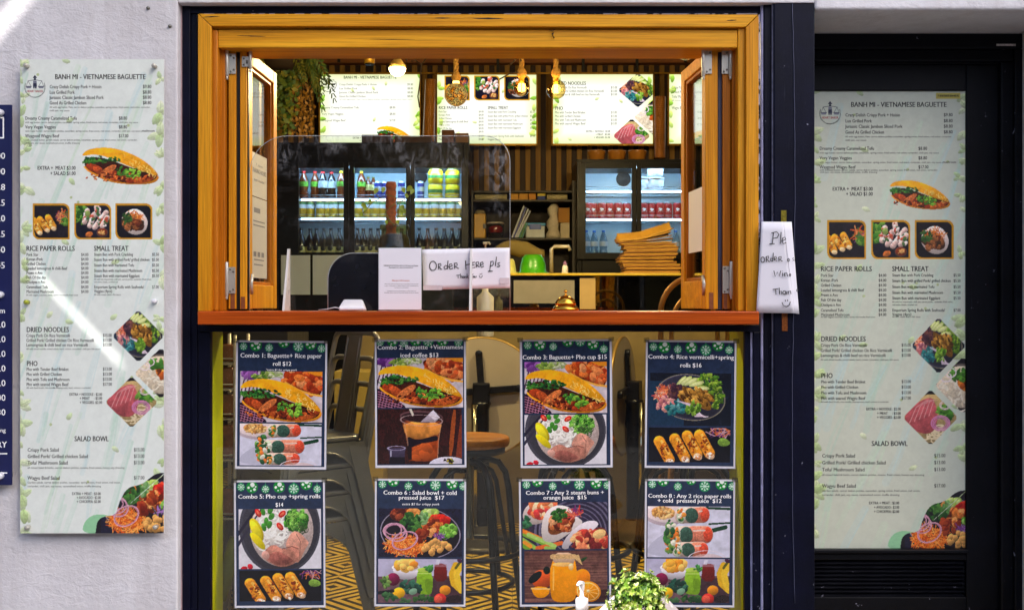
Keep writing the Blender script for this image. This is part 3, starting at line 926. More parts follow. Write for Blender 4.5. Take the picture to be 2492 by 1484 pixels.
# ------------------------------------------------------------------ food pictures (painted in their own reference units)
def cilantro(p, x, y, r, n=10, pal=((60, 130, 40), (96, 158, 44), (40, 100, 36))):
    p.scat(x, y, r, r * .8, n, pal, r * .22, kind='l')
def food_baguette(p, scene=True):                       # 795 x 490
    if scene:
        p.fill((206, 192, 200), .05, .15)
        for x in range(0, 230, 36): p.line([(x - 60, 490), (x + 60, 0)], 14, (86, 44, 74), .1)
        p.poly([(0, 300), (60, 330), (250, 470), (260, 490), (0, 490)], (44, 22, 44), .2)
        for i in range(7): p.line([(0, 330 + 24 * i), (230, 400 + 24 * i)], 5, (196, 120, 150), .1); 
        for i in range(8): p.line([(8 + 30 * i, 490), (40 + 30 * i, 330)], 4, (190, 130, 160), .1)
        p.scat(90, 30, 70, 34, 30, [(128, 66, 150), (160, 96, 176), (96, 40, 120)], 20, 1.8, 'e')
        p.scat(210, 45, 90, 34, 40, [(130, 160, 60), (166, 186, 90), (80, 120, 40)], 20, 1.8, 'l')
        p.ell(330, 20, 90, 34, 12, (176, 190, 130)); p.scat(330, 30, 80, 30, 26, [(150, 176, 80), (206, 210, 170)], 18, 1.8, 'l')
        p.poly([(420, 0), (795, 0), (795, 240), (690, 220), (560, 170), (430, 100)], (92, 30, 14), .4, smooth=2)
        p.scat(560, 80, 130, 70, 34, [(206, 84, 26), (232, 120, 48), (170, 56, 18), (240, 150, 90)], 30, 1.5, 'e', .3)
        p.scat(720, 130, 80, 80, 24, [(214, 92, 40), (150, 46, 20), (232, 130, 70)], 28, 1.5, 'e', .3)
        p.line([(440, 110), (560, 178), (690, 222), (795, 236)], 20, (244, 176, 66))
        p.poly([(640, 0), (795, 0), (795, 46), (720, 36)], (244, 150, 30), .1)
    # lower bread, dark filling, upper bread
    p.poly([(4, 276), (40, 330), (150, 400), (280, 462), (480, 492), (700, 488), (795, 440), (788, 370), (700, 440), (380, 430), (200, 380), (60, 300)], (238, 150, 28), .14, .25, 2, nl=.1)
    p.poly([(20, 250), (60, 190), (190, 180), (340, 230), (560, 320), (780, 375), (770, 420), (700, 462), (560, 476), (440, 470), (300, 440), (140, 370), (40, 310)], (64, 22, 10), .5, 0, 2, nl=.3)
    for a in ((110, 300, 70, 44, 20, (150, 52, 20)), (170, 330, 70, 40, 40, (176, 72, 30)), (265, 335, 108, 36, -36, (200, 108, 54)), (300, 380, 70, 28, -36, (128, 44, 16)),
              (345, 420, 60, 34, 10, (176, 74, 26)), (430, 400, 60, 40, -20, (120, 36, 14)), (520, 440, 70, 34, -10, (150, 50, 18)), (640, 430, 112, 40, -14, (182, 82, 30)), (720, 400, 60, 24, -14, (150, 56, 20))):
        p.ell(*a, .45, .35)
    p.scat(380, 400, 350, 50, 60, [(224, 130, 60), (110, 34, 12), (196, 90, 40), (60, 18, 8)], 9, 1.6, 'e', .4)
    p.poly([(0, 150), (50, 100), (150, 76), (260, 72), (380, 92), (500, 140), (620, 205), (720, 290), (788, 375), (776, 392), (640, 345), (520, 300), (400, 245), (300, 200), (200, 160), (100, 150), (10, 170)], (245, 166, 22), .12, .16, 2, nl=.14)
    for i in range(26):
        x = p.rng.uniform(430, 740); y = 150 + (x - 430) * .55 + p.rng.uniform(-10, 70)
        p.line([(x, y), (x + p.rng.uniform(-20, 26), y + p.rng.uniform(6, 26)), (x + p.rng.uniform(-10, 36), y + p.rng.uniform(20, 40))], 5, (255, 222, 120), .1)
    p.scat(200, 215, 190, 42, 60, [(26, 84, 30), (46, 112, 40), (18, 56, 24), (80, 140, 50)], 16, 1.6, 'l', .3, 20)
    p.scat(60, 235, 60, 24, 18, [(70, 130, 40), (40, 96, 34)], 14, 1.6, 'l', .3)
    cilantro(p, 420, 340, 66, 26); cilantro(p, 535, 370, 80, 30, ((110, 170, 44), (140, 192, 60), (60, 120, 36)))
def food_rolls(p):                                       # 790 x 400, rice paper rolls
    p.fill((214, 212, 230), .04, .10)
    p.poly([(0, 300), (260, 160), (700, 400), (0, 400)], (190, 188, 208), .04, 0, 2)
    p.ell(150, 60, 205, 92, 5, (196, 176, 186)); p.ell(155, 48, 190, 78, 5, (236, 216, 216))
    p.ell(150, 48, 116, 46, 5, (206, 150, 84), .3); p.scat(150, 48, 110, 42, 50, [(226, 172, 96), (180, 120, 60), (240, 196, 130)], 11)
    for a, b, w_ in (((560, 10), (784, 16), 20), ((590, 136), (790, 126), 15), ((600, 192), (750, 160), 34)): p.line([a, b], w_, (22, 62, 40), .2)
    for (x0, x1, y, dy) in ((300, 530, 70, 128), (250, 560, 225, 140), (270, 520, 340, 116)):
        p.cap((x0 + 20, y), (x1, y - 6), dy, (206, 176, 160), .14)
        p.cap((x0 + 180, y - 4), (x1, y - 6), dy * .96, (220, 128, 100), .3)
        p.ell(x1 + 20, y - 6, 44, dy * .42, 0, (212, 74, 48), .3)
        p.ell(x0 + 120, y, 66, dy * .47, 8, (52, 84, 70), .35)
        p.ell(x0 + 20, y + 4, 44, dy * .46, 10, (196, 204, 176), .2)
        p.scat(x0 + 16, y + 4, 34, dy * .36, 22, [(230, 120, 40), (70, 124, 52), (236, 150, 60), (40, 90, 44), (224, 220, 200)], 13, 1.5, 'e', .2)
        p.line([(x0 + 190, y - dy * .25), (x1 - 10, y - dy * .28)], 12, (240, 206, 190), .1)
    p.scat(215, 240, 50, 130, 60, [(230, 120, 44), (60, 120, 56), (110, 150, 70), (220, 216, 196), (40, 84, 50)], 17, 1.4, 'e', .2)
    p.ell(570, 420, 190, 76, 0, (230, 214, 224), .05, .1, 1, .05); p.ell(580, 430, 170, 60, 0, (216, 180, 176), .08, a=.6)
def food_coffee(p):                                      # 825 x 525
    p.fill((48, 20, 20), .3, .3)
    for i in range(26): p.line([(p.rng.uniform(0, 825), -5), (p.rng.uniform(0, 825), 530)], 5, (66, 28, 24), .3, a=.35)
    p.poly([(690, 440), (735, 8), (775, 14), (730, 460)], (156, 72, 30), .3, 0, 1); p.poly([(765, 460), (815, 60), (825, 60), (825, 470)], (126, 52, 30), .3)
    p.poly([(232, 90), (640, 90), (600, 250), (585, 500), (300, 500), (280, 260)], (138, 62, 32), .3, 0, 1)
    p.poly([(240, 120), (634, 120), (604, 250), (540, 250), (470, 300), (400, 280), (330, 300), (272, 250)], (220, 138, 58), .1, .25, 1, nl=.3)
    p.poly([(280, 250), (380, 300), (480, 275), (590, 250), (592, 310), (470, 320), (360, 350), (295, 400)], (24, 14, 26), .3, 0, 2)
    p.poly([(300, 380), (470, 330), (594, 300), (584, 496), (302, 496)], (164, 66, 22), .12, .2, 0, nl=.4)
    p.line([(262, 140), (292, 300), (306, 480)], 9, (220, 170, 130), .1, a=.6); p.line([(622, 140), (596, 300), (586, 470)], 7, (230, 180, 140), .1, a=.6); p.scat(440, 420, 110, 60, 30, [(180, 80, 30), (140, 52, 20)], 30, 1.6, 'e', .1)
    p.poly([(285, 350), (335, 360), (335, 480), (300, 490)], (30, 14, 18), .2)
    p.ell(430, 74, 210, 58, 3, (92, 60, 64)); p.ell(430, 80, 196, 46, 3, (44, 22, 26), .2)
    p.poly([(470, 80), (545, 10), (610, 82), (560, 130), (420, 124)], (186, 170, 184), .15, .2); p.poly([(545, 10), (610, 82), (560, 110), (500, 60)], (224, 214, 224), .1)
    p.line([(320, 0), (345, 55)], 22, (214, 206, 190)); p.ell(430, 110, 210, 54, 3, (200, 170, 170), .1, 0, .8, .06)
    p.poly([(92, 372), (276, 372), (262, 420), (270, 525), (112, 525), (116, 420)], (58, 50, 72), .2, .3, 1); p.ell(184, 374, 92, 22, 0, (168, 156, 186), .1, .1, 1, .2)
    p.poly([(120, 460), (265, 460), (270, 525), (112, 525)], (24, 18, 30), .2); p.line([(130, 400), (128, 450)], 10, (190, 186, 210))
    p.ell(690, 540, 190, 82, 0, (206, 200, 214)); p.scat(700, 505, 60, 18, 14, [(200, 180, 60), (40, 20, 20), (110, 120, 40)], 12)
    p.poly([(640, 500), (655, 470), (680, 500)], (36, 20, 20))
def food_pho(p):                                         # 800 x 480
    p.fill((222, 218, 226), .04, .05)
    p.ell(400, 150, 395, 370, 0, (70, 68, 80), .12, .1); p.ell(405, 150, 372, 348, 0, (58, 56, 66), .15, .15)
    p.ell(420, 170, 306, 290, 0, (196, 176, 170), .2)
    p.scat(330, 120, 150, 130, 40, [(226, 218, 210), (206, 196, 186)], 30, 2.0)
    for i in range(70):
        x, y = p.rng.uniform(230, 470), p.rng.uniform(20, 280); r_ = p.rng.uniform(30, 110); a0 = p.rng.uniform(0, 6.28)
        p.line([(x + r_ * math.cos(a0 + t * .35), y + r_ * .8 * math.sin(a0 + t * .35)) for t in range(7)], 13, [(240, 236, 228), (222, 214, 204), (248, 246, 240)][i % 3], .08)
    p.ell(390, 300, 90, 40, 30, (200, 186, 176), .1, 0, .5, .25); p.ell(400, 190, 60, 50, 0, (246, 242, 236), .1, 0, .9, .3)
    p.scat(560, 90, 105, 90, 120, [(50, 120, 30), (90, 170, 50), (30, 84, 24), (130, 190, 80)], 15, 1.5, 'e', .3); p.scat(560, 80, 100, 80, 26, [(150, 200, 90), (110, 170, 60)], 14, 1.3, 'o')
    p.scat(600, 160, 60, 50, 24, [(44, 96, 34), (60, 80, 44)], 18, 1.2, 'o')
    for x, y in ((320, 60), (270, 100), (300, 125), (245, 145), (310, 10), (235, 20)): p.ell(x, y, 34, 24, x, (66, 140, 44), .3)
    p.poly([(0, 172), (165, -10), (195, -10), (0, 215)], (40, 36, 54), .1); p.poly([(0, 255), (180, 40), (215, -5), (222, 8), (0, 300)], (52, 48, 66), .1)
    p.ell(175, 165, 104, 50, 58, (206, 184, 20), .08); p.ell(168, 168, 90, 36, 58, (238, 222, 40), .08); p.ell(185, 255, 96, 34, 42, (226, 206, 20), .1)
    for x, y, a in ((425, 40, -30), (402, 140, 40), (190, 30, 50)): p.ell(x, y, 40, 24, a, (204, 28, 26), .2); p.ell(x, y, 24, 10, a, (236, 110, 80), .2)
    p.poly([(440, 300), (520, 170), (600, 190), (650, 240), (690, 270), (640, 330), (600, 410), (560, 440), (520, 340)], (196, 138, 118), .2, .15, 2, nl=.2)
    p.poly([(210, 370), (330, 270), (430, 330), (520, 300), (580, 290), (590, 400), (520, 450), (400, 470), (280, 420)], (178, 116, 98), .22, .2, 2, nl=.25)
    p.poly([(260, 380), (380, 330), (500, 390), (540, 420), (420, 460), (320, 430)], (150, 86, 76), .25, .2, 2, nl=.25)
    p.line([(420, 320), (520, 300), (580, 320)], 7, (120, 70, 64)); p.line([(560, 200), (600, 260), (590, 400)], 6, (140, 86, 76)); p.ell(260, 370, 40, 34, 30, (214, 160, 144), .15)
    p.ell(110, 460, 28, 22, 20, (200, 30, 50), .2); p.ell(50, 476, 34, 20, -10, (190, 24, 40), .2)
def food_vermicelli(p):                                  # 785 x 510
    p.fill((20, 26, 40), .25, .2)
    p.poly([(0, 80), (330, 80), (330, 510), (0, 510)], (30, 62, 92), .15, a=.7)
    p.ell(395, 235, 338, 222, 8, (66, 62, 84), .15); p.ell(400, 232, 322, 206, 8, (44, 44, 60), .2); p.ell(395, 235, 338, 222, 8, (180, 170, 130), .1, 0, .7, .025)
    p.scat(540, 90, 120, 80, 70, [(110, 150, 40), (150, 180, 60), (70, 116, 34)], 22, 2, 'l', .3); p.scat(640, 200, 70, 130, 60, [(96, 134, 36), (60, 96, 28), (140, 168, 56)], 20, 2, 'l', .3)
    for i, (x, y) in enumerate(((300, 90), (345, 80), (395, 85), (450, 105), (500, 150))): p.ell(x, y, 74, 24, -50 + i * 12, (196, 206, 120), .1); p.ell(x, y, 60, 15, -50 + i * 12, (226, 230, 160), .1)
    p.scat(150, 200, 90, 70, 90, [(226, 110, 60), (240, 150, 100), (214, 90, 80), (240, 200, 170)], 13, 3, 's', .2); p.scat(160, 300, 80, 60, 60, [(190, 110, 110), (150, 80, 100), (214, 150, 140)], 16, 1.6)
    p.scat(260, 180, 80, 60, 60, [(84, 52, 60), (110, 66, 60), (60, 36, 50)], 18, 1.7, 'e', .4)
    p.poly([(300, 120), (400, 150), (520, 230), (600, 300), (590, 370), (500, 340), (400, 270), (330, 200)], (120, 82, 30), .4, 0, 2); p.scat(450, 230, 150, 70, 90, [(160, 110, 40), (110, 70, 26), (190, 140, 60), (76, 46, 20)], 15, 2.2, 'e', .4, 40)
    p.scat(250, 340, 100, 70, 50, [(40, 120, 120), (30, 90, 100), (90, 150, 150)], 20, 2, 'l', .3)
    for i in range(26): p.line([(270 + i * 5, 270 + i * 2), (400 + i * 5, 300 + i * 5), (440 + i * 5, 420)], 6, [(214, 190, 206), (236, 224, 230), (180, 140, 170)][i % 3], .1)
    p.scat(420, 340, 66, 62, 26, [(96, 140, 40), (130, 170, 60), (66, 104, 30)], 26, 1.6, 'l', .3)
def food_spring(p):                                      # 790 x 335
    p.fill((16, 17, 26), .4, .3)
    p.scat(690, 40, 110, 40, 40, [(110, 50, 120), (60, 30, 70), (214, 110, 50), (190, 150, 160)], 14, 2.6, 's'); p.poly([(660, 140), (700, 90), (785, 120), (786, 170), (700, 182)], (120, 156, 60), .3, .2, 1)
    for x, y in ((60, 110), (210, 85), (330, 55), (450, 45)):
        a, b = (x + 42, y + 25), (x + 142, y + 205)
        p.cap(a, b, 104, (226, 144, 34), .22, .5)
        p.cap((a[0] + 24, a[1]), (b[0] - 4, b[1] - 60), 26, (250, 196, 90), .15, .1)
        p.scat((a[0] + b[0]) / 2, (a[1] + b[1]) / 2, 40, 80, 22, [(150, 66, 14), (196, 100, 24), (120, 44, 16)], 9, 1.5, 'e', .3)
        p.ell(b[0] + 6, b[1] + 22, 42, 32, 20, (232, 188, 150), .3); p.scat(b[0] + 6, b[1] + 24, 30, 22, 10, [(250, 236, 220), (200, 130, 80)], 9)
def food_salad(p):                                       # 860 x 500
    p.fill((26, 26, 48), .3, .2)
    p.ell(430, 250, 416, 270, 6, (150, 140, 160), .1, 0, 1, .025); p.ell(430, 250, 404, 258, 6, (26, 20, 30), .3, .1)
    p.scat(250, 70, 120, 50, 60, [(110, 40, 24), (150, 66, 40), (76, 26, 20)], 20, 1.8, 'e', .4); p.scat(360, 40, 60, 40, 26, [(230, 130, 50), (240, 160, 80)], 20)
    p.scat(530, 40, 70, 36, 26, [(170, 200, 90), (206, 220, 140)], 20, 1.6); p.scat(640, 120, 76, 66, 50, [(206, 36, 24), (226, 70, 40), (170, 20, 20)], 24, 1.3, 'e', .2)
    p.scat(530, 200, 110, 90, 60, [(220, 120, 50), (240, 160, 90), (160, 60, 24), (110, 34, 16)], 24, 1.7, 'e', .35)
    p.scat(350, 130, 110, 90, 50, [(40, 90, 36), (70, 120, 50), (24, 60, 30)], 30, 1.6, 'l', .3); p.scat(460, 90, 40, 60, 20, [(130, 170, 110), (90, 140, 70)], 24, 1.6, 'l')
    p.scat(720, 230, 76, 66, 42, [(120, 180, 60), (150, 200, 90), (80, 140, 40)], 22, 1.2, 'e', .2); p.scat(620, 290, 60, 30, 24, [(170, 120, 190), (120, 60, 140), (40, 70, 30)], 16, 2, 's')
    p.scat(280, 380, 200, 100, 240, [(232, 106, 26), (244, 140, 50), (206, 76, 16), (248, 170, 84)], 15, 3.2, 's', .2)
    p.scat(440, 270, 40, 60, 24, [(120, 30, 16), (160, 60, 30)], 22)
    for i in range(34):
        a = p.rng.random() * 6.28; q = math.sqrt(p.rng.random())
        p.ell(600 + 140 * q * math.cos(a), 400 + 72 * q * math.sin(a), 28, 27, 0, (220, 158, 84), .12, .4)
    for x, y, rx, ry, g_ in ((160, 230, 118, 84, 0), (175, 250, 120, 90, 10), (150, 215, 90, 60, 5), (270, 330, 140, 92, -20)): p.ell(x, y, rx, ry, g_, (222, 170, 190), .08, 0, 1, .14); p.ell(x, y, rx * .93, ry * .92, g_, (170, 96, 130), .08, 0, 1, .05)
def food_juice(p):                                       # 858 x 450
    p.fill((186, 180, 206), .04, .08)
    p.poly([(0, 180), (858, 170), (858, 450), (0, 450)], (104, 76, 84), .12, nl=.2); p.poly([(500, 200), (858, 190), (858, 450), (560, 450)], (60, 36, 44), .15, nl=.2, a=.8)
    p.poly([(140, 90), (430, 90), (390, 190), (330, 212), (230, 212), (175, 180)], (214, 206, 214), .05, .3, 1); p.ell(285, 88, 146, 44, 0, (234, 228, 232)); p.ell(285, 84, 126, 32, 0, (196, 150, 120))
    p.scat(290, 62, 100, 40, 40, [(246, 176, 60), (252, 200, 100), (226, 140, 40)], 30, 1.4, 'e', .1)
    p.ell(155, 210, 68, 66, 0, (116, 26, 64), .15, .5); p.scat(60, 230, 50, 60, 20, [(90, 130, 60), (130, 160, 80), (60, 90, 40)], 26, 2, 'l')
    p.poly([(575, 80), (600, 45), (680, 45), (708, 80), (712, 232), (572, 226)], (112, 26, 24), .15, .15, 1); p.poly([(600, 5), (640, 5), (625, 60), (590, 60)], (216, 212, 226)); p.poly([(580, 50), (704, 50), (706, 80), (578, 80)], (170, 130, 140), .1, a=.6)
    p.poly([(408, 110), (545, 110), (555, 180), (566, 200), (556, 350), (520, 370), (420, 362), (390, 330), (396, 190)], (132, 176, 36), .14, .1, 2, nl=.1); p.poly([(470, 200), (560, 200), (556, 350), (500, 366)], (96, 136, 24), .14, 0, 1, a=.6)
    p.ell(476, 112, 72, 24, 0, (178, 206, 80)); p.line([(404, 150), (550, 150)], 8, (196, 216, 110)); p.scat(530, 95, 40, 24, 12, [(40, 110, 50), (70, 140, 60)], 20, 1.6, 'l')
    for a in range(2): p.line([(800 + a * 50, 60), (760 + a * 46, 150), (780 + a * 46, 250), (858, 320)], 66, [(228, 176, 34), (240, 196, 50)][a], .1)
    p.line([(850, 20), (800, 90)], 26, (90, 90, 30)); p.ell(840, 16, 30, 20, 30, (70, 30, 60))
    p.scat(330, 290, 100, 70, 34, [(30, 74, 60), (50, 100, 80), (24, 54, 44)], 30, 1.5, 'l'); p.ell(360, 335, 44, 32, -20, (120, 160, 130), .1)
    p.ell(215, 350, 62, 56, 0, (240, 178, 28), .1, .4); p.line([(10, 350), (150, 330)], 34, (34, 34, 38), .2); p.ell(690, 320, 58, 50, 0, (222, 136, 30), .12, .4)
    p.scat(110, 390, 80, 30, 18, [(40, 80, 50), (60, 104, 60)], 24, 1.6, 'l'); p.scat(470, 410, 110, 34, 30, [(30, 66, 36), (54, 94, 44)], 22, 1.8, 'l'); p.scat(270, 430, 70, 18, 10, [(60, 96, 60)], 22, 1.6, 'l')
    p.ell(640, 410, 64, 56, 0, (196, 46, 40), .2, .4); p.ell(622, 410, 40, 40, 0, (226, 110, 80), .2, a=.6)
    p.poly([(700, 380), (858, 360), (858, 450), (700, 450)], (30, 24, 26), .3, 0, 1, a=.7)
def food_buns(p):                                        # 876 x 483
    p.fill((44, 42, 66), .2, .2)
    for r_ in range(8): p.ell(560, 300, 130 + r_ * 44, 120 + r_ * 42, 0, (112, 110, 138), .2, 0, .8, .05)
    p.poly([(0, 110), (60, 10), (200, 0), (330, 10), (300, 120), (200, 220), (60, 230), (10, 180)], (206, 190, 184), .1, .2, 2)
    p.scat(210, 80, 130, 90, 60, [(226, 120, 70), (240, 176, 120), (206, 60, 60), (244, 206, 160)], 30, 1.7, 'e', .2)
    p.scat(30, 200, 50, 50, 20, [(30, 90, 60), (50, 120, 80)], 26, 1.5, 'l')
    for x0, y0, x1, y1, c in ((0, 320, 250, 440, (120, 170, 60)), (0, 290, 200, 380, (232, 130, 40)), (0, 380, 130, 470, (150, 190, 80)), (150, 470, 400, 420, (226, 106, 50)), (60, 330, 330, 450, (170, 206, 110)), (0, 440, 60, 483, (110, 160, 50)), (240, 470, 320, 480, (150, 190, 90)), (20, 410, 80, 450, (236, 150, 50))):
        p.line([(x0, y0), (x1, y1)], 40, c, .12)
    def bun(ox, oy, k):
        p.poly([(ox + a * k, oy + b * k) for a, b in ((200, 390), (190, 250), (230, 110), (310, 40), (400, 28), (480, 50), (520, 90), (560, 150), (626, 200), (600, 240), (480, 320), (360, 400), (280, 416))], (224, 212, 208), .06, .18, 2)
        p.poly([(ox + a * k, oy + b * k) for a, b in ((262, 330), (260, 220), (320, 130), (420, 90), (500, 110), (560, 190), (480, 260), (360, 340))], (120, 66, 40), .4, 0, 2)
        p.scat(ox + 400 * k, oy + 210 * k, 120 * k, 90 * k, 60, [(206, 110, 60), (90, 34, 30), (226, 160, 110), (150, 60, 40)], 22 * k, 1.6, 'e', .3)
    bun(0, 0, 1.0)
    p.scat(390, 130, 80, 60, 40, [(40, 100, 40), (70, 136, 56), (24, 70, 30)], 26, 1.5, 'l', .3); p.scat(540, 110, 70, 40, 26, [(206, 50, 50), (120, 50, 110), (226, 110, 80)], 20, 2, 's')
    p.poly([(400, 480), (410, 420), (480, 320), (600, 220), (700, 188), (770, 200), (786, 240), (700, 310), (560, 380), (480, 440), (470, 483)], (216, 206, 212), .06, .2, 2)
    p.poly([(470, 483), (560, 390), (700, 310), (790, 250), (876, 290), (876, 483)], (120, 50, 44), .4, 0, 1)
    p.scat(690, 400, 180, 90, 90, [(190, 60, 50), (110, 36, 40), (226, 130, 90), (240, 180, 120)], 30, 1.6, 'e', .3); p.ell(790, 330, 70, 46, -20, (240, 196, 130), .15)
def food_orange(p):                                      # 855 x 530
    p.fill((104, 66, 60), .2, .25)
    for i in range(40):
        y = p.rng.uniform(0, 530); p.line([(0, y), (420, y + p.rng.uniform(-8, 8)), (855, y)], p.rng.uniform(4, 26), [(140, 96, 84), (76, 44, 46), (120, 80, 70)][i % 3], .2, a=.5)
    p.poly([(420, 430), (855, 400), (855, 530), (420, 530)], (40, 20, 22), .3, a=.7)
    p.ell(590, 290, 86, 104, 20, (236, 130, 14), .12, .3); p.ell(180, 290, 108, 96, 0, (214, 84, 34), .12, .4); p.ell(110, 270, 84, 40, -40, (22, 30, 32), .2); p.ell(230, 200, 36, 40, 0, (20, 30, 26), .2)
    p.leaf(610, 90, 100, 34, -30, (34, 66, 36))
    p.poly([(65, 380), (160, 360), (262, 385), (250, 450), (180, 490), (100, 470)], (246, 152, 14), .12, .1, 2); p.poly([(65, 378), (262, 384), (262, 400), (65, 394)], (250, 200, 110), .1)
    p.poly([(262, 190), (280, 140), (300, 80), (520, 80), (530, 140), (540, 190), (540, 440), (500, 530), (300, 530), (262, 440)], (246, 150, 8), .08, .12, 2, nl=.06)
    p.poly([(290, 20), (515, 20), (520, 120), (470, 150), (300, 140)], (206, 170, 140), .12, .2, 1); p.line([(288, 60), (520, 60)], 46, (214, 172, 116), .2); p.poly([(500, 60), (560, 40), (600, 150), (540, 100)], (220, 180, 120), .2)
    p.ell(400, 140, 112, 22, 0, (252, 196, 110)); p.line([(300, 170), (296, 400)], 14, (255, 190, 80)); p.ell(480, 165, 26, 34, 0, (252, 224, 180), .1, a=.7)
    p.ell(655, 420, 132, 106, 12, (240, 140, 10), .1); p.ell(655, 420, 116, 92, 12, (252, 206, 120), .1); p.ell(655, 420, 106, 84, 12, (246, 150, 14), .15)
    for i in range(10): p.line([(655, 420), (655 + 102 * math.cos(i * .628 + .3), 420 + 80 * math.sin(i * .628 + .3))], 6, (252, 200, 100), .1)
    p.ell(655, 415, 16, 14, 0, (250, 220, 160))
def food_bun_single(p):                                  # 178 x 174
    p.fill((24, 22, 30), .4, .3)
    p.poly([(20, 100), (26, 60), (60, 26), (100, 16), (140, 40), (166, 90), (150, 140), (110, 160), (60, 150)], (226, 208, 200), .08, .25, 2)
    p.poly([(16, 100), (30, 60), (80, 40), (120, 60), (150, 110), (130, 140), (70, 130)], (70, 40, 30), .4, 0, 2)
    p.scat(90, 66, 48, 30, 50, [(226, 120, 40), (206, 90, 30), (240, 160, 80)], 7, 2.4, 's'); p.scat(80, 100, 50, 30, 46, [(110, 50, 30), (60, 40, 26), (150, 90, 50)], 9, 1.6, 'e', .4); p.scat(50, 70, 30, 30, 20, [(40, 70, 34), (60, 100, 44)], 10, 1.5, 'l')
def food_rolls_top(p):                                   # 178 x 174
    p.fill((26, 24, 38), .4, .3)
    p.scat(30, 50, 40, 50, 40, [(60, 120, 40), (110, 160, 60), (40, 84, 30)], 14, 1.6, 'l')
    for a, b in (((60, 30), (46, 90)), ((96, 50), (74, 110)), ((110, 10), (118, 50)), ((160, 40), (100, 118)), ((166, 66), (140, 110))):
        p.cap(a, b, 28, (226, 190, 180), .3, .4); p.scat((a[0] + b[0]) / 2, (a[1] + b[1]) / 2, 14, 26, 9, [(200, 84, 60), (70, 110, 60), (240, 226, 220)], 6, 1.6, 'e', .2)
    p.ell(62, 46, 15, 17, 0, (140, 160, 80), .3); p.ell(140, 146, 31, 25, 0, (90, 66, 60)); p.ell(140, 144, 27, 20, 0, (124, 48, 22), .2); p.scat(140, 144, 18, 12, 14, [(226, 170, 100)], 4)
    p.ell(70, 155, 20, 14, -20, (200, 110, 50), .4)
def food_spring_small(p):                                # 178 x 174
    p.fill((30, 26, 34), .4, .3)
    p.scat(150, 60, 36, 30, 40, [(206, 90, 40), (120, 50, 110), (80, 120, 50), (226, 150, 90)], 9, 2, 's'); p.scat(160, 90, 20, 20, 12, [(70, 120, 40), (110, 150, 60)], 12, 1.5, 'l')
    for a, b in (((-4, 80), (26, 140)), ((28, 76), (66, 126)), ((72, 66), (100, 116))):
        p.cap(a, b, 34, (232, 156, 40), .2, .4); p.scat((a[0] + b[0]) / 2, (a[1] + b[1]) / 2, 14, 24, 8, [(180, 96, 24), (250, 206, 110)], 5); p.ell(b[0] + 2, b[1] + 8, 14, 11, 20, (240, 206, 160), .2)
def food_noodle(p):                                      # 250 x 250
    p.fill((30, 26, 34), .3, .2)
    p.ell(125, 130, 128, 100, 0, (90, 80, 74)); p.ell(125, 132, 118, 92, 0, (214, 196, 170), .2)
    for i in range(50):
        x, y = p.rng.uniform(20, 200), p.rng.uniform(70, 210); a0 = p.rng.random() * 6.28; r_ = p.rng.uniform(16, 50)
        p.line([(x + r_ * math.cos(a0 + t * .4), y + r_ * .7 * math.sin(a0 + t * .4)) for t in range(6)], 8, [(236, 226, 206), (220, 204, 176)][i % 2], .1)
    p.ell(150, 110, 50, 44, 0, (226, 130, 40), .3); p.scat(150, 105, 44, 40, 40, [(180, 84, 30), (110, 50, 24), (240, 160, 70)], 10); p.scat(110, 80, 40, 26, 26, [(90, 150, 50), (60, 110, 40)], 13, 1.6, 'l')
    for x, y in ((50, 90), (70, 70)): p.ell(x, y, 26, 22, 0, (236, 220, 226), .1, 0, 1, .2)
def food_beef(p):                                        # 250 x 250
    p.fill((26, 22, 30), .3, .2)
    p.ell(130, 130, 122, 108, 0, (176, 150, 100), .2)
    for i in range(40):
        x, y = p.rng.uniform(60, 220), p.rng.uniform(150, 230); a0 = p.rng.random() * 6.28; r_ = p.rng.uniform(14, 34)
        p.line([(x + r_ * math.cos(a0 + t * .4), y + r_ * .6 * math.sin(a0 + t * .4)) for t in range(6)], 6, (226, 208, 170), .1)
    p.poly([(0, 120), (60, 60), (130, 30), (150, 70), (160, 130), (140, 190), (90, 200), (30, 170)], (182, 84, 90), .2, .2, 2, nl=.2)
    for i in range(5): p.line([(30 + i * 22, 150 - i * 8), (60 + i * 20, 80 - i * 8), (110 + i * 10, 46)], 3, (222, 160, 160), .1)
    p.scat(190, 100, 40, 30, 40, [(70, 130, 40), (110, 160, 60), (40, 90, 30)], 12, 1.6, 'l')
    for r_ in (44, 36, 28): p.ell(170, 150, r_, r_ * .8, 0, (206, 130, 176), .1, 0, 1, .14)
    for r_ in (26, 20): p.ell(190, 70, r_, r_ * .8, 0, (230, 206, 210), .1, 0, 1, .16)

PRINT = vcol_mat("printed_sheet", 0.35)
PRINT_GLOSS = vcol_mat("printed_laminate", 0.25, coat=0.15)
WINK = M("white_print", (255, 255, 255), 0.4, var=0.0)

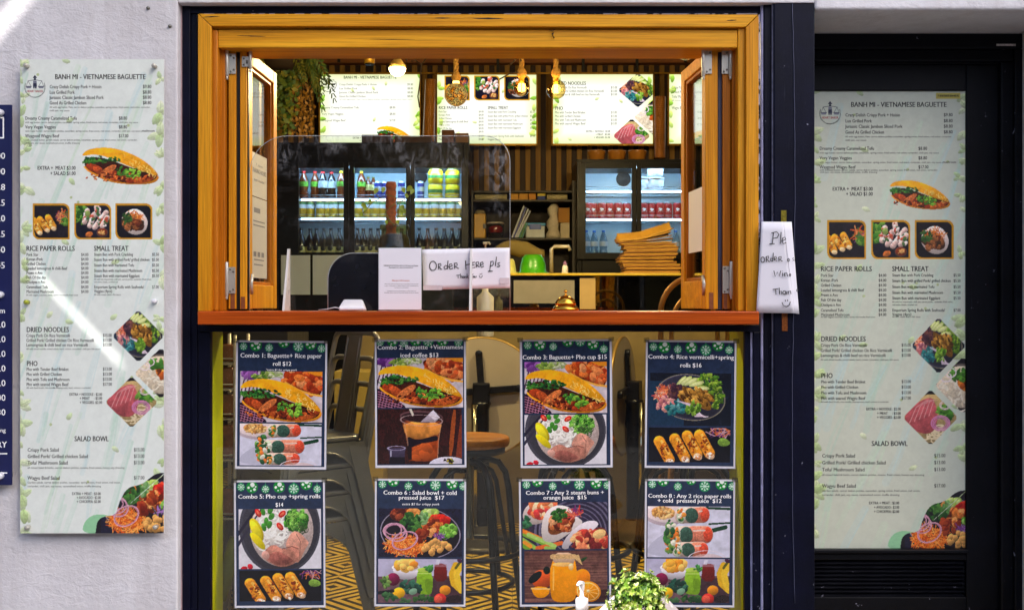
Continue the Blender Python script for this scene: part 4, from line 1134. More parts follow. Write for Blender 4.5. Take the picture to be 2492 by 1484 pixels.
# ------------------------------------------------------------------ eight laminated combo posters on the lower window
def ornament(p, x, y, r_, kind):
    if kind == 's':
        p.line([(x, y - r_ * 1.9), (x, y - r_)], r_ * .07, (60, 150, 100)); p.ell(x, y - r_, r_ * .16, r_ * .16, 0, (30, 160, 90), 0, 0)
        p.ell(x, y, r_, r_, 0, (16, 146, 84), .04, 0)
        for i in range(4):
            a = i * PI / 4 + PI / 8 * 0
            p.line([(x - r_ * .78 * math.cos(a), y - r_ * .78 * math.sin(a)), (x + r_ * .78 * math.cos(a), y + r_ * .78 * math.sin(a))], r_ * .13, (214, 236, 222), .02)
        for i in range(8):
            a = i * PI / 4; cx, cy = x + r_ * .5 * math.cos(a), y + r_ * .5 * math.sin(a)
            for d in (-.5, .5): p.line([(cx, cy), (cx + r_ * .26 * math.cos(a + d), cy + r_ * .26 * math.sin(a + d))], r_ * .1, (214, 236, 222), .02)
    else:
        p.ell(x, y, r_, r_, 0, (8, 140, 48), .04, 0)
        for dx, dy, q in ((.08, -.42, .38), (-.58, .06, .22), (.42, .38, .24), (-.18, .60, .13), (.64, -.08, .13)): p.ell(x + dx * r_, y + dy * r_, q * r_, q * r_, 0, (236, 244, 238), .02, 0)

POSTERS = [
 (.2519, 473.5, 785, (395, 178, 1267, 1410), (408, 193, 1253, 1390),
  [(food_baguette, 795, 490, 433, 470, 1227, 958), (food_rolls, 790, 400, 433, 975, 1222, 1377)],
  [("Combo 1: Baguette+ Rice paper", 432, 1218, 338, 42, 0), ("roll $12", 746, 927, 415, 40, 0), ("*extra $1 for crispy pork", 680, 980, 464, 19, .22)],
  "s463,232,38 d582,218,58 s710,243,40 d853,188,55 s992,227,53 d1112,203,57 s1216,246,40", "baguette photo above rice paper rolls photo, headed Combo 1"),
 (.2519, 884.7, 785, (118, 165, 990, 1395), (132, 178, 975, 1375),
  [(food_baguette, 795, 490, 140, 340, 965, 818), (food_coffee, 825, 525, 138, 832, 952, 1362)],
  [("Combo 2: Baguette +Vietnamese", 138, 970, 256, 42, 0), ("iced coffee $13", 360, 732, 332, 40, 0)],
  "s167,187,38 d286,170,55 s397,195,40 d510,170,55 s630,180,52 d770,172,57 s922,192,40", "baguette photo above iced coffee photo, headed Combo 2"),
 (.2519, 1221, 785, (187, 165, 1068, 1395), (203, 180, 1052, 1378),
  [(food_baguette, 795, 490, 228, 380, 1022, 872), (food_pho, 800, 480, 222, 888, 1015, 1366)],
  [("Combo 3: Baguette+ Pho cup $15", 207, 1025, 352, 42, 0)],
  "s259,217,40 d378,208,57 s505,230,39 d648,178,55 s768,180,50 d890,205,57 s994,257,40", "baguette photo above noodle soup photo, headed Combo 3"),
 (.2519, 1532.6, 785, (148, 175, 1015, 1400), (160, 190, 1003, 1383),
  [(food_vermicelli, 785, 510, 186, 485, 970, 995), (food_spring, 790, 335, 180, 1012, 967, 1345)],
  [("Combo 4: Rice vermicelli+spring", 165, 995, 350, 40, 0), ("rolls $16", 475, 684, 430, 40, 0)],
  "s217,237,40 d322,237,58 s452,258,40 d582,238,57 s722,262,53 d842,215,57 s948,260,40", "vermicelli bowl photo above spring rolls photo, headed Combo 4"),
 (.236, 473.5, 1133.9, (418, 148, 1347, 1452), (432, 162, 1332, 1435),
  [(food_pho, 800, 480, 460, 440, 1307, 1057), (food_spring, 790, 335, 465, 1072, 1307, 1390)],
  [("Combo 5: Pho cup +spring rolls", 455, 1307, 330, 42, 0), ("$14", 840, 922, 415, 40, 0)],
  "s487,212,42 d600,215,60 s739,235,42 d880,213,60 s1031,233,56 d1160,185,60 s1272,237,42", "noodle soup photo above spring rolls photo, headed Combo 5"),
 (.236, 884.7, 1133.9, (115, 135, 1047, 1440), (130, 148, 1033, 1422),
  [(food_salad, 860, 500, 153, 437, 1012, 935), (food_juice, 858, 450, 150, 955, 1008, 1405)],
  [("Combo 6 : Salad bowl + cold", 197, 957, 292, 42, 0), ("pressed juice  $17", 355, 827, 342, 40, 0), ("extra $2 for crispy pork", 390, 775, 400, 23, .22)],
  "s189,188,42 d302,150,60 s456,206,42 d595,140,55 s735,193,56 d908,178,60 s1020,205,42", "salad bowl photo above green juice photo, headed Combo 6"),
 (.236, 1221, 1133.9, (192, 135, 1125, 1438), (208, 150, 1110, 1418),
  [(food_buns, 876, 483, 222, 370, 1098, 853), (food_orange, 855, 530, 238, 870, 1092, 1400)],
  [("Combo 7 : Any 2 steam buns +", 257, 1067, 290, 40, 0), ("orange juice  $15", 437, 887, 340, 40, 0)],
  "s266,188,42 d381,150,58 s536,205,42 d672,138,52 s812,190,56 d986,175,60 s1098,200,42", "steam buns photo above orange juice photo, headed Combo 7"),
 (.236, 1470.3, 1133.9, (416, 138, 1337, 1447), (430, 152, 1322, 1430),
  [(food_rolls, 790, 400, 443, 415, 1290, 938), (food_juice, 858, 450, 435, 955, 1285, 1405)],
  [("Combo 8 : Any 2 rice paper rolls", 443, 1303, 325, 40, 0), ("+ cold  pressed juice  $12", 540, 1203, 374, 40, 0)],
  "s486,188,42 d600,150,58 s750,210,42 d888,140,52 s1027,205,56 d1200,182,60 s1310,205,42", "rice paper rolls photo above green juice photo, headed Combo 8"),
]
TAPEC = glass("clear_tape", (226, 226, 222), .06, .15)
LAM = M("clear_laminate_border", (196, 198, 210), 0.2, var=.03)
YP = .0765
for n_, (q, ox, oy, rc, inn, pics, texts, orn, lab) in enumerate(POSTERS):
    yq = YP
    fx = lambda c: ox + q * c
    fy = lambda c: oy + q * c
    tilt_ = (.5, -.3, -.4, .6, -.35, .3, -.5, .45)[n_]
    t = thing("combo_poster", "laminated combo poster with " + lab, "poster", W((fx(rc[0]) + fx(rc[2])) / 2, fy(rc[3]), yq), "combo posters on the lower window")
    g = MB(); g.pbox(fx(rc[0]) - 1.2, fx(rc[2]) + 1.2, fy(rc[1]) - 1.2, fy(rc[3]) + 1.2, yq, yq + .0012)
    g.build("laminate", LAM, t)
    p = Pic(fx(rc[0]), fy(rc[1]), fx(rc[2]), fy(rc[3]), .95, 40 + n_)
    p.fill((226, 224, 234), .03, .02)
    p.sub(fx(inn[0]), fy(inn[1]), fx(inn[2]), fy(inn[3]), inn[2] - inn[0], inn[3] - inn[1]).fill((36, 50, 78), .12, .14)
    for s_ in orn.split():
        a, b, c = (float(v) for v in s_[1:].split(','))
        ornament(p, a - inn[0], b - inn[1], c, s_[0])
    for fn, rw, rh, a, b, c, d in pics:
        p.sub(fx(a), fy(b), fx(c), fy(d), rw, rh)
        fn(p)
    p.build("print", PRINT_GLOSS, t, yq, .3)
    f = Flat()
    for s_, x0, x1, ba, cp, sh in texts: f.text(s_, fx(x0), fx(x1), fy(ba), q * cp, .022 if sh == 0 else .012, 0, .7, shear=sh)
    f.build("lettering", WINK, t, plane_at(yq))
    for cx_, cy_ in ((rc[0], rc[1]), (rc[2], rc[1])):
        g = MB(); g.pbox(fx(cx_) - 7, fx(cx_) + 7, fy(cy_) - 6, fy(cy_) + 5, yq - .0016, yq - .0013); g.build("tape", TAPEC, t)
    t.rotation_euler = (0, R(tilt_), 0)

# ------------------------------------------------------------------ the long menu: text table in left-board pixels
def c1(v): return .5037 * v
def c2(v): return .5048 * v
MENU = []
def row(src, x0, x1, base, cap, s_, bold=.012):
    k, oy = (.5037, 0) if src == 1 else (.5048, 735.1)
    MENU.append((s_, k * x0, k * x1, oy + k * base, k * cap, bold))
HB = .022
row(1, 265, 704, 384, 24, "BANH MI - VIETNAMESE BAGUETTE", HB)
for y, x1, s_, pr in ((428, 491, "Crazy Delish Crispy Pork + Hoisin", "$9.80"), (455, 361, "Lux Grilled Pork", "$8.80"), (480, 501, "Jurassic Classic Jambon Sliced Pork", "$8.80"), (506, 418, "Good As Grilled Chicken", "$8.80")):
    row(1, 240, x1, y, 16, s_); row(1, 690, 732, y - 1, 16, pr)
row(1, 240, 728, 523, 8, "All with egg butter, Pate, carrot daikon pickles, cucumber, spring onion, fried onion, red onion, coriander,", -.006)
row(1, 240, 336, 539, 8, "chilli jam, soy sauce", -.006)
for y, x1, s_, pr, px1 in ((580, 372, "Dreamy Creamy Caramelized Tofu", "$8.80", 615), (622, 270, "Very Vegan Veggies", "$8.80", 615), (665, 286, "Waygood Wagyu Beef", "$17.00", 621)):
    row(1, 122, x1, y, 16, s_); row(1, 574, px1, y, 16, pr)
row(1, 122, 668, 596, 8, "with egg butter, carrot daikon pickles, cucumber, spring onion, fried onion, red onion, coriander, chilli jam, soy sauce", -.006)
row(1, 123, 680, 638, 8, "with vegan butter, carrot daikon pickles, cucumber, spring onion, fried onion, red onion, coriander, chilli jam, soy sauce", -.006)
row(1, 682, 748, 638, 11, ",mushroom", .02)
row(1, 123, 664, 681, 8, "with unsalted butter, garden salads, carrot daikon pickles, cucumber, spring onion, fried onion, red onion, coriander,", -.006)
row(1, 123, 386, 696, 8, "chilli jam, soy sauce, caramelised onion, truffle dressing", -.006)
row(1, 181, 366, 821, 18, "EXTRA +  MEAT $3.00", HB); row(1, 243, 366, 847, 18, "+ SALAD $1.00", HB)
row(1, 127, 362, 1212, 24, "RICE PAPER ROLLS", HB); row(1, 454, 621, 1212, 24, "SMALL TREAT", HB)
for y, x1, s_ in ((1237, 186, "Pork Star"), (1259, 207, "Korean iPork"), (1281, 222, "Grilled Chicken"), (1303, 325, "Loaded lemongrass & chilli Beef"), (1325, 206, "Prawn n Avo"), (1347, 222, "Fish Of the day"), (1369, 220, "Chickpea n Avo"), (1393, 232, "Caramelised Tofu"), (1415, 260, "Marinated Mushroom")):
    row(1, 128, x1, y, 14, s_); row(1, 392, 428, y, 14, "$4.00")
row(1, 127, 377, 1429, 8, "All with veggies, cucumber, herbs, carrot, rice noodle, fried onion", -.006)
for y, x1, s_, pr in ((1236, 643, "Steam Bun with Pork Crackling", "$5.50"), (1261, 723, "Steam Bun with grilled Pork/ grilled chicken", "$5.50"), (1288, 648, "Steam Bun with marinated Tofu", "$5.50"), (1314, 688, "Steam Bun with marinated Mushroom", "$5.50"), (1339, 675, "Steam Bun with marinated Eggplant", "$5.50"), (1393, 696, "Emporium Spring Rolls with Seafoods/", "$7.00"), (1413, 543, "Veggies (4pcs)", "")):
    row(1, 455, x1, y, 14, s_)
    if pr: row(1, 735, 768, y, 14, pr)
row(1, 455, 732, 1353, 8, "All with hot mayonnaise, chilli jam, carrot pickles, coriander, fried onion,", -.006); row(1, 455, 570, 1366, 8, "red onion, hoisin, crushed nut", -.006); row(1, 455, 584, 1427, 8, "All with mixed salad n fish sauce", -.006)
row(2, 128, 333, 144, 24, "DRIED NOODLES", HB)
for y, x1, s_, pr in ((168, 338, "Crispy Pork On Rice Vermicelli", "$15.00"), (191, 453, "Grilled Pork/ Grilled chicken On Rice Vermicelli", "$13.00"), (213, 424, "Lemongrass & chilli beef on rice Vermicelli", "$13.00")):
    row(2, 127, x1, y, 15, s_); row(2, 496, 539, y - 1, 15, pr)
row(2, 127, 484, 229, 8, "All with dried noodle, mixed salads, herd, onions, cucumber, chilli jam, fish sauce", -.006)
row(2, 129, 182, 307, 24, "PHO", HB)
for y, x1, s_, pr in ((330, 331, "Pho with Tender Beef Brisket", "$13.00"), (354, 299, "Pho with Grilled Chicken", "$13.00"), (379, 336, "Pho with Tofu and Mushroom", "$13.00"), (403, 330, "Pho with seared Wagyu Beef", "$17.00")):
    row(2, 128, x1, y, 15, s_); row(2, 496, 540, y - 1, 15, pr)
row(2, 128, 439, 416, 8, "All with beef broth, rice noodle, beansprouts, basil, onions n coriander", -.006)
for y, x0, s_ in ((450, 335, "EXTRA + NOODLE : $2.00"), (469, 384, "+ MEAT     : $3.00"), (489, 384, "+ VEGGIES: $2.00")): row(2, x0, 493, y, 13, s_, HB)
row(2, 359, 524, 669, 24, "SALAD BOWL", HB)
for y, x1, s_, pr in ((719, 285, "Crispy Pork Salad", "$15.00"), (750, 425, "Grilled Pork/ Grilled chicken Salad", "$13.00"), (781, 328, "Tofu/ Mushroom Salad", "$13.00"), (854, 289, "Wagyu Beef Salad", "$17.00")):
    row(2, 133, x1, y, 17, s_); row(2, 645, 697, y - 1, 17, pr)
row(2, 133, 600, 801, 9, "all mixed Salad & herbs, carrot daikon pickles, onions, fried onion, honey soy dressing", -.006)
row(2, 133, 582, 872, 9, "Garden salads, carrot daikon pickles, cucumber, spring onion, fried onion, red onion,", -.006); row(2, 133, 487, 890, 9, "coriander, chilli jam, soy sauce, caramelised onion, truffle dressing", -.006)
for y, x0, s_ in ((928, 347, "EXTRA + MEAT : $3.00"), (947, 370, "+ AVOCADO : $2.00"), (966, 370, "+ CHICKPEA: $2.00")): row(2, x0, 486, y, 13, s_, HB)

REDINK = M("red_print", (170, 24, 34), 0.5)
LOGOBLUE = M("blue_black_print", (28, 34, 62), 0.5)
def logo(f, cx, cy, r_):
    f.ring(cx, cy, r_, r_ * .07, 2, .3, 30, -205, 25)
    f.poly([(cx - .22 * r_, cy - .92 * r_), (cx, cy - 1.22 * r_), (cx + .22 * r_, cy - .92 * r_)], 2, .32)
    f.disc(cx, cy - .8 * r_, .12 * r_, 2, .31, 10)
    f.poly([(cx - .2 * r_, cy - .05 * r_), (cx - .16 * r_, cy - .66 * r_), (cx + .16 * r_, cy - .66 * r_), (cx + .22 * r_, cy - .05 * r_)], 3, .32)
    f.poly([(cx - .16 * r_, cy + .12 * r_), (cx - .17 * r_, cy - .4 * r_), (cx + .17 * r_, cy - .4 * r_), (cx + .16 * r_, cy + .12 * r_), (cx + .02 * r_, cy + .12 * r_), (cx, cy - .2 * r_), (cx - .04 * r_, cy + .12 * r_)], 2, .34)
    f.line([(cx - .72 * r_, cy - .62 * r_), (cx, cy - .74 * r_), (cx + .72 * r_, cy - .62 * r_)], r_ * .05, 2, .36)
    for sx in (-1, 1):
        for d in (-.26, .26): f.line([(cx + sx * .68 * r_, cy - .62 * r_), (cx + (sx * .62 + d) * r_, cy - .08 * r_)], r_ * .035, 2, .33)
        f.poly([(cx + (sx * .62 - .3) * r_, cy - .1 * r_), (cx + (sx * .62 + .3) * r_, cy - .1 * r_), (cx + (sx * .62 + .2) * r_, cy + .1 * r_), (cx + (sx * .62 - .2) * r_, cy + .1 * r_)], 3, .33)
        f.line([(cx + (sx * .62 - .3) * r_, cy - .1 * r_), (cx + (sx * .62 + .3) * r_, cy - .1 * r_)], r_ * .05, 2, .35)
    f.text("HEART BAKER", cx - .80 * r_, cx + .80 * r_, cy + .5 * r_, .22 * r_, .03, 1, .35)
GREYINK = M("grey_print", (120, 124, 140), 0.5)

def menu_backdrop(p, tint=(224, 228, 230)):
    x0, y0, x1, y1 = p.box
    w_, h_ = x1 - x0, y1 - y0
    p.sub(x0, y0, x1, y1, 350, 1155)
    p.fill(tint, .015, .02)
    for i in range(70):
        x, y = p.rng.uniform(-20, 360), p.rng.uniform(0, 1155); L = p.rng.uniform(60, 240); k = p.rng.uniform(-.5, -.15)
        c = [(196, 224, 206), (190, 220, 222), (204, 228, 200), (180, 216, 196)][i % 4]
        p.line([(x, y), (x + k * L * .5 + p.rng.uniform(-8, 8), y + L * .5), (x + k * L, y + L)], p.rng.uniform(5, 20), c, .05, a=.22)
        p.line([(x + 5, y), (x + 5 + k * L * .8, y + L * .8)], p.rng.uniform(2, 6), c, .05, a=.3)
    pal = [(206, 220, 170), (190, 210, 150), (214, 226, 182), (178, 202, 138)]
    def sprig(x, y, r_):
        for a in p.rng.uniform(0, 360, 4):
            p.leaf(x + r_ * .5 * math.cos(R(a)), y + r_ * .5 * math.sin(R(a)), r_ * 1.3, r_ * .7, a, pal[p.rng.integers(4)], .16, .7)
            p.line([(x, y), (x + r_ * math.cos(R(a)), y + r_ * math.sin(R(a)))], 1.3, (164, 188, 124), .1, a=.6)
    for y in range(6, 1155, 44):
        if p.rng.random() < .85: sprig(p.rng.uniform(-4, 12), y + p.rng.uniform(-12, 12), p.rng.uniform(16, 32))
        if p.rng.random() < .8: sprig(p.rng.uniform(338, 354), y + p.rng.uniform(-12, 12), p.rng.uniform(16, 32))
    for x, y in ((112, 4), (122, 148), (126, 298), (72, 622), (120, 640), (228, 628), (120, 870), (232, 950), (110, 446), (232, 494)): p.leaf(x, y, 24, 13, p.rng.uniform(-60, 60), pal[p.rng.integers(4)], .15, .7)
    for _ in range(12): p.ell(p.rng.uniform(40, 320), p.rng.uniform(20, 1140), 3.4, 3.4, 0, (186, 200, 150), .1, 0)

def rsq(x0, y0, x1, y1, r_):
    """rectangle with round top-right and bottom-left corners"""
    pts = [(x0, y0)]
    pts += [(x1 - r_ + r_ * math.sin(R(a)), y0 + r_ - r_ * math.cos(R(a))) for a in range(0, 91, 15)]
    pts += [(x1, y1)]
    pts += [(x0 + r_ - r_ * math.sin(R(a)), y1 - r_ + r_ * math.cos(R(a))) for a in range(0, 91, 15)]
    return pts
def diamond(p, fn, x0, y0, x1, y1, rw, rh, rnd=.06):
    cx, cy = (x0 + x1) / 2, (y0 + y1) / 2
    pts = chaikin([(cx, y0), (x1, cy), (cx, y1), (x0, cy)], 1)
    pts = []
    for (ax, ay), (bx, by), (qx, qy) in (((x0, cy), (cx, y0), (x1, cy)), ((cx, y0), (x1, cy), (cx, y1)), ((x1, cy), (cx, y1), (x0, cy)), ((cx, y1), (x0, cy), (cx, y0))):
        pts += [(bx + (ax - bx) * rnd, by + (ay - by) * rnd), (bx + (qx - bx) * rnd, by + (qy - by) * rnd)]
    p.sub(max(x0, p.box[0]), y0, min(x1, p.box[2]), min(y1, p.box[3]), rw, rh, pts)
    p.o = (x0, y0); p.k = (rw / (x1 - x0), rh / (y1 - y0)); p.GX = (p.gx - x0) * p.k[0]; p.GY = (p.gy - y0) * p.k[1]
    fn(p)
def picframe(p, fn, x0, y0, x1, y1):
    p.sub(x0, y0, x1, y1, 178, 174, rsq(x0, y0, x1, y1, (x1 - x0) * .17)); p.fill((206, 148, 20), .08, .05)
    d = (x1 - x0) * .045
    p.sub(x0 + d, y0 + d, x1 - d, y1 - d, 178, 174, rsq(x0 + d, y0 + d, x1 - d, y1 - d, (x1 - x0) * .15)); fn(p)
def corner_bowl(p, x0, y0, x1, y1):
    w_, h_ = x1 - x0, y1 - y0
    gp = chaikin([(x0 - .2 * w_, y1 + 2), (x0 - .16 * w_, y1 - .2 * h_), (x0 - .02 * w_, y1 - .32 * h_), (x0 + .22 * w_, y1 - .3 * h_), (x0 + .4 * w_, y1 - .1 * h_), (x0 + .4 * w_, y1 + 2)], 2)
    p.sub(*p.box, p.box[2] - p.box[0], p.box[3] - p.box[1]); p.poly([(a - p.box[0], b - p.box[1]) for a, b in gp], (150, 206, 160), .04)
    bp = [(x0, y1 + 1)] + chaikin([(x0, y1), (x0 + .02 * w_, y1 - .2 * h_), (x0 + .12 * w_, y1 - .28 * h_), (x0 + .3 * w_, y1 - .3 * h_), (x0 + .34 * w_, y1 - .5 * h_), (x0 + .46 * w_, y1 - .76 * h_), (x0 + .68 * w_, y1 - .8 * h_), (x0 + .86 * w_, y1 - .98 * h_), (x1, y0), (x1 + 6, y0)], 2)[2:-2] + [(x1 + 2, y0), (x1 + 2, y1 + 1)]
    p.sub(x0, y0, x1, y1, 860, 640, bp); p.fill((24, 20, 32), .25, .2)
    p.sub(x0 + .08 * w_, y0 + .12 * h_, x1 + .26 * w_, y1 + .02 * h_, 860, 500, bp)
    p.mk &= (p.gx <= p.box[2] + 1e-6)[None, :]
    food_salad(p)

def tall_menu(root, Y, box, fx, fy, fs, baguette, squares, d1, d2, d3, bowl, logo_at, tint, seed, cell=1.25):
    p = Pic(*box, cell, seed)
    menu_backdrop(p, tint)
    p.sub(*baguette, 795, 440); p.GY = p.GY + 62
    food_baguette(p, False)
    for fn, r_ in zip((food_spring_small, food_rolls_top, food_bun_single), squares): picframe(p, fn, *r_)
    diamond(p, food_vermicelli, *d1, 785, 510); diamond(p, food_noodle, *d2, 250, 250); diamond(p, food_beef, *d3, 250, 250)
    corner_bowl(p, *bowl)
    p.build("print", PRINT, root, Y, .3)
    f = Flat()
    for s_, x0, x1, ba, cp, bo in MENU: f.text(s_, fx(x0), fx(x1), fy(ba), cp * fs, bo, 0, .7)
    logo(f, *logo_at)
    f.build("lettering", [INK, REDINK, LOGOBLUE, GREYINK], root, plane_at(Y))

YM = -.034
t = thing("menu_board", "tall white menu board bolted to the rough rendered wall", "menu board", W(223, 1298, YM), "tall menu boards")
g = MB(); g.pbox(49, 399, 144.5, 1297, YM, YM + .006)
g.build("panel", M("white_panel_edge", (206, 208, 206), 0.4, var=.03), t, .0015)
ident = lambda v: v
tall_menu(t, YM, (49.3, 144.8, 398.7, 1296.7), ident, ident, 1.0, (200, 357, 387, 452), [(80, 495.6, 170, 583), (181, 495.6, 270.5, 583), (281, 495.6, 371, 583)],
          (273, 753.6, 400, 882), (327, 846, 456, 970), (256, 915.6, 384, 1041), (232, 1149, 400, 1297), (85, 213, 24.5), (232, 238, 232), 5)
for px, py, c in ((67, 162, 0), (378, 163, 0), (68, 735, 1), (378, 733, 2), (70, 1281, 0), (381, 1280, 0)):
    g = MB(); rot = Matrix.Rotation(R(90), 3, 'X')
    g.lathe([(.0, .020), (.0062, .0195), (.0074, .017), (.0074, 0.0), (.005, -.002), (.005, -.034)], W(px, py, YM - .001), 16, rot=rot)
    g.build("bolt", STEEL if c == 0 else (M("yellowed_bolt", (170, 176, 60), .35, .6) if c == 1 else WHITE), t)

# same menu as a poster behind the glass of the door
ay = [100, 187, 289, 331, 416, 605, 710, 802, 885, 979, 1068, 1094, 1162, 1220, 1300]
by = [161, 254, 362, 408, 466, 654, 767, 824, 914, 1016, 1079, 1108, 1181, 1244, 1330]
mx = lambda v: 1997 + (v - 64) * 1.055
my = lambda v: float(np.interp(v, ay, by))
YD2 = YD + .055
t = thing("menu_poster", "dim tall menu poster filling the glass panel of the black door", "menu poster", W(2166, 1336, YD2), "tall menu boards")
g = MB(); g.pbox(1940, 2349.5, 222, 1335.5, YD2, YD2 + .003)
g.build("sheet", M("menu_sheet", (196, 198, 196), 0.5, var=.03), t)
tall_menu(t, YD2, (1972, 222.3, 2349.2, 1335.2), mx, my, .98, (2165, 437, 2313, 512), [(2013, 536, 2108, 631), (2120, 536, 2215, 631), (2226, 536, 2321, 631)],
          (2217, 772, 2351, 910), (2275, 868, 2412, 1006), (2197, 947, 2332, 1084), (2190, 1192, 2350, 1336), (2020, 277, 25), (208, 214, 198), 9)
g = MB(); g.pbox(2278, 2337, 226.5, 241, YD2 - .0016, YD2 - .0012)
o = g.build("sticker", M("yellow_sticker", (206, 190, 90), .5, var=.05), t)
f = Flat(); f.text("F: HEARTBAKER BUN MEE P/L", 2282, 2333, 236.5, 5, .03, 0, 2.4); f.build("sticker_text", INK, t, plane_at(YD2))

# dark blue price board cut by the left edge of the picture
t = thing("price_board", "dark blue board with white prices at the far left of the rendered wall", "sign", W(-120, 1180, YM))
g = MB(); g.pbox(-330, 28, 255, 1180, YM, YM + .008)
g.build("panel", M("dark_blue_board", (20, 26, 78), .4, var=.1), t, .0015)
f = Flat()
for i, s_ in enumerate(("$8.00", "$9.00", "$5.8", "$6.5", "$7.0", "$5.5", "$6.40", "$5.45")): f.text(s_, -60, 13, 387 + i * 38, 15, .012, 0, .5, 'r')
f.text("8am - 4pm", -100, 13, 762, 13, .012, 0, .5, 'r')
for i, s_ in enumerate(("0", "0", "0", "0", "0", "00", "30")): f.text("7." + s_, -60, 14, 797 + i * 35.5, 15, .012, 0, .5, 'r')
f.text("catering", -80, 14, 1051, 10, .008, 0, .5, 'r'); f.text("DELIVERY", -110, 17, 1088, 14, .02, 0, .5, 'r')
f.rect(-120, 1101.5, 18, 1105, 0, .5); f.rect(-120, 1148.5, 18, 1151.5, 0, .5)
for r_ in ((-120, 285, 10, 288.5), (-120, 334, 10, 337.5), (6.5, 288.5, 10, 334)): f.rect(*r_, 0, .5)
f.build("lettering", WINK, t, plane_at(YM))
for py in (275, 717, 1157):
    g = MB(); g.lathe([(.0, .020), (.009, .0195), (.0105, .017), (.0105, 0.0), (.007, -.002), (.007, -.034)], W(3, py, YM - .001), 18, rot=Matrix.Rotation(R(90), 3, 'X'))
    g.build("bolt", WHITE, t)
# ------------------------------------------------------------------ lit menu light boxes on the rear wall
YL = 4.95
GOLD = M("brass_frame", (176, 132, 36), 0.4, 0.6)
LBPRINT = vcol_mat("backlit_print", emit=.54)
LBINK = M("backlit_ink", (14, 18, 10), 0.6)
LBINK2 = emis("backlit_grey_ink", (128, 128, 96), 0.22)
def glow_back(p, seed):
    x0, y0, x1, y1 = p.box
    p.sub(x0, y0, x1, y1, 250, 178); p.fill((252, 252, 240), .0, .0)
    u = (p.gx - x0) / (x1 - x0); v = (p.gy - y0) / (y1 - y0)
    e = np.minimum(np.minimum(u, 1 - u)[None, :] * 250, np.minimum(v, 1 - v)[:, None] * 178)
    k = np.clip(1 - e / 30, 0, 1)[..., None]
    p.img = p.img * (1 - .55 * k) + np.array([214, 232, 130]) / 255 * .55 * k
    p.img = np.clip(p.img * (1 - .04 * (1 - p.nl[..., None])), 0, 1)
    for _ in range(14):
        s_ = p.rng.random() < .5
        p.leaf(p.rng.uniform(0, 14) if s_ else p.rng.uniform(236, 250), p.rng.uniform(0, 178), 22, 11, p.rng.uniform(0, 360), [(170, 206, 80), (196, 220, 110), (140, 186, 60)][p.rng.integers(3)], .1)
    for _ in range(5): p.leaf(p.rng.uniform(40, 210), p.rng.uniform(6, 170), 14, 7, p.rng.uniform(0, 360), (216, 226, 160), .1)
def lightbox(px0, px1, py0, py1, label, paint, rows, lg=None, seed=3):
    t = thing("menu_light_box", label, "light box", W((px0 + px1) / 2, py1, YL), "lit menu boxes above the counter")
    g = MB(); g.pbox(px0 + 2, px1 - 2, py0 + 2, py1 - 2, YL + .012, YL + .06); g.build("housing", GOLD, t)
    g = MB()
    for r_ in ((px0, px1, py0, py0 + 5), (px0, px1, py1 - 5, py1), (px0, px0 + 4, py0 + 5, py1 - 5), (px1 - 4, px1, py0 + 5, py1 - 5)): g.pbox(*r_, YL - .004, YL + .0115)
    g.build("frame", GOLD, t, .002)
    p = Pic(px0 + 4, py0 + 5, px1 - 4, py1 - 5, .95, seed)
    glow_back(p, seed); paint(p)
    p.build("print", LBPRINT, t, YL + .009, 0)
    f = Flat()
    for x0, x1, ba, cp, s_, bo in rows: f.text(s_, x0, x1, ba, cp, bo, 0 if bo > .015 else 1, .8)
    if lg: logo(f, *lg)
    f.mi = [0 if m >= 2 else m for m in f.mi] if lg else f.mi
    f.build("lettering", [LBINK, LBINK2], t, plane_at(YL + .009))
    for px in (px0 + 3, px1 - 3):
        for py in (py0 + 3, py1 - 3):
            g = MB(); g.lathe([(0, .012), (.007, .010), (.007, 0)], W(px, py, YL - .004), 10, rot=Matrix.Rotation(R(90), 3, 'X')); g.build("corner_screw", GOLD, t)
b3 = lambda c: .3 * c
bx = lambda c: 423.6 + .3 * c
rw_ = lambda x0, x1, ba, cp, s_, bo=.008: (bx(x0), bx(x1), b3(ba), b3(cp), s_, bo)
rows = [rw_(1375, 1805, 641, 24, "BANH MI - VIETNAMESE BAGUETTE", HB)]
for y, x1, s_, pr in ((695, 1645, "Crazy Delish Crispy Pork + Hoisin", "$9.80"), (728, 1487, "Lux Grilled Pork", "$8.80"), (760, 1655, "Jurassic Classic Jambon Sliced Pork", "$8.80"), (791, 1555, "Good As Grilled Chicken", "$8.80")):
    rows += [rw_(1340, x1, y, 17, s_), rw_(1892, 1940, y, 17, pr)]
for y, x1, s_, pr in ((882, 1500, "Dreamy Creamy Caramelized Tofu", "$8.80"), (934, 1375, "Very Vegan Veggies", "$8.80"), (986, 1390, "Waygood Wagyu Beef", "$17.00")):
    rows += [rw_(1198, x1, y, 17, s_), rw_(1748, 1796, y, 17, pr)]
rows += [rw_(1450, 1615, 1128, 16, "EXTRA +  MEAT $3.00", HB), rw_(1505, 1615, 1151, 16, "+ SALAD $1.00", HB), rw_(1340, 1930, 812, 8, "All with egg butter, Pate, carrot daikon pickles, cucumber, spring onion, fried onion", -.006)]
def pb1(p): p.sub(917, 306, 1003, 352, 795, 440); p.GY = p.GY + 62; food_baguette(p, False)
lightbox(775, 1025, 176, 356, "lit menu box headed with baguettes, sandwich picture at its bottom right", pb1, rows, (800.5, 206, 18), 21)
b4 = lambda c: .33 * c
bx = lambda c: 1046.6 + .33 * c
rw_ = lambda x0, x1, ba, cp, s_, bo=.008: (bx(x0), bx(x1), b4(ba), b4(cp), s_, bo)
rows = [rw_(63, 275, 806, 21, "RICE PAPER ROLLS", HB), rw_(425, 575, 806, 21, "SMALL TREAT", HB)]
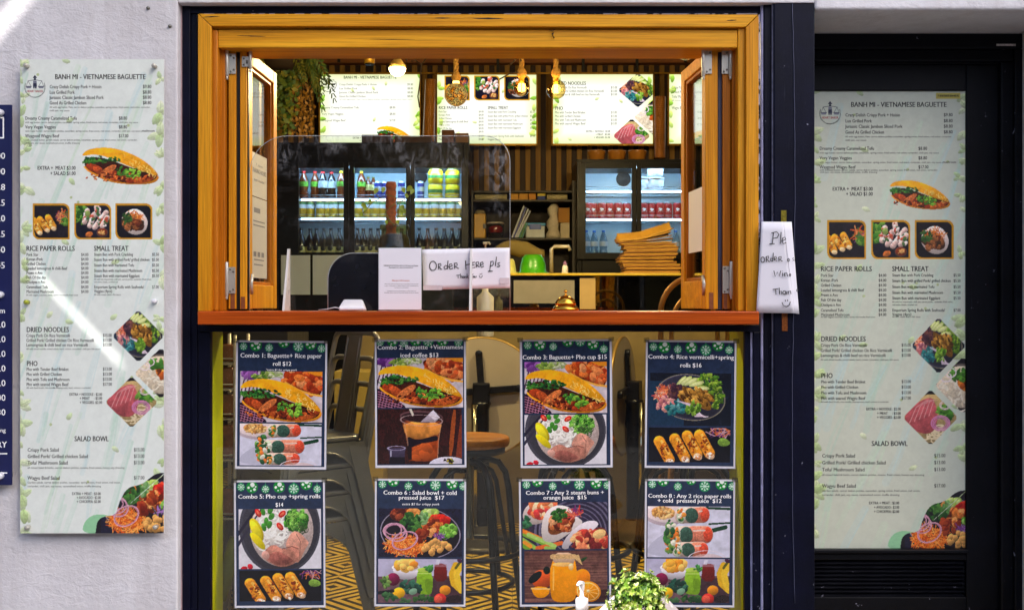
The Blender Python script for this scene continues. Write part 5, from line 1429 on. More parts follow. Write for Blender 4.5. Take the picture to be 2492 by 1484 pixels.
for i, (x1, s_) in enumerate(((122, "Pork Star"), (148, "Korean iPork"), (160, "Grilled Chicken"), (280, "Loaded lemongrass & chilli Beef"), (146, "Prawn n Avo"), (160, "Fish Of the day"), (162, "Chickpea n Avo"), (172, "Caramelised Tofu"), (208, "Marinated Mushroom"))):
    y = 832 + i * 24.6 + (6 if i > 6 else 0); rows += [rw_(63, x1, y, 15, s_), rw_(358, 395, y, 15, "$4.00")]
for y, x1, s_, pr in ((834, 635, "Steam Bun with Pork Crackling", "$5.50"), (864, 722, "Steam Bun with grilled Pork/ grilled chicken", "$5.50"), (894, 640, "Steam Bun with marinated Tofu", "$5.50"), (922, 684, "Steam Bun with marinated Mushroom", "$5.50"), (951, 670, "Steam Bun with marinated Eggplant", "$5.50"), (1012, 692, "Emporium Spring Rolls with Seafoods/", "$7.00"), (1036, 520, "Veggies (4pcs)", "$")):
    rows += [rw_(425, x1, y, 15, s_)] + ([rw_(738, 775, y, 15, pr)] if pr != "$" else [])
def pb2(p):
    for fn, a, b in ((food_spring_small, 105, 293), (food_rolls_top, 325, 513), (food_bun_single, 545, 737)): picframe(p, fn, bx2(a), b4(558), bx2(b), b4(742))
bx2 = lambda c: 1046.6 + .33 * c
lightbox(1060, 1309, 177, 355, "lit menu box for rice paper rolls with three framed pictures", pb2, rows, None, 22)
rows = [rw_(925, 1150, 628, 25, "DRIED NOODLES", HB)]
for y, x1, s_, pr in ((655, 1155, "Crispy Pork On Rice Vermicelli", "$15.00"), (681, 1282, "Grilled Pork/ Grilled chicken On Rice Vermicelli", "$13.00"), (706, 1250, "Lemongrass & chilli beef on rice Vermicelli", "$13.00")): rows += [rw_(925, x1, y, 17, s_), rw_(1333, 1380, y, 17, pr)]
rows += [rw_(923, 980, 812, 25, "PHO", HB)]
for y, x1, s_ in ((839, 1145, "Pho with Tender Beef Brisket"), (866, 1110, "Pho with Grilled Chicken"), (894, 1150, "Pho with Tofu and Mushroom"), (921, 1145, "Pho with seared Wagyu Beef")): rows += [rw_(921, x1, y, 17, s_), rw_(1334, 1378, y, 17, "$13.00")]
for y, x0, s_ in ((976, 1150, "EXTRA + NOODLE : $2.00"), (999, 1220, "+ MEAT : $3.00"), (1021, 1208, "+ VEGGIES: $2.00")): rows += [rw_(x0, 1328, y, 13, s_, HB)]
def pb3(p):
    diamond(p, food_vermicelli, bx2(1385), b4(538), bx2(1680), b4(795), 785, 510); diamond(p, food_noodle, bx2(1505), b4(735), bx2(1790), b4(1000), 250, 250); diamond(p, food_beef, bx2(1348), b4(875), bx2(1626), b4(1130), 250, 250)
lightbox(1342, 1593, 176, 355, "lit menu box for noodles and pho with diamond shaped food pictures", pb3, rows, None, 23)
rows = []
for y, x1, s_, pr in ((656, 1910, "Crispy Pork Salad", "$15.00"), (690, 2050, "Grilled Pork/ Grilled chicken Salad", "$13.00"), (724, 1960, "Tofu/ Mushroom Salad", "$13.00"), (806, 1920, "Wagyu Beef Salad", "$17.00")): rows += [rw_(1782, x1, y, 20, s_), rw_(2290, 2350, y, 20, pr)]
rows += [rw_(1782, 2230, 746, 9, "all mixed Salad & herbs, carrot daikon pickles, onions", -.006), rw_(1900, 2100, 600, 24, "SALAD BOWL", HB)]
def pb4(p): corner_bowl(p, bx2(2130), b4(860), bx2(2388), b4(1062))
lightbox(1625, 1876, 176, 355, "lit salad menu box half hidden by the right bifold window", pb4, rows, None, 24)
for a, b in ((1025.5, 1059.5), (1309.5, 1341.5), (1593.5, 1624.5)):
    g = MB(); g.pbox(a, b, 176.5, 180, YL, YL + .02)
    tag(g.build("hanging_rail", GOLD), "short brass rail joining the " + {1025.5: "baguette and rice paper roll", 1309.5: "rice paper roll and noodle", 1593.5: "noodle and salad"}[a] + " menu boxes", "rail", "brass rails between the menu boxes")

# ------------------------------------------------------------------ drinks fridges
FBLK = M("fridge_black", (5, 5, 8), 0.35, spec=.2)
FWHITE = M("fridge_liner", (206, 222, 230), 0.45, var=.03)
WIRE = M("chrome_wire", (190, 200, 206), 0.3, 0.8)
SLED = emis("shelf_led", (190, 224, 255), 8.0)
FLED = emis("fridge_led", (176, 220, 255), 46.0)
FGLASS = glass("fridge_glass", (242, 248, 250), 0.03)
YF = 4.40
def fridge(name, label, px0, px1, py0, panes, pane_y, shelves, fan, led):
    t = thing(name, label, "fridge", (X((px0 + px1) / 2, YF), YF, 0))
    x0, x1, zt = X(px0, YF), X(px1, YF), Z(py0, YF)
    zb = Z(pane_y[1], YF); z1 = Z(pane_y[0], YF)
    g = MB()
    g.box(x0, x0 + .04, YF + .04, YF + .60, 0.02, zt); g.box(x1 - .04, x1, YF + .04, YF + .60, 0.02, zt)
    g.box(x0 + .0405, x1 - .0405, YF + .04, YF + .60, z1 + .03, zt); g.box(x0 + .0405, x1 - .0405, YF + .04, YF + .60, .02, zb - .03)
    g.build("cabinet", FBLK, t, .003)
    g = MB(); g.box(x0 + .041, x1 - .041, YF + .56, YF + .598, zb - .03, z1 + .03)
    g.build("liner", FWHITE, t)
    g = MB()
    for i, (a, b) in enumerate(panes):
        c0 = (px0 if i == 0 else (panes[i - 1][1] + a) / 2 + .3); c1_ = (px1 if i == len(panes) - 1 else (panes[i + 1][0] + b) / 2 - .3)
        d = MB()
        for r_ in ((c0, a, pane_y[0] - 14, pane_y[1] + 16), (b, c1_, pane_y[0] - 14, pane_y[1] + 16), (a, b, pane_y[0] - 14, pane_y[0]), (a, b, pane_y[1], pane_y[1] + 16)): d.pbox(*r_, YF, YF + .036)
        dr = d.build("door", FBLK, t, .002)
        d = MB(); d.pbox(a, b, pane_y[0], pane_y[1], YF + .02, YF + .022); d.build("glass_pane", FGLASS, dr)
    for py in shelves:
        d = MB(); z = Z(py, YF + .06)
        for k in range(int((x1 - x0 - .1) / .022)):
            xx = x0 + .05 + k * .022; d.tube([(xx, YF + .05, z), (xx, YF + .54, z)], .0025, 5)
        for yy in (.048, .30, .54): d.tube([(x0 + .05, YF + yy, z - .004), (x1 - .05, YF + yy, z - .004)], .004, 6)
        d.tube([(x0 + .05, YF + .044, z + .02), (x1 - .05, YF + .044, z + .02)], .003, 6)
        d.build("wire_shelf", WIRE, t)
        d = MB(); d.box(X(led[0][0], YF), X(led[0][1], YF), YF + .044, YF + .052, z - .020, z - .010); d.build("shelf_light", SLED, t)
    for px in led:
        d = MB(); d.box(X(px[0], YF), X(px[1], YF), YF + .046, YF + .06, Z(pane_y[0], YF) + .004, Z(pane_y[0], YF) + .022); d.build("light_strip", FLED, t)
    for px, py, r_ in fan:
        d = MB(); rot = Matrix.Rotation(R(90), 3, 'X'); c = W(px, py, YF + .55); q = S(r_, YF + .55)
        for k in range(1, 6): d.tube([(c[0] + q * k / 5 * math.cos(a * PI / 12), c[1], c[2] + q * k / 5 * math.sin(a * PI / 12)) for a in range(24)], .006, 6, closed=True)
        for k in range(4): d.tube([(c[0] - q * math.cos(k * PI / 4), c[1], c[2] - q * math.sin(k * PI / 4)), (c[0] + q * math.cos(k * PI / 4), c[1], c[2] + q * math.sin(k * PI / 4))], .005, 5)
        d.build("fan_grille", BLK, t)
    return t, (Z(shelves[0], YF + .06) + .003, Z(shelves[1], YF + .06) + .003, zb - .028)
_, LZ = fridge("drinks_fridge", "black three door drinks fridge full of bottles and cans behind the acrylic screen", 674, 1140, 345, [(727, 836), (862, 988), (1009, 1123)], (409, 614), (482, 529), [(1024, 432, 14)], [(730, 1120)])
_, RZ = fridge("drinks_fridge", "black two door drinks fridge with red cans on the right of the room", 1404, 1700, 386, [(1425, 1538), (1561, 1678)], (410, 615), (462, 531), [(1517, 436, 16)], [(1428, 1670)])

# drinks: one of each kind, then copies
CLIP = 'drinks_fridge'
def can_mesh(name, cat, label, r_, h, body, bands, loc, group, top=(176, 180, 186)):
    t = thing(name, label, cat, loc, group)
    g = MB(); g.lathe([(r_ * .8, 0), (r_, .008), (r_, h - .012), (r_ * .82, h - .002)], loc, 20)
    g.build("body", body, t)
    for z0, z1, m in bands:
        g = MB(); g.lathe([(r_ + .0006, z0), (r_ + .0006, z1)], loc, 20); g.f = [q for q in g.f if len(q) == 4]; g.mi = [0] * len(g.f); g.sm = [True] * len(g.f)
        g.build("label", m, t)
    g = MB(); g.lathe([(r_ * .82, h - .002), (r_ * .84, h + .002), (r_ * .74, h + .001), (0, h - .002)], loc, 20); g.build("lid", M(name + "_lid", top, .3, .8), t)
    return t
def bottle_mesh(name, cat, label, r_, h, prof, body, capm, lab, loc, group, emblem=None):
    t = thing(name, label, cat, loc, group)
    g = MB(); g.lathe([(r_ * a, h * b) for a, b in prof], loc, 18); g.build("body", body, t)
    g = MB(); g.lathe([(r_ * .40, h * .955), (r_ * .42, h * .96), (r_ * .42, h * 1.02), (0, h * 1.022)], loc, 14); g.build("cap", capm, t)
    z0, z1, m = lab
    g = MB(); g.lathe([(r_ * 1.015, h * z0), (r_ * 1.015, h * z1)], loc, 18); g.f = [q for q in g.f if len(q) == 4]; g.mi = [0] * len(g.f); g.sm = [True] * len(g.f)
    g.build("label", m, t)
    if emblem:
        g = MB(); rot = Matrix.Rotation(R(90), 3, 'X')
        g.lathe([(0, .0010), (r_ * .55, .0008), (r_ * .58, 0)], (loc[0], loc[1] - r_ * 1.03, loc[2] + h * emblem), 18, rot=rot); g.build("emblem", BLK, t)
    return t
PET = [(.9, 0), (1, .03), (1, .2), (.86, .3), (1, .42), (1, .62), (.75, .78), (.38, .93), (.36, .98)]
BEER = [(.95, 0), (1, .02), (1, .58), (.8, .68), (.42, .80), (.36, .97)]
TEA = M("amber_drink", (104, 44, 14), .15); TEAD = M("dark_cola", (34, 14, 10), .15)
CAPR = M("red_cap", (206, 32, 28), .4); CAPY = M("yellow_cap", (226, 204, 20), .4)
LABG = M("green_orange_label", (90, 150, 40), .4, var=.7, scale=26); LABW = M("white_label", (200, 206, 214), .4, var=.15, scale=60)
SILV = M("silver_can", (190, 196, 200), .3, .6); GOLDC = M("gold_can", (200, 160, 40), .3, .4); YELC = M("yellow_tin", (224, 196, 10), .35)
BLUEC = M("blue_band", (24, 40, 120), .35); GREENB = M("green_band", (60, 120, 60), .4, var=.5, scale=60); REDC = M("red_can", (176, 18, 20), .3, var=.06, coat=.2)
BRNB = M("brown_glass", (30, 16, 8), .1, spec=.7); CREAM = M("cream_label", (206, 192, 120), .5, var=.1, scale=30); WATER = glass("water_bottle", (206, 222, 232), .12, .1); CAPB = M("blue_cap", (30, 110, 200), .4)
fx5 = lambda c: 498.4 + .3106 * c
fx6 = lambda c: 1183.7 + .3275 * c
YC = YF + .14
TOPL, MIDL, LOWL = LZ
def rowof(first_fn, xs, label_fn, z, Yc=YC, reuse=None, fmap=fx5, scl=None):
    proto = reuse
    for i, c in enumerate(xs):
        loc = (X(fmap(c), Yc), Yc + (i % 2) * .02, z)
        if proto is None: proto = first_fn(loc, label_fn(i))
        else: dup(proto, loc, label_fn(i), random.uniform(0, 6) if scl is None else None, scale=scl)
    return proto
door = {0: "left", 1: "middle", 2: "right"}
pr = rowof(lambda l, la: bottle_mesh("drink_bottle", "bottle", la, .035, .205, PET, TEA, CAPR, (.44, .62, LABG), l, "drink bottles on the top fridge shelf"), [775, 860], lambda i: f"{ORD[i]} red capped bottle with green label from the left, top fridge shelf", TOPL)
pr = rowof(lambda l, la: bottle_mesh("drink_bottle", "bottle", la, .035, .20, PET, TEAD, CAPR, (.40, .66, LABW), l, "drink bottles on the top fridge shelf"), [925, 990], lambda i: f"{ORD[i]} red capped dark bottle with white label, top fridge shelf", TOPL)
pr = rowof(lambda l, la: bottle_mesh("drink_bottle", "bottle", la, .035, .205, PET, TEA, CAPY, (.44, .62, LABG), l, "drink bottles on the top fridge shelf"), [1070, 1225], lambda i: "yellow capped bottle on the top shelf behind the %s fridge door" % door[i], TOPL)
pr = rowof(lambda l, la: bottle_mesh("drink_bottle", "bottle", la, .026, .17, PET, TEA, M("olive_cap", (140, 130, 30), .4), (.40, .66, CREAM), l, "drink bottles on the top fridge shelf"), [1280, 1318], lambda i: f"{ORD[i]} small dull capped bottle right of the yellow capped bottle, middle fridge door", TOPL, YC + .06)
pr = rowof(lambda l, la: can_mesh("energy_drink_can", "can", la, .0265, .132, SILV, [(.006, .055, BLUEC), (.09, .118, BLUEC)], l, "blue and silver slim cans"), [1355, 1405, 1540, 1690], lambda i: f"slim blue and silver can, {ORD[i]} from the left on the top fridge shelf", TOPL)
pr = rowof(lambda l, la: can_mesh("yellow_tin", "can", la, .056, .108, YELC, [(.040, .066, GREENB)], l, "yellow tins on the top fridge shelf"), [1806, 1938], lambda i: ["left", "right"][i] + " yellow tin with white label in the lower layer, top fridge shelf", TOPL)
rowof(None, [1808, 1940], lambda i: ["left", "right"][i] + " yellow tin with white label stacked in the upper layer, top fridge shelf", TOPL + .111, reuse=pr)
MC = [758, 822, 908, 960, 1008, 1072, 1200, 1275, 1330, 1385, 1455, 1540, 1668, 1732, 1798, 1865, 1930, 1992]
pr = rowof(lambda l, la: can_mesh("gold_can", "can", la, .035, .124, GOLDC, [(.070, .100, LABW), (.100, .116, GREENB)], l, "cans on the middle fridge shelf"), MC, lambda i: f"{ORD[i % 6]} gold and white can from the left behind the {door[i // 6]} fridge door", MIDL - .0)
BC = [755, 822, 875, 930, 988, 1050, 1195, 1240, 1300, 1355, 1410, 1540, 1680, 1745, 1812, 1875, 1936, 1996]
pr = rowof(lambda l, la: bottle_mesh("brown_bottle", "bottle", la, .034, .215, BEER, BRNB, BLK, (.04, .36, CREAM), l, "brown bottles on the bottom fridge shelf", .30), BC, lambda i: f"{ORD[i % 6]} brown bottle with cream label from the left behind the {door[i // 6]} fridge door", LOWL, scl=(1, 1, 1))
TOPR, MIDR, LOWR = RZ
RC = [752, 795, 856, 918, 980, 1045, 1170, 1230, 1290, 1350, 1418, 1470]
def red_can(l, la):
    t = can_mesh("red_can", "can", la, .034, .118, REDC, [], l, "red cans in the two door fridge")
    f = Flat()
    pts = [(-.6, .1), (-.5, -.25), (-.2, -.3), (-.1, .0), (-.35, .25), (-.05, .2), (.15, -.2), (.3, -.25), (.2, .15), (.45, .1), (.6, -.15)]
    f.line([(u * .021, v * .030) for u, v in pts], .0062, 0, .4); f.line([(-.020, .016), (0, .012), (.021, .015)], .003, 0, .4)
    f.build("script_logo", WINK, t, lambda u, v, q: (l[0] + math.sin(u / .035) * .0352, l[1] - math.cos(u / .035) * .0352, l[2] + .068 - v))
    return t
rowof(red_can, RC, lambda i: f"{ORD[i % 6]} red can from the left behind the {['left', 'right'][i // 6]} door of the two door fridge", MIDR, fmap=fx6, scl=(1, 1, 1))
WC = [742, 803, 870, 1410, 1085]
rowof(lambda l, la: bottle_mesh("water_bottle", "bottle", la, .031, .20, PET, WATER, CAPB, (.42, .6, LABW), l, "water bottles at the bottom of the two door fridge"), WC, lambda i: ["first water bottle from the left at the bottom of the two door fridge", "second water bottle from the left at the bottom of the two door fridge", "third water bottle from the left at the bottom of the two door fridge", "water bottle at the bottom of the fridge, right behind the paper bags", "water bottle at the bottom of the fridge beside the door bar"][i], LOWR, fmap=fx6)
for i, (c, z, lab) in enumerate(((1255, 0, "lower white tub stacked on the top shelf of the two door fridge"), (1255, .105, "upper white tub stacked on the top shelf of the two door fridge"), (1150, 0, "white tub left of the stacked tubs in the two door fridge"))):
    l = (X(fx6(c), YC), YC, TOPR + z)
    t = thing("white_tub", lab, "tub", l, "white tubs in the two door fridge")
    g = MB(); g.lathe([(.05, 0), (.058, .004), (.066, .082)], l, 24); g.build("body", WHITE, t)
    g = MB(); g.lathe([(.069, .082), (.069, .094), (.06, .096), (0, .096)], l, 24); g.build("lid", WHITE, t)

# things standing on the fridges
def cup_stack(name, px, py0, py1, r0, r1, mat, label, Y, rings=26, lean=0.0):
    z0, z1 = Z(py1, Y), Z(py0, Y); x = X(px, Y)
    pr = []
    for i in range(rings):
        a = i / rings; q = r0 + (r1 - r0) * a; h = z1 - z0
        pr += [(q * .92, a * h), (q, (a + .6 / rings) * h), (q, (a + .9 / rings) * h)]
    g = MB(); g.lathe([(r0 * .8, 0)] + pr + [(r1 * .8, z1 - z0)], (0, 0, 0), 20)
    g.xform(Matrix.Translation((x, Y, z0)) @ Matrix.Rotation(lean, 4, 'Y'))
    return tag(g.build(name, mat), label, "cups", "stacks of cups beside the menu boxes")
CUPB = M("kraft_cups", (176, 112, 44), .5, var=.15); CUPG = M("amber_clear_cups", (188, 126, 50), .25, var=.2)
cup_stack("cup_stack", 1043, 194, 345.4, .048, .040, CUPG, "leaning stack of amber plastic cups between the first two menu boxes", YF + .25, 30, .03)
cup_stack("cup_stack", 1606, 236, 385.6, .042, .045, CUPB, "tall stack of brown paper cups right of the noodle menu box", YF + .2, 34)
for i, (a, b) in enumerate(((1430, 1474), (1479, 1524), (1528, 1574))):
    l = (X((a + b) / 2, YF + .2), YF + .2, Z(386, YF) + .003); q = S((b - a) / 2, YF + .2)
    g = MB(); g.lathe([(q * .7, 0), (q * .8, .006), (q * .92, .06), (q, .075), (q * .98, .082), (q * .85, .084), (q * .8, .06)], l, 22)
    tag(g.build("takeaway_tub", CUPG), ORD[i] + " clear takeaway tub from the left on top of the two door fridge", "tub", "clear tubs on the two door fridge")
for i, (a, b, h, c) in enumerate(((1075, 1105, 34, (120, 84, 70)), (1108, 1140, 26, (150, 120, 96)), (880, 950, 22, (60, 44, 56)), (960, 1050, 18, (80, 56, 44)))):
    g = MB(); g.pbox(a, b, 345 - h, 345, YF + .12, YF + .34)
    g.v = [(v[0], v[1], v[2] + .002 + (Z(345, YF) - Z(345, YF + .12))) for v in g.v]
    tag(g.build("carton", M("carton_%d" % i, c, .7, var=.2), None, .003), ["brown carton at the right end of the drinks fridge top", "paler low carton at the right end of the drinks fridge top", "dark low carton on the drinks fridge under the baguette menu box", "flat brown carton on the middle of the drinks fridge top"][i], "carton", "cartons on the drinks fridge")
for i, (a, b) in enumerate(((684, 755), (761, 850))):
    g = MB(); g.pbox(a, b, 621, 717, YF - .0045, YF - .002)  # white sheets; their pale blue is the outdoor reflection put into the colour
    tag(g.build("sheet_or_reflection", M("sheet_reflection_tint", (206, 224, 255), .4, var=.04)), ["left", "right"][i] + " white sheet low on the drinks fridge front, tinted with an outdoor reflection", "sheet", "sheets on the fridge base")

# ------------------------------------------------------------------ shelving under the battens
YS = 4.55
t = thing("shelf_unit", "black shelving unit between the two fridges under the battens", "shelf", (X(1275, YS), YS, 0))
DKW = M("dark_shelf", (24, 18, 16), .5)
for py in (464, 486, 579, 668):
    g = MB(); g.pbox(1152, 1392, py, py + 5, YS, YS + .5); g.build("shelf", DKW, t, .002)
g = MB(); g.box(X(1147, YS), X(1152, YS) - .001, YS, YS + .5, 0, Z(464, YS)); g.build("upright", DKW, t, .002)
g = MB(); g.box(X(1392, YS) + .001, X(1402, YS), YS, YS + .5, 0, Z(440, YS)); g.build("upright", DKW, t, .002)
g = MB(); g.box(X(1152, YS), X(1392, YS), YS + .505, YS + .52, 0, Z(462, YS)); g.build("back_panel", M("shelf_back", (40, 28, 24), .6), t)
SH1, SH2 = Z(486, YS) + .002, Z(579, YS) + .002
def onshelf(px0, px1, py0, z, d=.2, dy=.05):
    return X(px0, YS + dy), X(px1, YS + dy), YS + dy, YS + dy + d, z, Z(py0, YS + dy)
for i, (a, b, c, lab) in enumerate(((1243, 1262, (206, 150, 40), "first yellow box from the left on the narrow top shelf"), (1263.5, 1285, (206, 150, 40), "second yellow box from the left on the narrow top shelf"), (1286.5, 1304, (210, 140, 30), "third yellow box from the left on the narrow top shelf"), (1308, 1327, (30, 60, 150), "small blue box with yellow lid right of the yellow boxes"))):
    t = thing("small_box", lab, "box", (X((a + b) / 2, YS + .05), YS + .05, SH1), "boxes on the narrow top shelf")
    x0, x1, y0, y1, z0, z1 = onshelf(a, b, 471, SH1)
    g = MB(); g.box(x0, x1, y0, y1, z0, z1 if i < 3 else z1 - .02); g.build("carton", M("box_%d" % i, c, .6), t, .002)
    if i == 3: g = MB(); g.box(x0 - .001, x1 + .001, y0 - .001, y1, z1 - .0195, z1); g.build("lid", M("yellow_lid", (220, 200, 40), .5), t, .002)
for i, (a, b) in enumerate(((1331, 1380), (1156, 1234))):
    z = SH1 + .024
    g = MB(); g.tube([(X(a, YS + .1), YS + .08, z), (X(b, YS + .1), YS + .08, z)], .023, 14)
    tag(g.build("paper_roll", M("crumpled_white_roll_%d" % i, (190, 180, 140), .6, var=.25, scale=60)), ["whitish roll lying at the right end of the narrow top shelf", "long whitish roll lying at the left end of the narrow top shelf"][i], "roll", "rolls on the narrow top shelf")
g = MB()
for k, (c0, mi) in enumerate(((0, 0), (1, 1), (2, 0), (3, 0))):
    b = Vector((X(1246 + k * 4, YS + .1), YS + .1, SH2 + .002)); tp = Vector((X(1275 + k * 5, YS + .1), YS + .1, Z(503 + k * 4, YS + .1)))
    g.bar(b, tp, .010, .17, mi)
tag(g.build("paper_folders", [M("pale_folder", (186, 196, 220), .4), M("blue_folder", (40, 60, 160), .4)]), "leaning white and blue document folders on the middle shelf", "folders")
g = MB()
for k in range(4):
    b = Vector((X(1259 + k * 4, YS + .06), YS + .06, SH2 + .002)); tp = Vector((X(1272 + k * 4, YS + .06), YS + .06, Z(538 + k * 2, YS + .06)))
    g.bar(b, tp, .008, .06, k % 2)
tag(g.build("plastic_files", [M("green_file", (40, 140, 70), .4), M("teal_file", (30, 130, 130), .4)]), "leaning green and teal plastic files in front of the white folders", "files")
t = thing("food_container", "clear plastic food container with blue clip lid on the middle shelf", "container", (X(1302, YS + .1), YS + .1, SH2))
x0, x1, y0, y1, z0, z1 = onshelf(1279, 1326, 549, SH2)
g = MB(); g.box(x0, x1, y0, y1, z0, z1); g.build("body", M("milky_plastic", (190, 204, 216), .25), t, .01)
g = MB(); g.box(x0 - .006, x1 + .006, y0 - .006, y1 + .006, z1, z1 + .022); g.build("lid", M("bright_blue_lid", (40, 150, 220), .35), t, .006)
g = MB(); g.box(x0 + .03, x1 - .03, y0 - .010, y0 - .0065, z1 - .03, z1 + .012); g.build("clip", M("deep_blue_clip", (24, 80, 190), .35), t, .002)
g = MB(); pf = []
for i in range(9):
    a = i / 8; z = SH2 + a * (Z(494, YS) - SH2); q = .055 + .012 * math.sin(i * 2.1) - .02 * a
    pf.append((q, z))
g.lathe(pf, (X(1347, YS + .1), YS + .12, 0), 14); g.v = [(v[0] + .006 * math.sin(v[2] * 60), v[1], v[2]) for v in g.v]
tag(g.build("plastic_bag", M("cream_bag", (206, 198, 180), .5, var=.15, scale=40)), "tall cream plastic bag standing on the middle shelf", "bag")
x0, x1, y0, y1, z0, z1 = onshelf(1364, 1386, 542, SH2)
g = MB(); g.box(x0, x1, y0, y1, z0, z1); tag(g.build("carton", M("white_carton", (196, 186, 160), .6), None, .003), "pale carton under the cardboard box on the middle shelf", "carton")
zc = z1 + .002
x0, x1, y0, y1, z0, z1 = onshelf(1359, 1386, 506, zc)
g = MB(); g.box(x0, x1, y0, y1, z0, z1); g.bar((x0, y0, z1), (x0 - .02, y0 - .03, z1 + .03), .001, .02)
tag(g.build("cardboard_box", M("cardboard", (176, 124, 50), .7), None, .003), "open cardboard box on top of the pale carton on the middle shelf", "box")
t = thing("soap_dispenser", "yellow soap dispenser standing at the left of the middle shelf", "dispenser", (X(1165, YS + .1), YS + .1, SH2))
x0, x1, y0, y1, z0, z1 = onshelf(1153, 1182, 520, SH2)
g = MB(); g.box(x0, x1, y0, y1, z0, z1); g.build("body", M("mustard_plastic", (206, 158, 30), .4), t, .008)
g = MB(); g.lathe([(.035, 0), (.04, .01), (.04, .02), (.03, .035), (0, .037)], ((x0 + x1) / 2, (y0 + y1) / 2, z1), 16); g.build("cap", M("grey_cap", (150, 140, 110), .4), t)
g = MB(); g.box(x1 - .02, x1 + .004, y0 - .012, y0 - .001, (z0 + z1) / 2 - .02, (z0 + z1) / 2 + .015); g.build("nozzle", BLK, t)
t = thing("clear_tub", "clear tub holding something red beside the yellow dispenser", "tub", (X(1206, YS + .1), YS + .1, SH2))
l = (X(1206, YS + .1), YS + .12, SH2)
g = MB(); g.lathe([(.05, 0), (.056, .004), (.066, .11), (.064, .112)], l, 22); g.build("body", glass("cloudy_plastic", (214, 214, 220), .10, .1, .25), t)
g = MB(); g.lathe([(.045, .045), (.052, .05), (.054, .085), (.03, .10), (0, .10)], l, 14); g.build("contents", M("red_contents", (200, 36, 30), .5), t)
g = MB(); g.lathe([(.068, .112), (.068, .122), (.06, .126), (0, .126)], l, 22); g.build("lid", M("milky_lid", (206, 200, 196), .3), t)

# ------------------------------------------------------------------ counter
YK = 2.55
t = thing("service_counter", "tan service counter with dark glass display front and lit yellow ledge", "counter", (X(1350, YK), YK, 0))
g = MB(); g.pbox(1100, 1790, 664.5, 670.5, YK - .03, YK + .62); g.build("ledge", M("yellow_ledge", (196, 168, 50), .4), t, .003)
LEDGE = Z(664.5, YK - .03) + .001
g = MB(); g.box(X(1100, YK), X(1790, YK), YK + .05, YK + .6, Z(757, YK), Z(670.8, YK)); g.build("display_case", M("dark_display", (26, 22, 20), .25), t)
g = MB(); g.box(X(1105, YK), X(1785, YK), YK, YK + .005, Z(760, YK), Z(672, YK)); g.build("display_glass", glass("display_glass", (200, 204, 200), .10), t)
g = MB(); g.box(X(860, YK), X(1790, YK), YK + .01, YK + .6, 0.002, Z(762, YK)); g.build("front_panel", INT_TAN, t, .004)
g = MB(); g.pbox(1411, 1449, 676, 752, YK - .008, YK - .006)
tag(g.build("sheet_or_reflection", M("kraft_notice", (176, 150, 100), .6)), "brown paper notice stuck on the counter glass behind the bell", "sheet")
g = MB(); g.pbox(1250, 1398, 682, 738, YK - .012, YK - .010)  # grey panel paints a pale reflection on the display glass
tag(g.build("sheet_or_reflection", M("grey_reflection", (130, 126, 118), .5)), "wide grey panel standing for a reflection in the counter glass left of the bell", "sheet")
# bowls on the ledge
def bowl(name, px, py0, r_, c, label):
    l = (X(px, YK + .2), YK + .2, LEDGE); h = Z(py0, YK + .2) - LEDGE
    t = thing(name, label, "bowl", l)
    g = MB(); g.lathe([(r_ * 1.0, 0), (r_ * 1.02, .006), (r_ * .9, .014), (r_ * .84, h * .5), (r_ * .72, h * .85), (r_ * .55, h), (0, h)], l, 32); g.build("body", M(name + "_plastic", c, .35, coat=.2), t)
    g = MB(); g.tube([(l[0] + r_ * 1.01 * math.cos(a * PI / 16), l[1] + r_ * 1.01 * math.sin(a * PI / 16), l[2] + .006) for a in range(32)], .006, 6, closed=True); g.build("rim", bpy.data.materials[name + "_plastic"], t)
bowl("green_bowl", 1297, 620, .088, (56, 150, 14), "bright green plastic bowl upside down on the yellow ledge")
bowl("pale_bowl", 1236, 630, .055, (190, 190, 110), "pale yellow bowl left of the green bowl on the ledge")
g = MB(); g.tube([W(1342, 664, YK + .4), W(1342, 606, YK + .4), W(1350, 600, YK + .4), W(1384, 600, YK + .4), W(1387, 610, YK + .4)], .012, 10)
tag(g.build("tap", STEEL), "bent steel tap pipe rising behind the green bowl", "tap")
l = (X(1375, YK + .25), YK + .25, LEDGE)
t = thing("squeeze_bottle", "small white squeeze bottle right of the green bowl", "bottle", l)
g = MB(); g.lathe([(.018, 0), (.02, .004), (.017, .045), (.01, .056)], l, 14); g.build("body", WHITE, t)
g = MB(); g.lathe([(.012, .056), (.012, .062), (.003, .08), (0, .08)], l, 12); g.build("nozzle", M("lilac_nozzle", (150, 110, 170), .4), t)
g = MB()
for i in range(11):
    a = i / 10; g.tube([], .01) if False else None
pts = [W(1205 + 12 * i, 612 - 10 * math.sin(i * .5) - (4 if i > 5 else 0), YK + .5) for i in range(11)]
g.tube(pts, [.02 + .022 * math.sin(i * .314) for i in range(11)], 12, flat=1.2)
tag(g.build("cloth_bag", M("khaki_cloth", (112, 98, 50), .8, var=.2)), "khaki cloth slung along the back edge of the counter", "cloth")

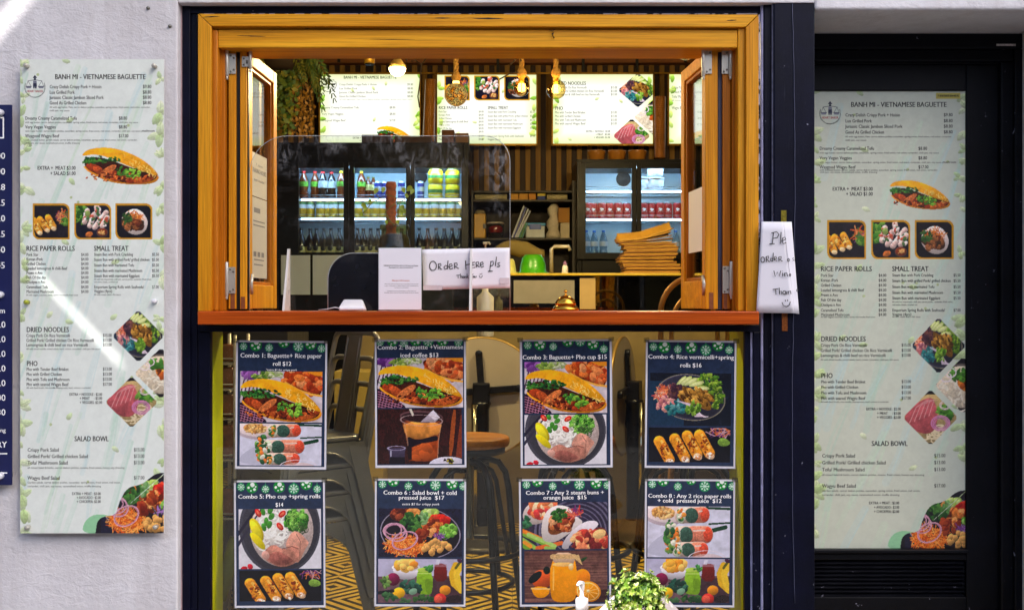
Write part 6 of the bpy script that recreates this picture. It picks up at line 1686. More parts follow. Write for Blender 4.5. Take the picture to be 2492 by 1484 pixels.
# stack of brown paper bags, each its own sheet
KRAFT = [M("kraft_paper_%d" % i, c, .7, var=.14, scale=12) for i, c in enumerate(((150, 104, 38), (122, 80, 30), (186, 140, 46)))]
nb = 30
zs = LEDGE
for i in range(nb):
    top = nb - 1 - i
    g = MB(); nx, ny = 10, 6
    cx = X(1579 + random.uniform(-4, 4), YK + .1) + .02 * math.sin(i * .4); cy = YK + .16; wv, dv = .165 - .0005 * i + random.uniform(-.006, .006), .10
    ph = random.uniform(0, 6); th = .0052
    tilt = 0.0 if top else 1.0
    def zz(u, v):
        z = zs + .0006 * math.sin(u * 9 + ph) + .02 * (i / nb) ** 2 * (u - .2) * .5 + .0016 * math.sin(v * 5 + ph)
        if top < 4: z += (4 - top) * .010 * max(0, u + .2) + (4 - top) * .012 * max(0, v)
        return z
    vs, fs = [], []
    for lay in (0, 1):
        for b in range(ny):
            for a in range(nx):
                u, v = a / (nx - 1) * 2 - 1, b / (ny - 1) * 2 - 1
                vs.append((cx + u * wv, cy + v * dv, zz(u, v) + lay * th))
    o_ = nx * ny
    for b in range(ny - 1):
        for a in range(nx - 1):
            q = b * nx + a
            fs.append((q, q + nx, q + nx + 1, q + 1)); fs.append((o_ + q, o_ + q + 1, o_ + q + nx + 1, o_ + q + nx))
    for a in range(nx - 1):
        fs.append((a, a + 1, o_ + a + 1, o_ + a)); q = (ny - 1) * nx + a; fs.append((q + 1, q, o_ + q, o_ + q + 1))
    for b in range(ny - 1):
        q = b * nx; fs.append((q + nx, q, o_ + q, o_ + q + nx)); q += nx - 1; fs.append((q, q + nx, o_ + q + nx, o_ + q))
    g.add(vs, fs)
    lab = "topmost brown paper bag with its back edge raised on the bag stack" if top == 0 else f"flat brown paper bag, number {top + 1} from the top of the bag stack"
    tag(g.build("paper_bag", KRAFT[(i * 2) % 3 if top else 2]), lab, "paper bag", "stacked brown paper bags")
    zs += .0070

# ------------------------------------------------------------------ pendant lamps
ROPE = M("jute_rope", (166, 122, 52), .85, var=.25, scale=60)
YPN = 2.3
def rope(g, x, y, z0, z1, r_=.014):
    n = int((z1 - z0) / .012)
    for ph in (0, 2.1, 4.2):
        g.tube([(x + r_ * .55 * math.cos(ph + i * .55), y + r_ * .55 * math.sin(ph + i * .55), z0 + (z1 - z0) * i / n) for i in range(n + 1)], r_ * .62, 6)
def pendant(label, px, py, r_px, kind, watt, col):
    YQ = 1.3 if kind == 'led' else 2.6
    x, y, z = W(px, py, YQ); q = S(r_px, YQ)
    t = thing("pendant_lamp", label, "pendant lamp", (x, y, z), "rope pendant lamps in the serving hatch")
    g = MB(); rope(g, x, y, z + q + .05, 3.70); g.build("rope", ROPE, t)
    g = MB(); g.lathe([(.014, .0), (.019, .003), (.027, .02), (.028, .034), (.022, .048), (.013, .062)], (x, y, z + q - .004 + .012), 16); g.build("socket", ROPE, t)
    if kind == 'led':
        g = MB(); g.lathe([(q * .98, -q * .05), (q * .92, q * .4), (q * .6, q * .85), (q * .42, q * 1.05)], (x, y, z), 20); g.build("bulb_base", M("bulb_base", (206, 170, 90), .4), t)
        g = MB(); g.lathe([(1e-5, -q), (q * .4, -q * .92), (q * .72, -q * .68), (q * .92, -q * .36), (q, -q * .06)], (x, y, z), 24); g.build("bulb", emis("led_bulb_glow", (255, 226, 160), watt), t)
    elif kind == 'clear':
        g = MB(); g.ball((x, y, z), q, 28); g.build("bulb", glass("amber_bulb_glass", (255, 236, 180), .06, power=3.0), t)
        g = MB(); g.lathe([(.014, -.0), (.016, .03), (.02, .05)], (x, y, z + q * .6), 12); g.build("cap", GOLD, t)
        fm = emis("filament_glow", (255, 200, 90), 8)
        for k in range(6):
            a = k * PI / 3; rr = q * (.32 if r_px < 22 else .16)
            g = MB(); g.tube([(x + rr * math.cos(a), y + rr * math.sin(a), z + q * .5), (x + rr * math.cos(a), y + rr * math.sin(a), z - q * .38)], .0034, 6); g.build("filament", fm, t)
    else:
        k = N("mirrored_crackle"); co = k.coord()
        v = k.n("TexVoronoi", feature='DISTANCE_TO_EDGE'); k.l(co, v.inputs['Vector']); v.inputs['Scale'].default_value = 95
        edge = k.ramp(v.outputs[0], .02, .09)
        n1 = k.noise(co, 30, 2)
        glow = k.ramp(n1, .35, .65, lin4((255, 150, 20)), lin4((240, 220, 130)))
        e = k.n("Emission"); k.l(glow, e.inputs[0]); e.inputs[1].default_value = .6
        b = k.bsdf(lin4((24, 12, 4)), .35, .6)
        mx = k.n("MixShader"); k.l(edge, mx.inputs[0]); k.l(e.outputs[0], mx.inputs[1]); k.l(b.outputs[0], mx.inputs[2])
        m = k.done(mx)
        g = MB(); g.ball((x, y, z), q, 32); g.build("bulb", m, t)
        g = MB(); g.lathe([(.02, 0), (.018, .03), (.024, .04)], (x, y, z + q * .93), 12); g.build("glowing_neck", emis("neck_glow", (255, 214, 110), 2), t)
    if kind == 'clear':
        ld = bpy.data.lights.new("lamp_light", 'POINT'); ld.energy = watt; ld.color = col; ld.shadow_soft_size = .03
        lo_ = bpy.data.objects.new("lamp_light", ld); COL.objects.link(lo_); lo_.parent = t; lo_.location = (0, 0, -.0)
WARM = (1.0, .60, .22)
pendant("white glowing globe bulb on a rope, leftmost in the hatch", 967, 166, 20.5, 'led', 1000, WARM)
pendant("dark mirrored globe with golden crackle hanging before the rice paper roll menu", 1110, 231, 28, 'galaxy', 0, WARM)
pendant("small clear globe with bright filament hanging before the bun picture", 1269.5, 214.5, 20.5, 'clear', 2, WARM)
pendant("larger clear globe with tall filament hanging before the noodle menu box", 1353, 218, 24, 'clear', 2, WARM)
pendant("white glowing bulb half hidden by the header at the upper right", 1632, 108, 22, 'led', 1000, WARM)
pendant("mirrored crackle globe at the upper right beside a white bulb", 1669, 123, 24, 'galaxy', 0, WARM)
t = thing("spot_lamp", "small brass spot lamp hanging left of the white globe bulb", "spot lamp", W(899, 140, YPN))
x, y, z = W(899, 140, YPN)
g = MB(); g.lathe([(.024, -.036), (.03, -.034), (.03, .03), (.012, .036), (0, .037)], (x, y, z), 18); g.build("shade", GOLD, t)
g = MB(); g.lathe([(.027, -.04), (.02, -.02), (0, -.015)], (x, y, z), 14); g.build("lamp_cup", BLK, t)
g = MB(); g.tube([(x, y, z + .037), (x + .01, y, z + .09), (x + .01, y, 3.7)], .008, 8); g.build("stem", GOLD, t)
# bare twigs hung among the lamps
TW = M("bare_twig", (52, 34, 18), .8)
g = MB()
def twig(pts, r_=.004): g.tube([W(a, b, 2.45) for a, b in pts], r_, 5)
for pts in ([(1005, 95), (1006, 135), (1012, 148), (1000, 150)], [(1012, 148), (1026, 158), (1040, 138), (1044, 118)], [(1026, 158), (1022, 200), (1017, 235), (1021, 262)], [(1240, 160), (1262, 138), (1268, 100)], [(1268, 150), (1264, 130)], [(1215, 194), (1240, 180), (1262, 176)], [(1045, 130), (1050, 118)], [(960, 112), (955, 140)], [(980, 110), (990, 150)], [(1176, 118), (1186, 140)], [(1290, 112), (1284, 140)]):
    twig(pts)
tag(g.build("twig_branch", TW), "thin bare twigs hanging down among the pendant lamps", "twigs")

# ------------------------------------------------------------------ hanging fern
YH = 2.7
t = thing("hanging_fern", "hanging basket with drooping fern fronds at the upper left of the hatch", "hanging plant", W(700, 150, YH))
FERN = [M("fern_green_%d" % i, c, .6, var=.3, scale=30) for i, c in enumerate(((74, 92, 22), (48, 76, 28), (104, 104, 28)))]
g = MB(); rnd = random.Random(4)
for i in range(46):
    bx_, by_ = 690 + rnd.uniform(-34, 22), 96 + rnd.uniform(-20, 40)
    o = Vector(W(bx_, by_, YH + rnd.uniform(-.12, .12))); az = rnd.uniform(-.9, 3.6); L = rnd.uniform(.22, .5)
    d = Vector((math.cos(az), math.sin(az) * .5, .25)); pts = []
    p_ = o.copy()
    for k in range(16):
        pts.append(p_.copy()); d = (d + Vector((0, 0, -.16))).normalized(); p_ = p_ + d * (L / 16)
    mi = rnd.randrange(3)
    for k in range(1, 16):
        fr = pts[k] - pts[k - 1]; sd = fr.cross(Vector((0, 1, .3))).normalized(); l_ = .052 * (1 - k / 17) + .008
        for sg in (-1, 1):
            tip = pts[k] + sd * sg * l_ + fr * .9 + Vector((0, rnd.uniform(-.01, .01), -.006)); m_ = (pts[k] + tip) / 2
            w_ = fr * .42
            g.add([pts[k], m_ + w_, tip, m_ - w_], [(0, 1, 2, 3)], mi)
g.build("frond", FERN, t)
g = MB()
for i in range(420):
    px, py = 690 + rnd.gauss(0, 16), 175 + abs(rnd.gauss(0, 1)) * 70
    if py > 330: continue
    c = Vector(W(px, py, YH + rnd.uniform(-.1, .1))); a = rnd.uniform(0, 6.28); s_ = rnd.uniform(.012, .026)
    u = Vector((math.cos(a), rnd.uniform(-.6, .6), math.sin(a))).normalized() * s_; v = u.cross(Vector((rnd.uniform(-.4, .4), 1, rnd.uniform(-.4, .4)))).normalized() * s_ * .6
    g.add([c - u, c + v, c + u, c - v], [(0, 1, 2, 3)], rnd.randrange(3))
g.build("trailing_leaf", FERN, t)
g = MB(); g.lathe([(.07, -.1), (.11, -.06), (.13, .05), (.12, .06)], W(688, 128, YH), 18); g.build("basket", M("dark_basket", (46, 32, 22), .8), t)
g = MB(); g.tube([W(688, 110, YH), (X(688, YH), YH, 3.70)], .006, 6); g.build("cord", ROPE, t)
t = thing("trailing_vine", "speckled trailing vine hanging in front of the dark wall below the fern", "plant", W(735, 340, YH + .2))
g = MB()
for i in range(9):
    x0 = 716 + i * 5; pts = [W(x0 + rnd.uniform(-3, 3) + k * rnd.uniform(-.3, .8), 190 + k * 15, YH + .2) for k in range(10)]
    g.tube(pts, .0025, 4, 1)
    for p_ in pts:
        for _ in range(3):
            c = Vector(p_) + Vector((rnd.uniform(-.02, .02), rnd.uniform(-.02, .02), rnd.uniform(-.02, .02))); s_ = rnd.uniform(.008, .016); a = rnd.uniform(0, 6)
            u = Vector((math.cos(a), .3, math.sin(a))) * s_; v = Vector((-math.sin(a), .3, math.cos(a))) * s_ * .7
            g.add([c - u, c + v, c + u, c - v], [(0, 1, 2, 3)], 0)
g.build("foliage", [M("bronze_leaf", (150, 106, 34), .6, var=.4, scale=60), TW], t)
# ------------------------------------------------------------------ things on the sill
# clear acrylic screen with two fins
YA = .10
t = thing("acrylic_screen", "smudged clear acrylic screen with round corners standing on the red sill", "screen", (X(923, YA), YA, SILL))
def arch(px0, px1, py0, r_l, r_r, Y, zb):
    x0, x1, zt = X(px0, Y), X(px1, Y), Z(py0, Y); a, b = S(r_l, Y), S(r_r, Y)
    pts = [(x0, zb)]
    pts += [(x0 + a - a * math.cos(R(k)), zt - a + a * math.sin(R(k))) for k in range(0, 91, 9)]
    pts += [(x1 - b + b * math.sin(R(k)), zt - b + b * math.cos(R(k))) for k in range(0, 91, 9)]
    pts += [(x1, zb)]
    return pts
ap = arch(607, 1241, 331, 92, 62, YA, SILL + .001)
g = MB(); g.prism(ap, YA, YA + .004); g.build("sheet", ACRYL, t)
g = MB(); g.tube([(p[0], YA + .002, p[1]) for p in ap], .0011, 5); g.build("edge", ACRYL_EDGE, t)
for px, w_ in ((704, .0075), (1147, .0075)):
    x = X(px, YA); zt = Z(606, YA)
    g = MB(); vs = [(x - w_ / 2, YA - .001, SILL + .001), (x - w_ / 2, YA - .095, SILL + .001), (x - w_ / 2, YA - .012, zt), (x - w_ / 2, YA - .001, zt)]
    vs += [(v[0] + w_, v[1], v[2]) for v in vs]
    g.add(vs, [(0, 1, 2, 3), (7, 6, 5, 4), (0, 4, 5, 1), (1, 5, 6, 2), (2, 6, 7, 3), (3, 7, 4, 0)])
    g.build("fin", M("frosted_acrylic", (206, 202, 200), .3, var=.05) if px < 800 else bpy.data.materials["frosted_acrylic"], t)
# dark rounded screen behind it
g_ = thing("till_screen", "dark till screen with a rounded top corner behind the card reader", "till", (X(905, .22), .22, SILL))
tp = arch(798, 1012, 616, 62, 30, .22, SILL + .001)
g = MB(); g.prism(tp, .22, .235); g.build("panel", M("dark_screen", (14, 15, 26), .25, var=.1), g_)
g = MB(); g.tube([(p[0], .219, p[1]) for p in tp], .0016, 6); g.build("rim", ACRYL_EDGE, g_)
# card reader
t = thing("card_reader", "small white wedge shaped card reader with a white cord", "card reader", (X(855, .03), .03, SILL))
x0, x1 = X(823.5, .0), X(887.5, .0); z0, zf, zb_ = SILL + .001, SILL + .014, SILL + .040
g = MB(); a = .0
vs = [(x0, a, z0), (x1, a, z0), (x1 - .002, a + .075, z0), (x0 + .004, a + .075, z0), (x0, a, zf), (x1, a, zf), (x1 - .018, a + .075, zb_), (x0 + .004, a + .075, zb_)]
g.add(vs, [(0, 3, 2, 1), (4, 5, 6, 7), (0, 1, 5, 4), (1, 2, 6, 5), (2, 3, 7, 6), (3, 0, 4, 7)])
g.build("body", WHITE, t, .006, seg=4)
g = MB(); g.tube([(x0 + .002, .05, SILL + .008), (x0 - .02, .05, SILL + .012), (x0 - .05, .06, SILL + .006), (x0 - .08, .08, SILL + .003)], .0018, 6); g.build("cord", WHITE, t)
# allergen sheet in a clear stand
YG = .06
t = thing("notice_stand", "white allergen information notice in a clear upright stand", "notice", (X(973, YG), YG, SILL))
g = MB(); g.pbox(921, 1026, 603, 754, YG, YG + .003); g.box(X(921, YG), X(1026, YG), YG + .0035, YG + .06, SILL + .001, SILL + .003); g.build("holder", ACRYL_EDGE, t)
g = MB(); g.pbox(922.5, 1024.5, 604.5, 753, YG - .0008, YG - .0002); g.build("paper", PAPER, t)
f = Flat()
for s_, a, b, ba, cp, bo, mi in (("MINIMUM EFTPOS is $10 or 20-cent surcharge", 1402, 1672, 1002, 9, .03, 0), ("Apologies for any inconvenience", 1442, 1632, 1017, 9, .03, 0), ("Allergen Information", 1465, 1604, 1119, 10, .02, 1),
    ("Please be advised that any of our products may contain", 1409, 1674, 1145, 7, 0, 0), ("traces of allergens or gluten due to cross contamination", 1409, 1674, 1159, 7, 0, 0), ("during store operation.", 1486, 1598, 1173, 7, 0, 0),
    ("Customers are recommended to check with our", 1428, 1656, 1199, 7, 0, 0), ("friendly staff if there is any uncertainty on above issues.", 1407, 1676, 1213, 7, 0, 0)):
    f.text(s_, fx5(a), fx5(b), 336.4 + .3106 * ba, .3106 * cp, bo, mi, .3)
f.build("lettering", [INK, M("rust_print", (196, 84, 60), .5)], t, plane_at(YG - .0008))
# handwritten order sign
YO = .094
t = thing("order_sign", "white paper with handwritten Order Here pls taped to the acrylic screen", "sign", W(1134, 704, YO))
n = 16; vs, fs = [], []
for j in range(9):
    for i in range(n + 1):
        u, v = i / n, j / 8
        px = (1027 + 213 * u) * (1 - v) + (1030 + 211 * u) * v; py = (607 - 4 * u) * (1 - v) + (705 - 4 * u) * v
        vs.append(W(px, py, YO - .0012 * abs(math.sin(u * 9 + v * 2)) * (v if v > .3 else .3)))
for j in range(8):
    for i in range(n):
        q = j * (n + 1) + i; fs.append((q + n + 1, q + n + 2, q + 1, q))
g = MB(); g.add(vs, fs, 0, True); o = g.build("paper", PAPER, t)
md = o.modifiers.new("thickness", 'SOLIDIFY'); md.thickness = .0004; md.offset = -1
def circ(x, y, rx, ry, n=16, a0=0): return [(x + rx * math.cos(2 * PI * i / n + a0), y + ry * math.sin(2 * PI * i / n + a0)) for i in range(n + 1)]
STR = [circ(1788, 1000, 27, 36, 20, -2), [(1830, 985), (1832, 1027)], [(1828, 986), (1848, 983), (1852, 997), (1834, 1005), (1856, 1030)], [(1906, 958), (1900, 1027)], [(1901, 1002), (1886, 996), (1873, 1012), (1882, 1027), (1900, 1018)],
 [(1912, 1010), (1940, 998), (1934, 984), (1920, 986), (1911, 1006), (1922, 1026), (1946, 1018)], [(1955, 980), (1958, 1023)], [(1953, 981), (1975, 977), (1979, 994), (1960, 1003), (1991, 1022)],
 [(2043, 958), (2047, 1030)], [(2047, 992), (2084, 985)], [(2078, 940), (2084, 1020)], [(2096, 975), (2092, 1015), (2119, 1012)], [(2094, 976), (2116, 970)], [(2093, 995), (2113, 991)], [(2125, 972), (2129, 1012)], [(2123, 973), (2145, 969), (2146, 988), (2130, 992), (2153, 1010)],
 [(2159, 995), (2183, 985), (2175, 969), (2161, 976), (2157, 996), (2168, 1011), (2187, 1002)], [(2242, 962), (2232, 1042)], [(2240, 968), (2258, 963), (2263, 985), (2250, 1001), (2237, 998)], [(2218, 1043), (2256, 1041)], [(2286, 928), (2277, 1002)],
 [(2313, 974), (2295, 980), (2298, 990), (2313, 997), (2305, 1008), (2287, 1004)]]
STR2 = [[(1970, 1075), (2000, 1070)], [(1985, 1072), (1985, 1098)], [(2003, 1060), (2003, 1096)], [(2003, 1083), (2012, 1078), (2015, 1096)], circ(2025, 1088, 6, 7, 10), [(2032, 1080), (2033, 1096)], [(2039, 1080), (2039, 1096)], [(2039, 1085), (2047, 1080), (2049, 1096)], [(2055, 1061), (2055, 1096)], [(2066, 1077), (2056, 1086), (2068, 1096)],
 [(2088, 1062), (2095, 1076), (2103, 1060)], [(2095, 1076), (2090, 1094)], circ(2107, 1085, 5, 6, 10), [(2116, 1078), (2117, 1091), (2126, 1091), (2127, 1078)], [(2158, 1060), (2158, 1070)], [(2170, 1058), (2170, 1068)], [(2150, 1075), (2155, 1090), (2166, 1092), (2177, 1077)]]
f = Flat()
m5 = lambda p: (fx5(p[0]), 336.4 + .3106 * p[1])
for s_ in STR: f.line([m5(p) for p in s_], 2.1, 0, 1.9)
for s_ in STR2: f.line([m5(p) for p in s_], 1.5, 0, 1.9)
f.build("handwriting", INK, t, plane_at(YO))
g = MB(); g.pbox(1216, 1240, 676, 691, YO - .0030, YO - .0026); g.build("tape", M("dull_tape", (206, 194, 200), .25), t)
g = MB(); g.pbox(1030, 1076, 694, 706, YO - .0030, YO - .0026); g.build("tape", bpy.data.materials["dull_tape"], t)
# brass bell
l = (X(1376.5, .03), .03, SILL + .001)
q = S(1, .03)
t = thing("service_bell", "shiny brass counter bell standing on the red sill", "bell", l)
BRASS = M("polished_brass", (214, 158, 56), .14, 1.0, var=.04)
g = MB(); g.lathe([(30 * q, 0), (32.5 * q, .002), (32.5 * q, 5 * q), (31 * q, 8 * q), (26 * q, 12 * q), (24 * q, 14 * q)], l, 40); g.build("base", BRASS, t)
g = MB(); g.lathe([(22 * q, 14.5 * q), (25.5 * q, 15 * q), (25.5 * q, 18 * q), (23.5 * q, 24 * q), (19 * q, 30 * q), (12 * q, 35 * q), (5 * q, 37 * q), (4 * q, 37.5 * q)], l, 40); g.build("dome", BRASS, t)
g = MB(); g.lathe([(3 * q, 37.5 * q), (3.6 * q, 39 * q), (2 * q, 41 * q), (2.2 * q, 45 * q), (4.4 * q, 46 * q), (4.4 * q, 48 * q), (2 * q, 51 * q), (0, 51.5 * q)], l, 20); g.build("plunger", BRASS, t)
# jar with coir pole and pothos
YJ = .36
l = (X(960, YJ), YJ, SILL + .001); q = S(1, YJ)
zr = lambda py: Z(py, YJ) - l[2]
t = thing("plant_jar", "glass jar holding a pothos vine climbing a brown coir pole", "potted plant", l)
g = MB(); g.lathe([(34 * q, 0), (40 * q, .006), (41 * q, zr(615)), (38 * q, zr(590)), (32 * q, zr(570)), (31.5 * q, zr(561)), (35.5 * q, zr(559)), (35.5 * q, zr(550)), (34 * q, zr(547.6)), (33 * q, zr(548))], l, 36); g.f.pop(); g.mi.pop(); g.sm.pop()
g.build("jar", glass("olive_jar_glass", (206, 206, 150), .04, .0), t)
g = MB(); g.lathe([(32 * q, .004), (38 * q, .01), (39 * q, zr(618)), (36.5 * q, zr(592)), (31 * q, zr(572)), (18 * q, zr(570)), (0, zr(572))], l, 24); g.build("soil", M("dark_soil", (44, 34, 16), .9, var=.5, scale=60), t)
g = MB(); n = 26
pf = [(0.001, zr(575))] + [((12.4 + 1.2 * math.sin(i * 1.9)) * q, zr(572 - i * 129 / n)) for i in range(n + 1)] + [(0, zr(442))]
g.lathe(pf, (l[0] - S(8.5, YJ), YJ, l[2]), 18); g.build("coir_pole", M("coir_brown", (156, 82, 36), .9, var=.45, scale=70, bump=.5, bscale=300), t)
POTH = M("pothos_leaf", (150, 164, 30), .4, var=.3, scale=20)
vp = [[(960, 552), (945, 530), (938, 515), (955, 500), (968, 490), (962, 480), (940, 474), (925, 483), (905, 493), (893, 498)], [(960, 552), (968, 535), (970, 510), (975, 490), (990, 482), (1000, 470), (1002, 462)], [(925, 483), (912, 470), (916, 462)], [(938, 515), (948, 540), (966, 548)], [(972, 510), (980, 508)], [(905, 493), (888, 515), (882, 520)]]
g = MB()
for v in vp: g.tube([W(a, b, YJ - .028) for a, b in v], .0019, 6)
g.build("vine", M("vine_stem", (110, 100, 26), .6), t)
rnd = random.Random(3)
for px, py, s_ in ((915, 465, 8), (933, 462, 7.5), (983, 463, 8), (996, 459, 9), (1003, 466, 8), (886, 500, 8.5), (901, 490, 7), (979, 506, 9), (977, 516, 8), (941, 541, 6), (968, 540, 7), (880, 522, 7), (888, 508, 7), (990, 476, 6), (984, 514, 6)):
    g = MB(); c = Vector(W(px, py, YJ - .034)); a = rnd.uniform(-2.4, -.6); L = s_ * q
    u = Vector((math.cos(a), rnd.uniform(-.5, .1), math.sin(a))).normalized(); v = u.cross(Vector((0, 1, .2))).normalized(); nn = u.cross(v)
    pts = [(-.9, 0), (-.75, .5), (-.2, .72), (.4, .5), (1.1, 0), (.4, -.5), (-.2, -.72), (-.75, -.5)]
    ring_ = [c + u * (a_ * L) + v * (b_ * L) + nn * (.25 * L * abs(b_)) for a_, b_ in pts]
    mid = [c + u * (-.9 * L), c + u * (1.1 * L)]
    g.add([c] + ring_, [(0, i, i % 8 + 1) for i in range(1, 9)], 0, False); g.build("leaf", POTH, t)
# soap pump behind the order sign
l = (X(1181, .5), .5, SILL - .10)
t = thing("soap_pump", "pale soap pump bottle showing its nozzle above the order sign", "pump bottle", l)
g = MB(); g.lathe([(.03, 0), (.032, .005), (.032, .15), (.012, .17), (.011, .185)], l, 20); g.build("body", M("cream_plastic", (206, 194, 150), .4), t)
zt = Z(589, .5) - l[2]
g = MB(); g.lathe([(.011, .186), (.011, .2), (.004, .202), (.004, zt - .012), (.009, zt - .01), (.009, zt), (0, zt)], l, 14); g.tube([(l[0], .5, l[2] + zt - .004), (l[0] + .014, .49, l[2] + zt - .004), (l[0] + .018, .487, l[2] + zt - .01)], .004, 8); g.build("pump_head", bpy.data.materials["cream_plastic"], t)

# ------------------------------------------------------------------ taped paper on the navy post
m6 = lambda p: (fx6(p[0]), 336.4 + .3275 * p[1])
t = thing("order_notice", "creased white paper asking to order at the window, taped to the navy post", "sign", W(1892, 763, -.004))
YN = -.003
def sheet(name, c, lifts, mat):
    """bilinear sheet through four corners (tl, tr, br, bl) with a lift towards the street at each"""
    n = 10; vs, fs = [], []
    for j in range(n + 1):
        for i in range(n + 1):
            u, v = i / n, j / n
            w4 = ((1 - u) * (1 - v), u * (1 - v), u * v, (1 - u) * v)
            px = sum(w * p[0] for w, p in zip(w4, c)); py = sum(w * p[1] for w, p in zip(w4, c)); l_ = sum(w * q for w, q in zip(w4, lifts))
            vs.append(W(px, py, YN - l_ - .0012 * math.sin(v * 5 + u * 3) * u))
    for j in range(n):
        for i in range(n):
            q = j * (n + 1) + i; fs.append((q + n + 1, q + n + 2, q + 1, q))
    g = MB(); g.add(vs, fs, 0, True); o = g.build(name, mat, t); md = o.modifiers.new("thickness", 'SOLIDIFY'); md.thickness = .0004; md.offset = -1
sheet("paper", [(1853.4, 539.5), (1906, 540), (1934, 762), (1840.3, 761)], (.000, .010, .014, .002), PAPER)
sheet("folded_flap", [(1906, 540), (1926.5, 540), (1945, 764), (1934, 762)], (.0098, .003, .002, .0138), PAPER)
NS = [[(2128, 700), (2118, 785)], [(2112, 706), (2150, 697), (2167, 715), (2155, 740), (2125, 746)], [(2098, 786), (2136, 785)], [(2182, 700), (2176, 786)], [(2188, 766), (2216, 752), (2208, 738), (2195, 742), (2187, 766), (2198, 786), (2219, 778)],
 circ(2050, 903, 13, 20, 14), [(2075, 880), (2077, 919)], [(2074, 881), (2092, 877), (2093, 893), (2078, 898), (2099, 919)], [(2126, 853), (2122, 917)], [(2122, 896), (2108, 893), (2104, 910), (2120, 913)], [(2132, 901), (2151, 893), (2145, 879), (2133, 885), (2132, 906), (2153, 911)], [(2165, 884), (2167, 916)], [(2164, 885), (2184, 881), (2181, 897), (2168, 900), (2192, 916)], circ(2234, 906, 7, 9, 10),
 [(2130, 985), (2140, 1027), (2155, 995), (2168, 1027), (2180, 985)], [(2193, 1000), (2194, 1027)], [(2192, 986), (2193, 989)], [(2208, 1000), (2208, 1028)], [(2208, 1006), (2223, 1000), (2228, 1027)], circ(2246, 1016, 5, 8, 10),
 [(2122, 1124), (2161, 1118)], [(2142, 1122), (2146, 1161)], [(2168, 1110), (2171, 1161)], [(2171, 1141), (2183, 1135), (2188, 1159)], circ(2205, 1147, 11, 12, 12), [(2217, 1135), (2221, 1159)], [(2231, 1135), (2233, 1159)], [(2233, 1141), (2249, 1135), (2254, 1158)],
 [(2212, 1200), (2213, 1213)], [(2228, 1198), (2229, 1211)], [(2188, 1218), (2198, 1242), (2220, 1251), (2240, 1240), (2249, 1213)]]
NS2 = [[(2274, 889), (2264, 896), (2274, 905), (2266, 914)], [(2283, 858), (2282, 916)], [(2302, 1010), (2300, 1022)], circ(2299, 1131, 5, 8, 10), [(2309, 1120), (2311, 1138)]]
f = Flat()
def liftn(u):  return max(0, min(.013, .0125 * (u - 1846) / 70))
for s_ in NS: f.line([m6(p) for p in s_], 2.0, 0, 0)
f.build("handwriting", INK, t, lambda u, v, q: (X(u, YN), YN - .0042 - liftn(u), Z(v, YN)))
f = Flat()
for s_ in NS2: f.line([m6(p) for p in s_], 1.5, 0, 0)
f.build("handwriting", INK, t, lambda u, v, q: (X(u, YN), YN - .0165, Z(v, YN)))
TAPE = M("gold_glitter_tape", (130, 118, 30), .35, .3, var=.5, scale=220)
g = MB(); g.pbox(1901, 1914, 512, 541.5, .0035, .0052); g.build("tape", TAPE, t)
g = MB(); g.pbox(1903, 1916.5, 762, 805, .0035, .0052); g.build("tape", M("copper_glitter_tape", (130, 70, 24), .35, .3, var=.6, scale=220), t)

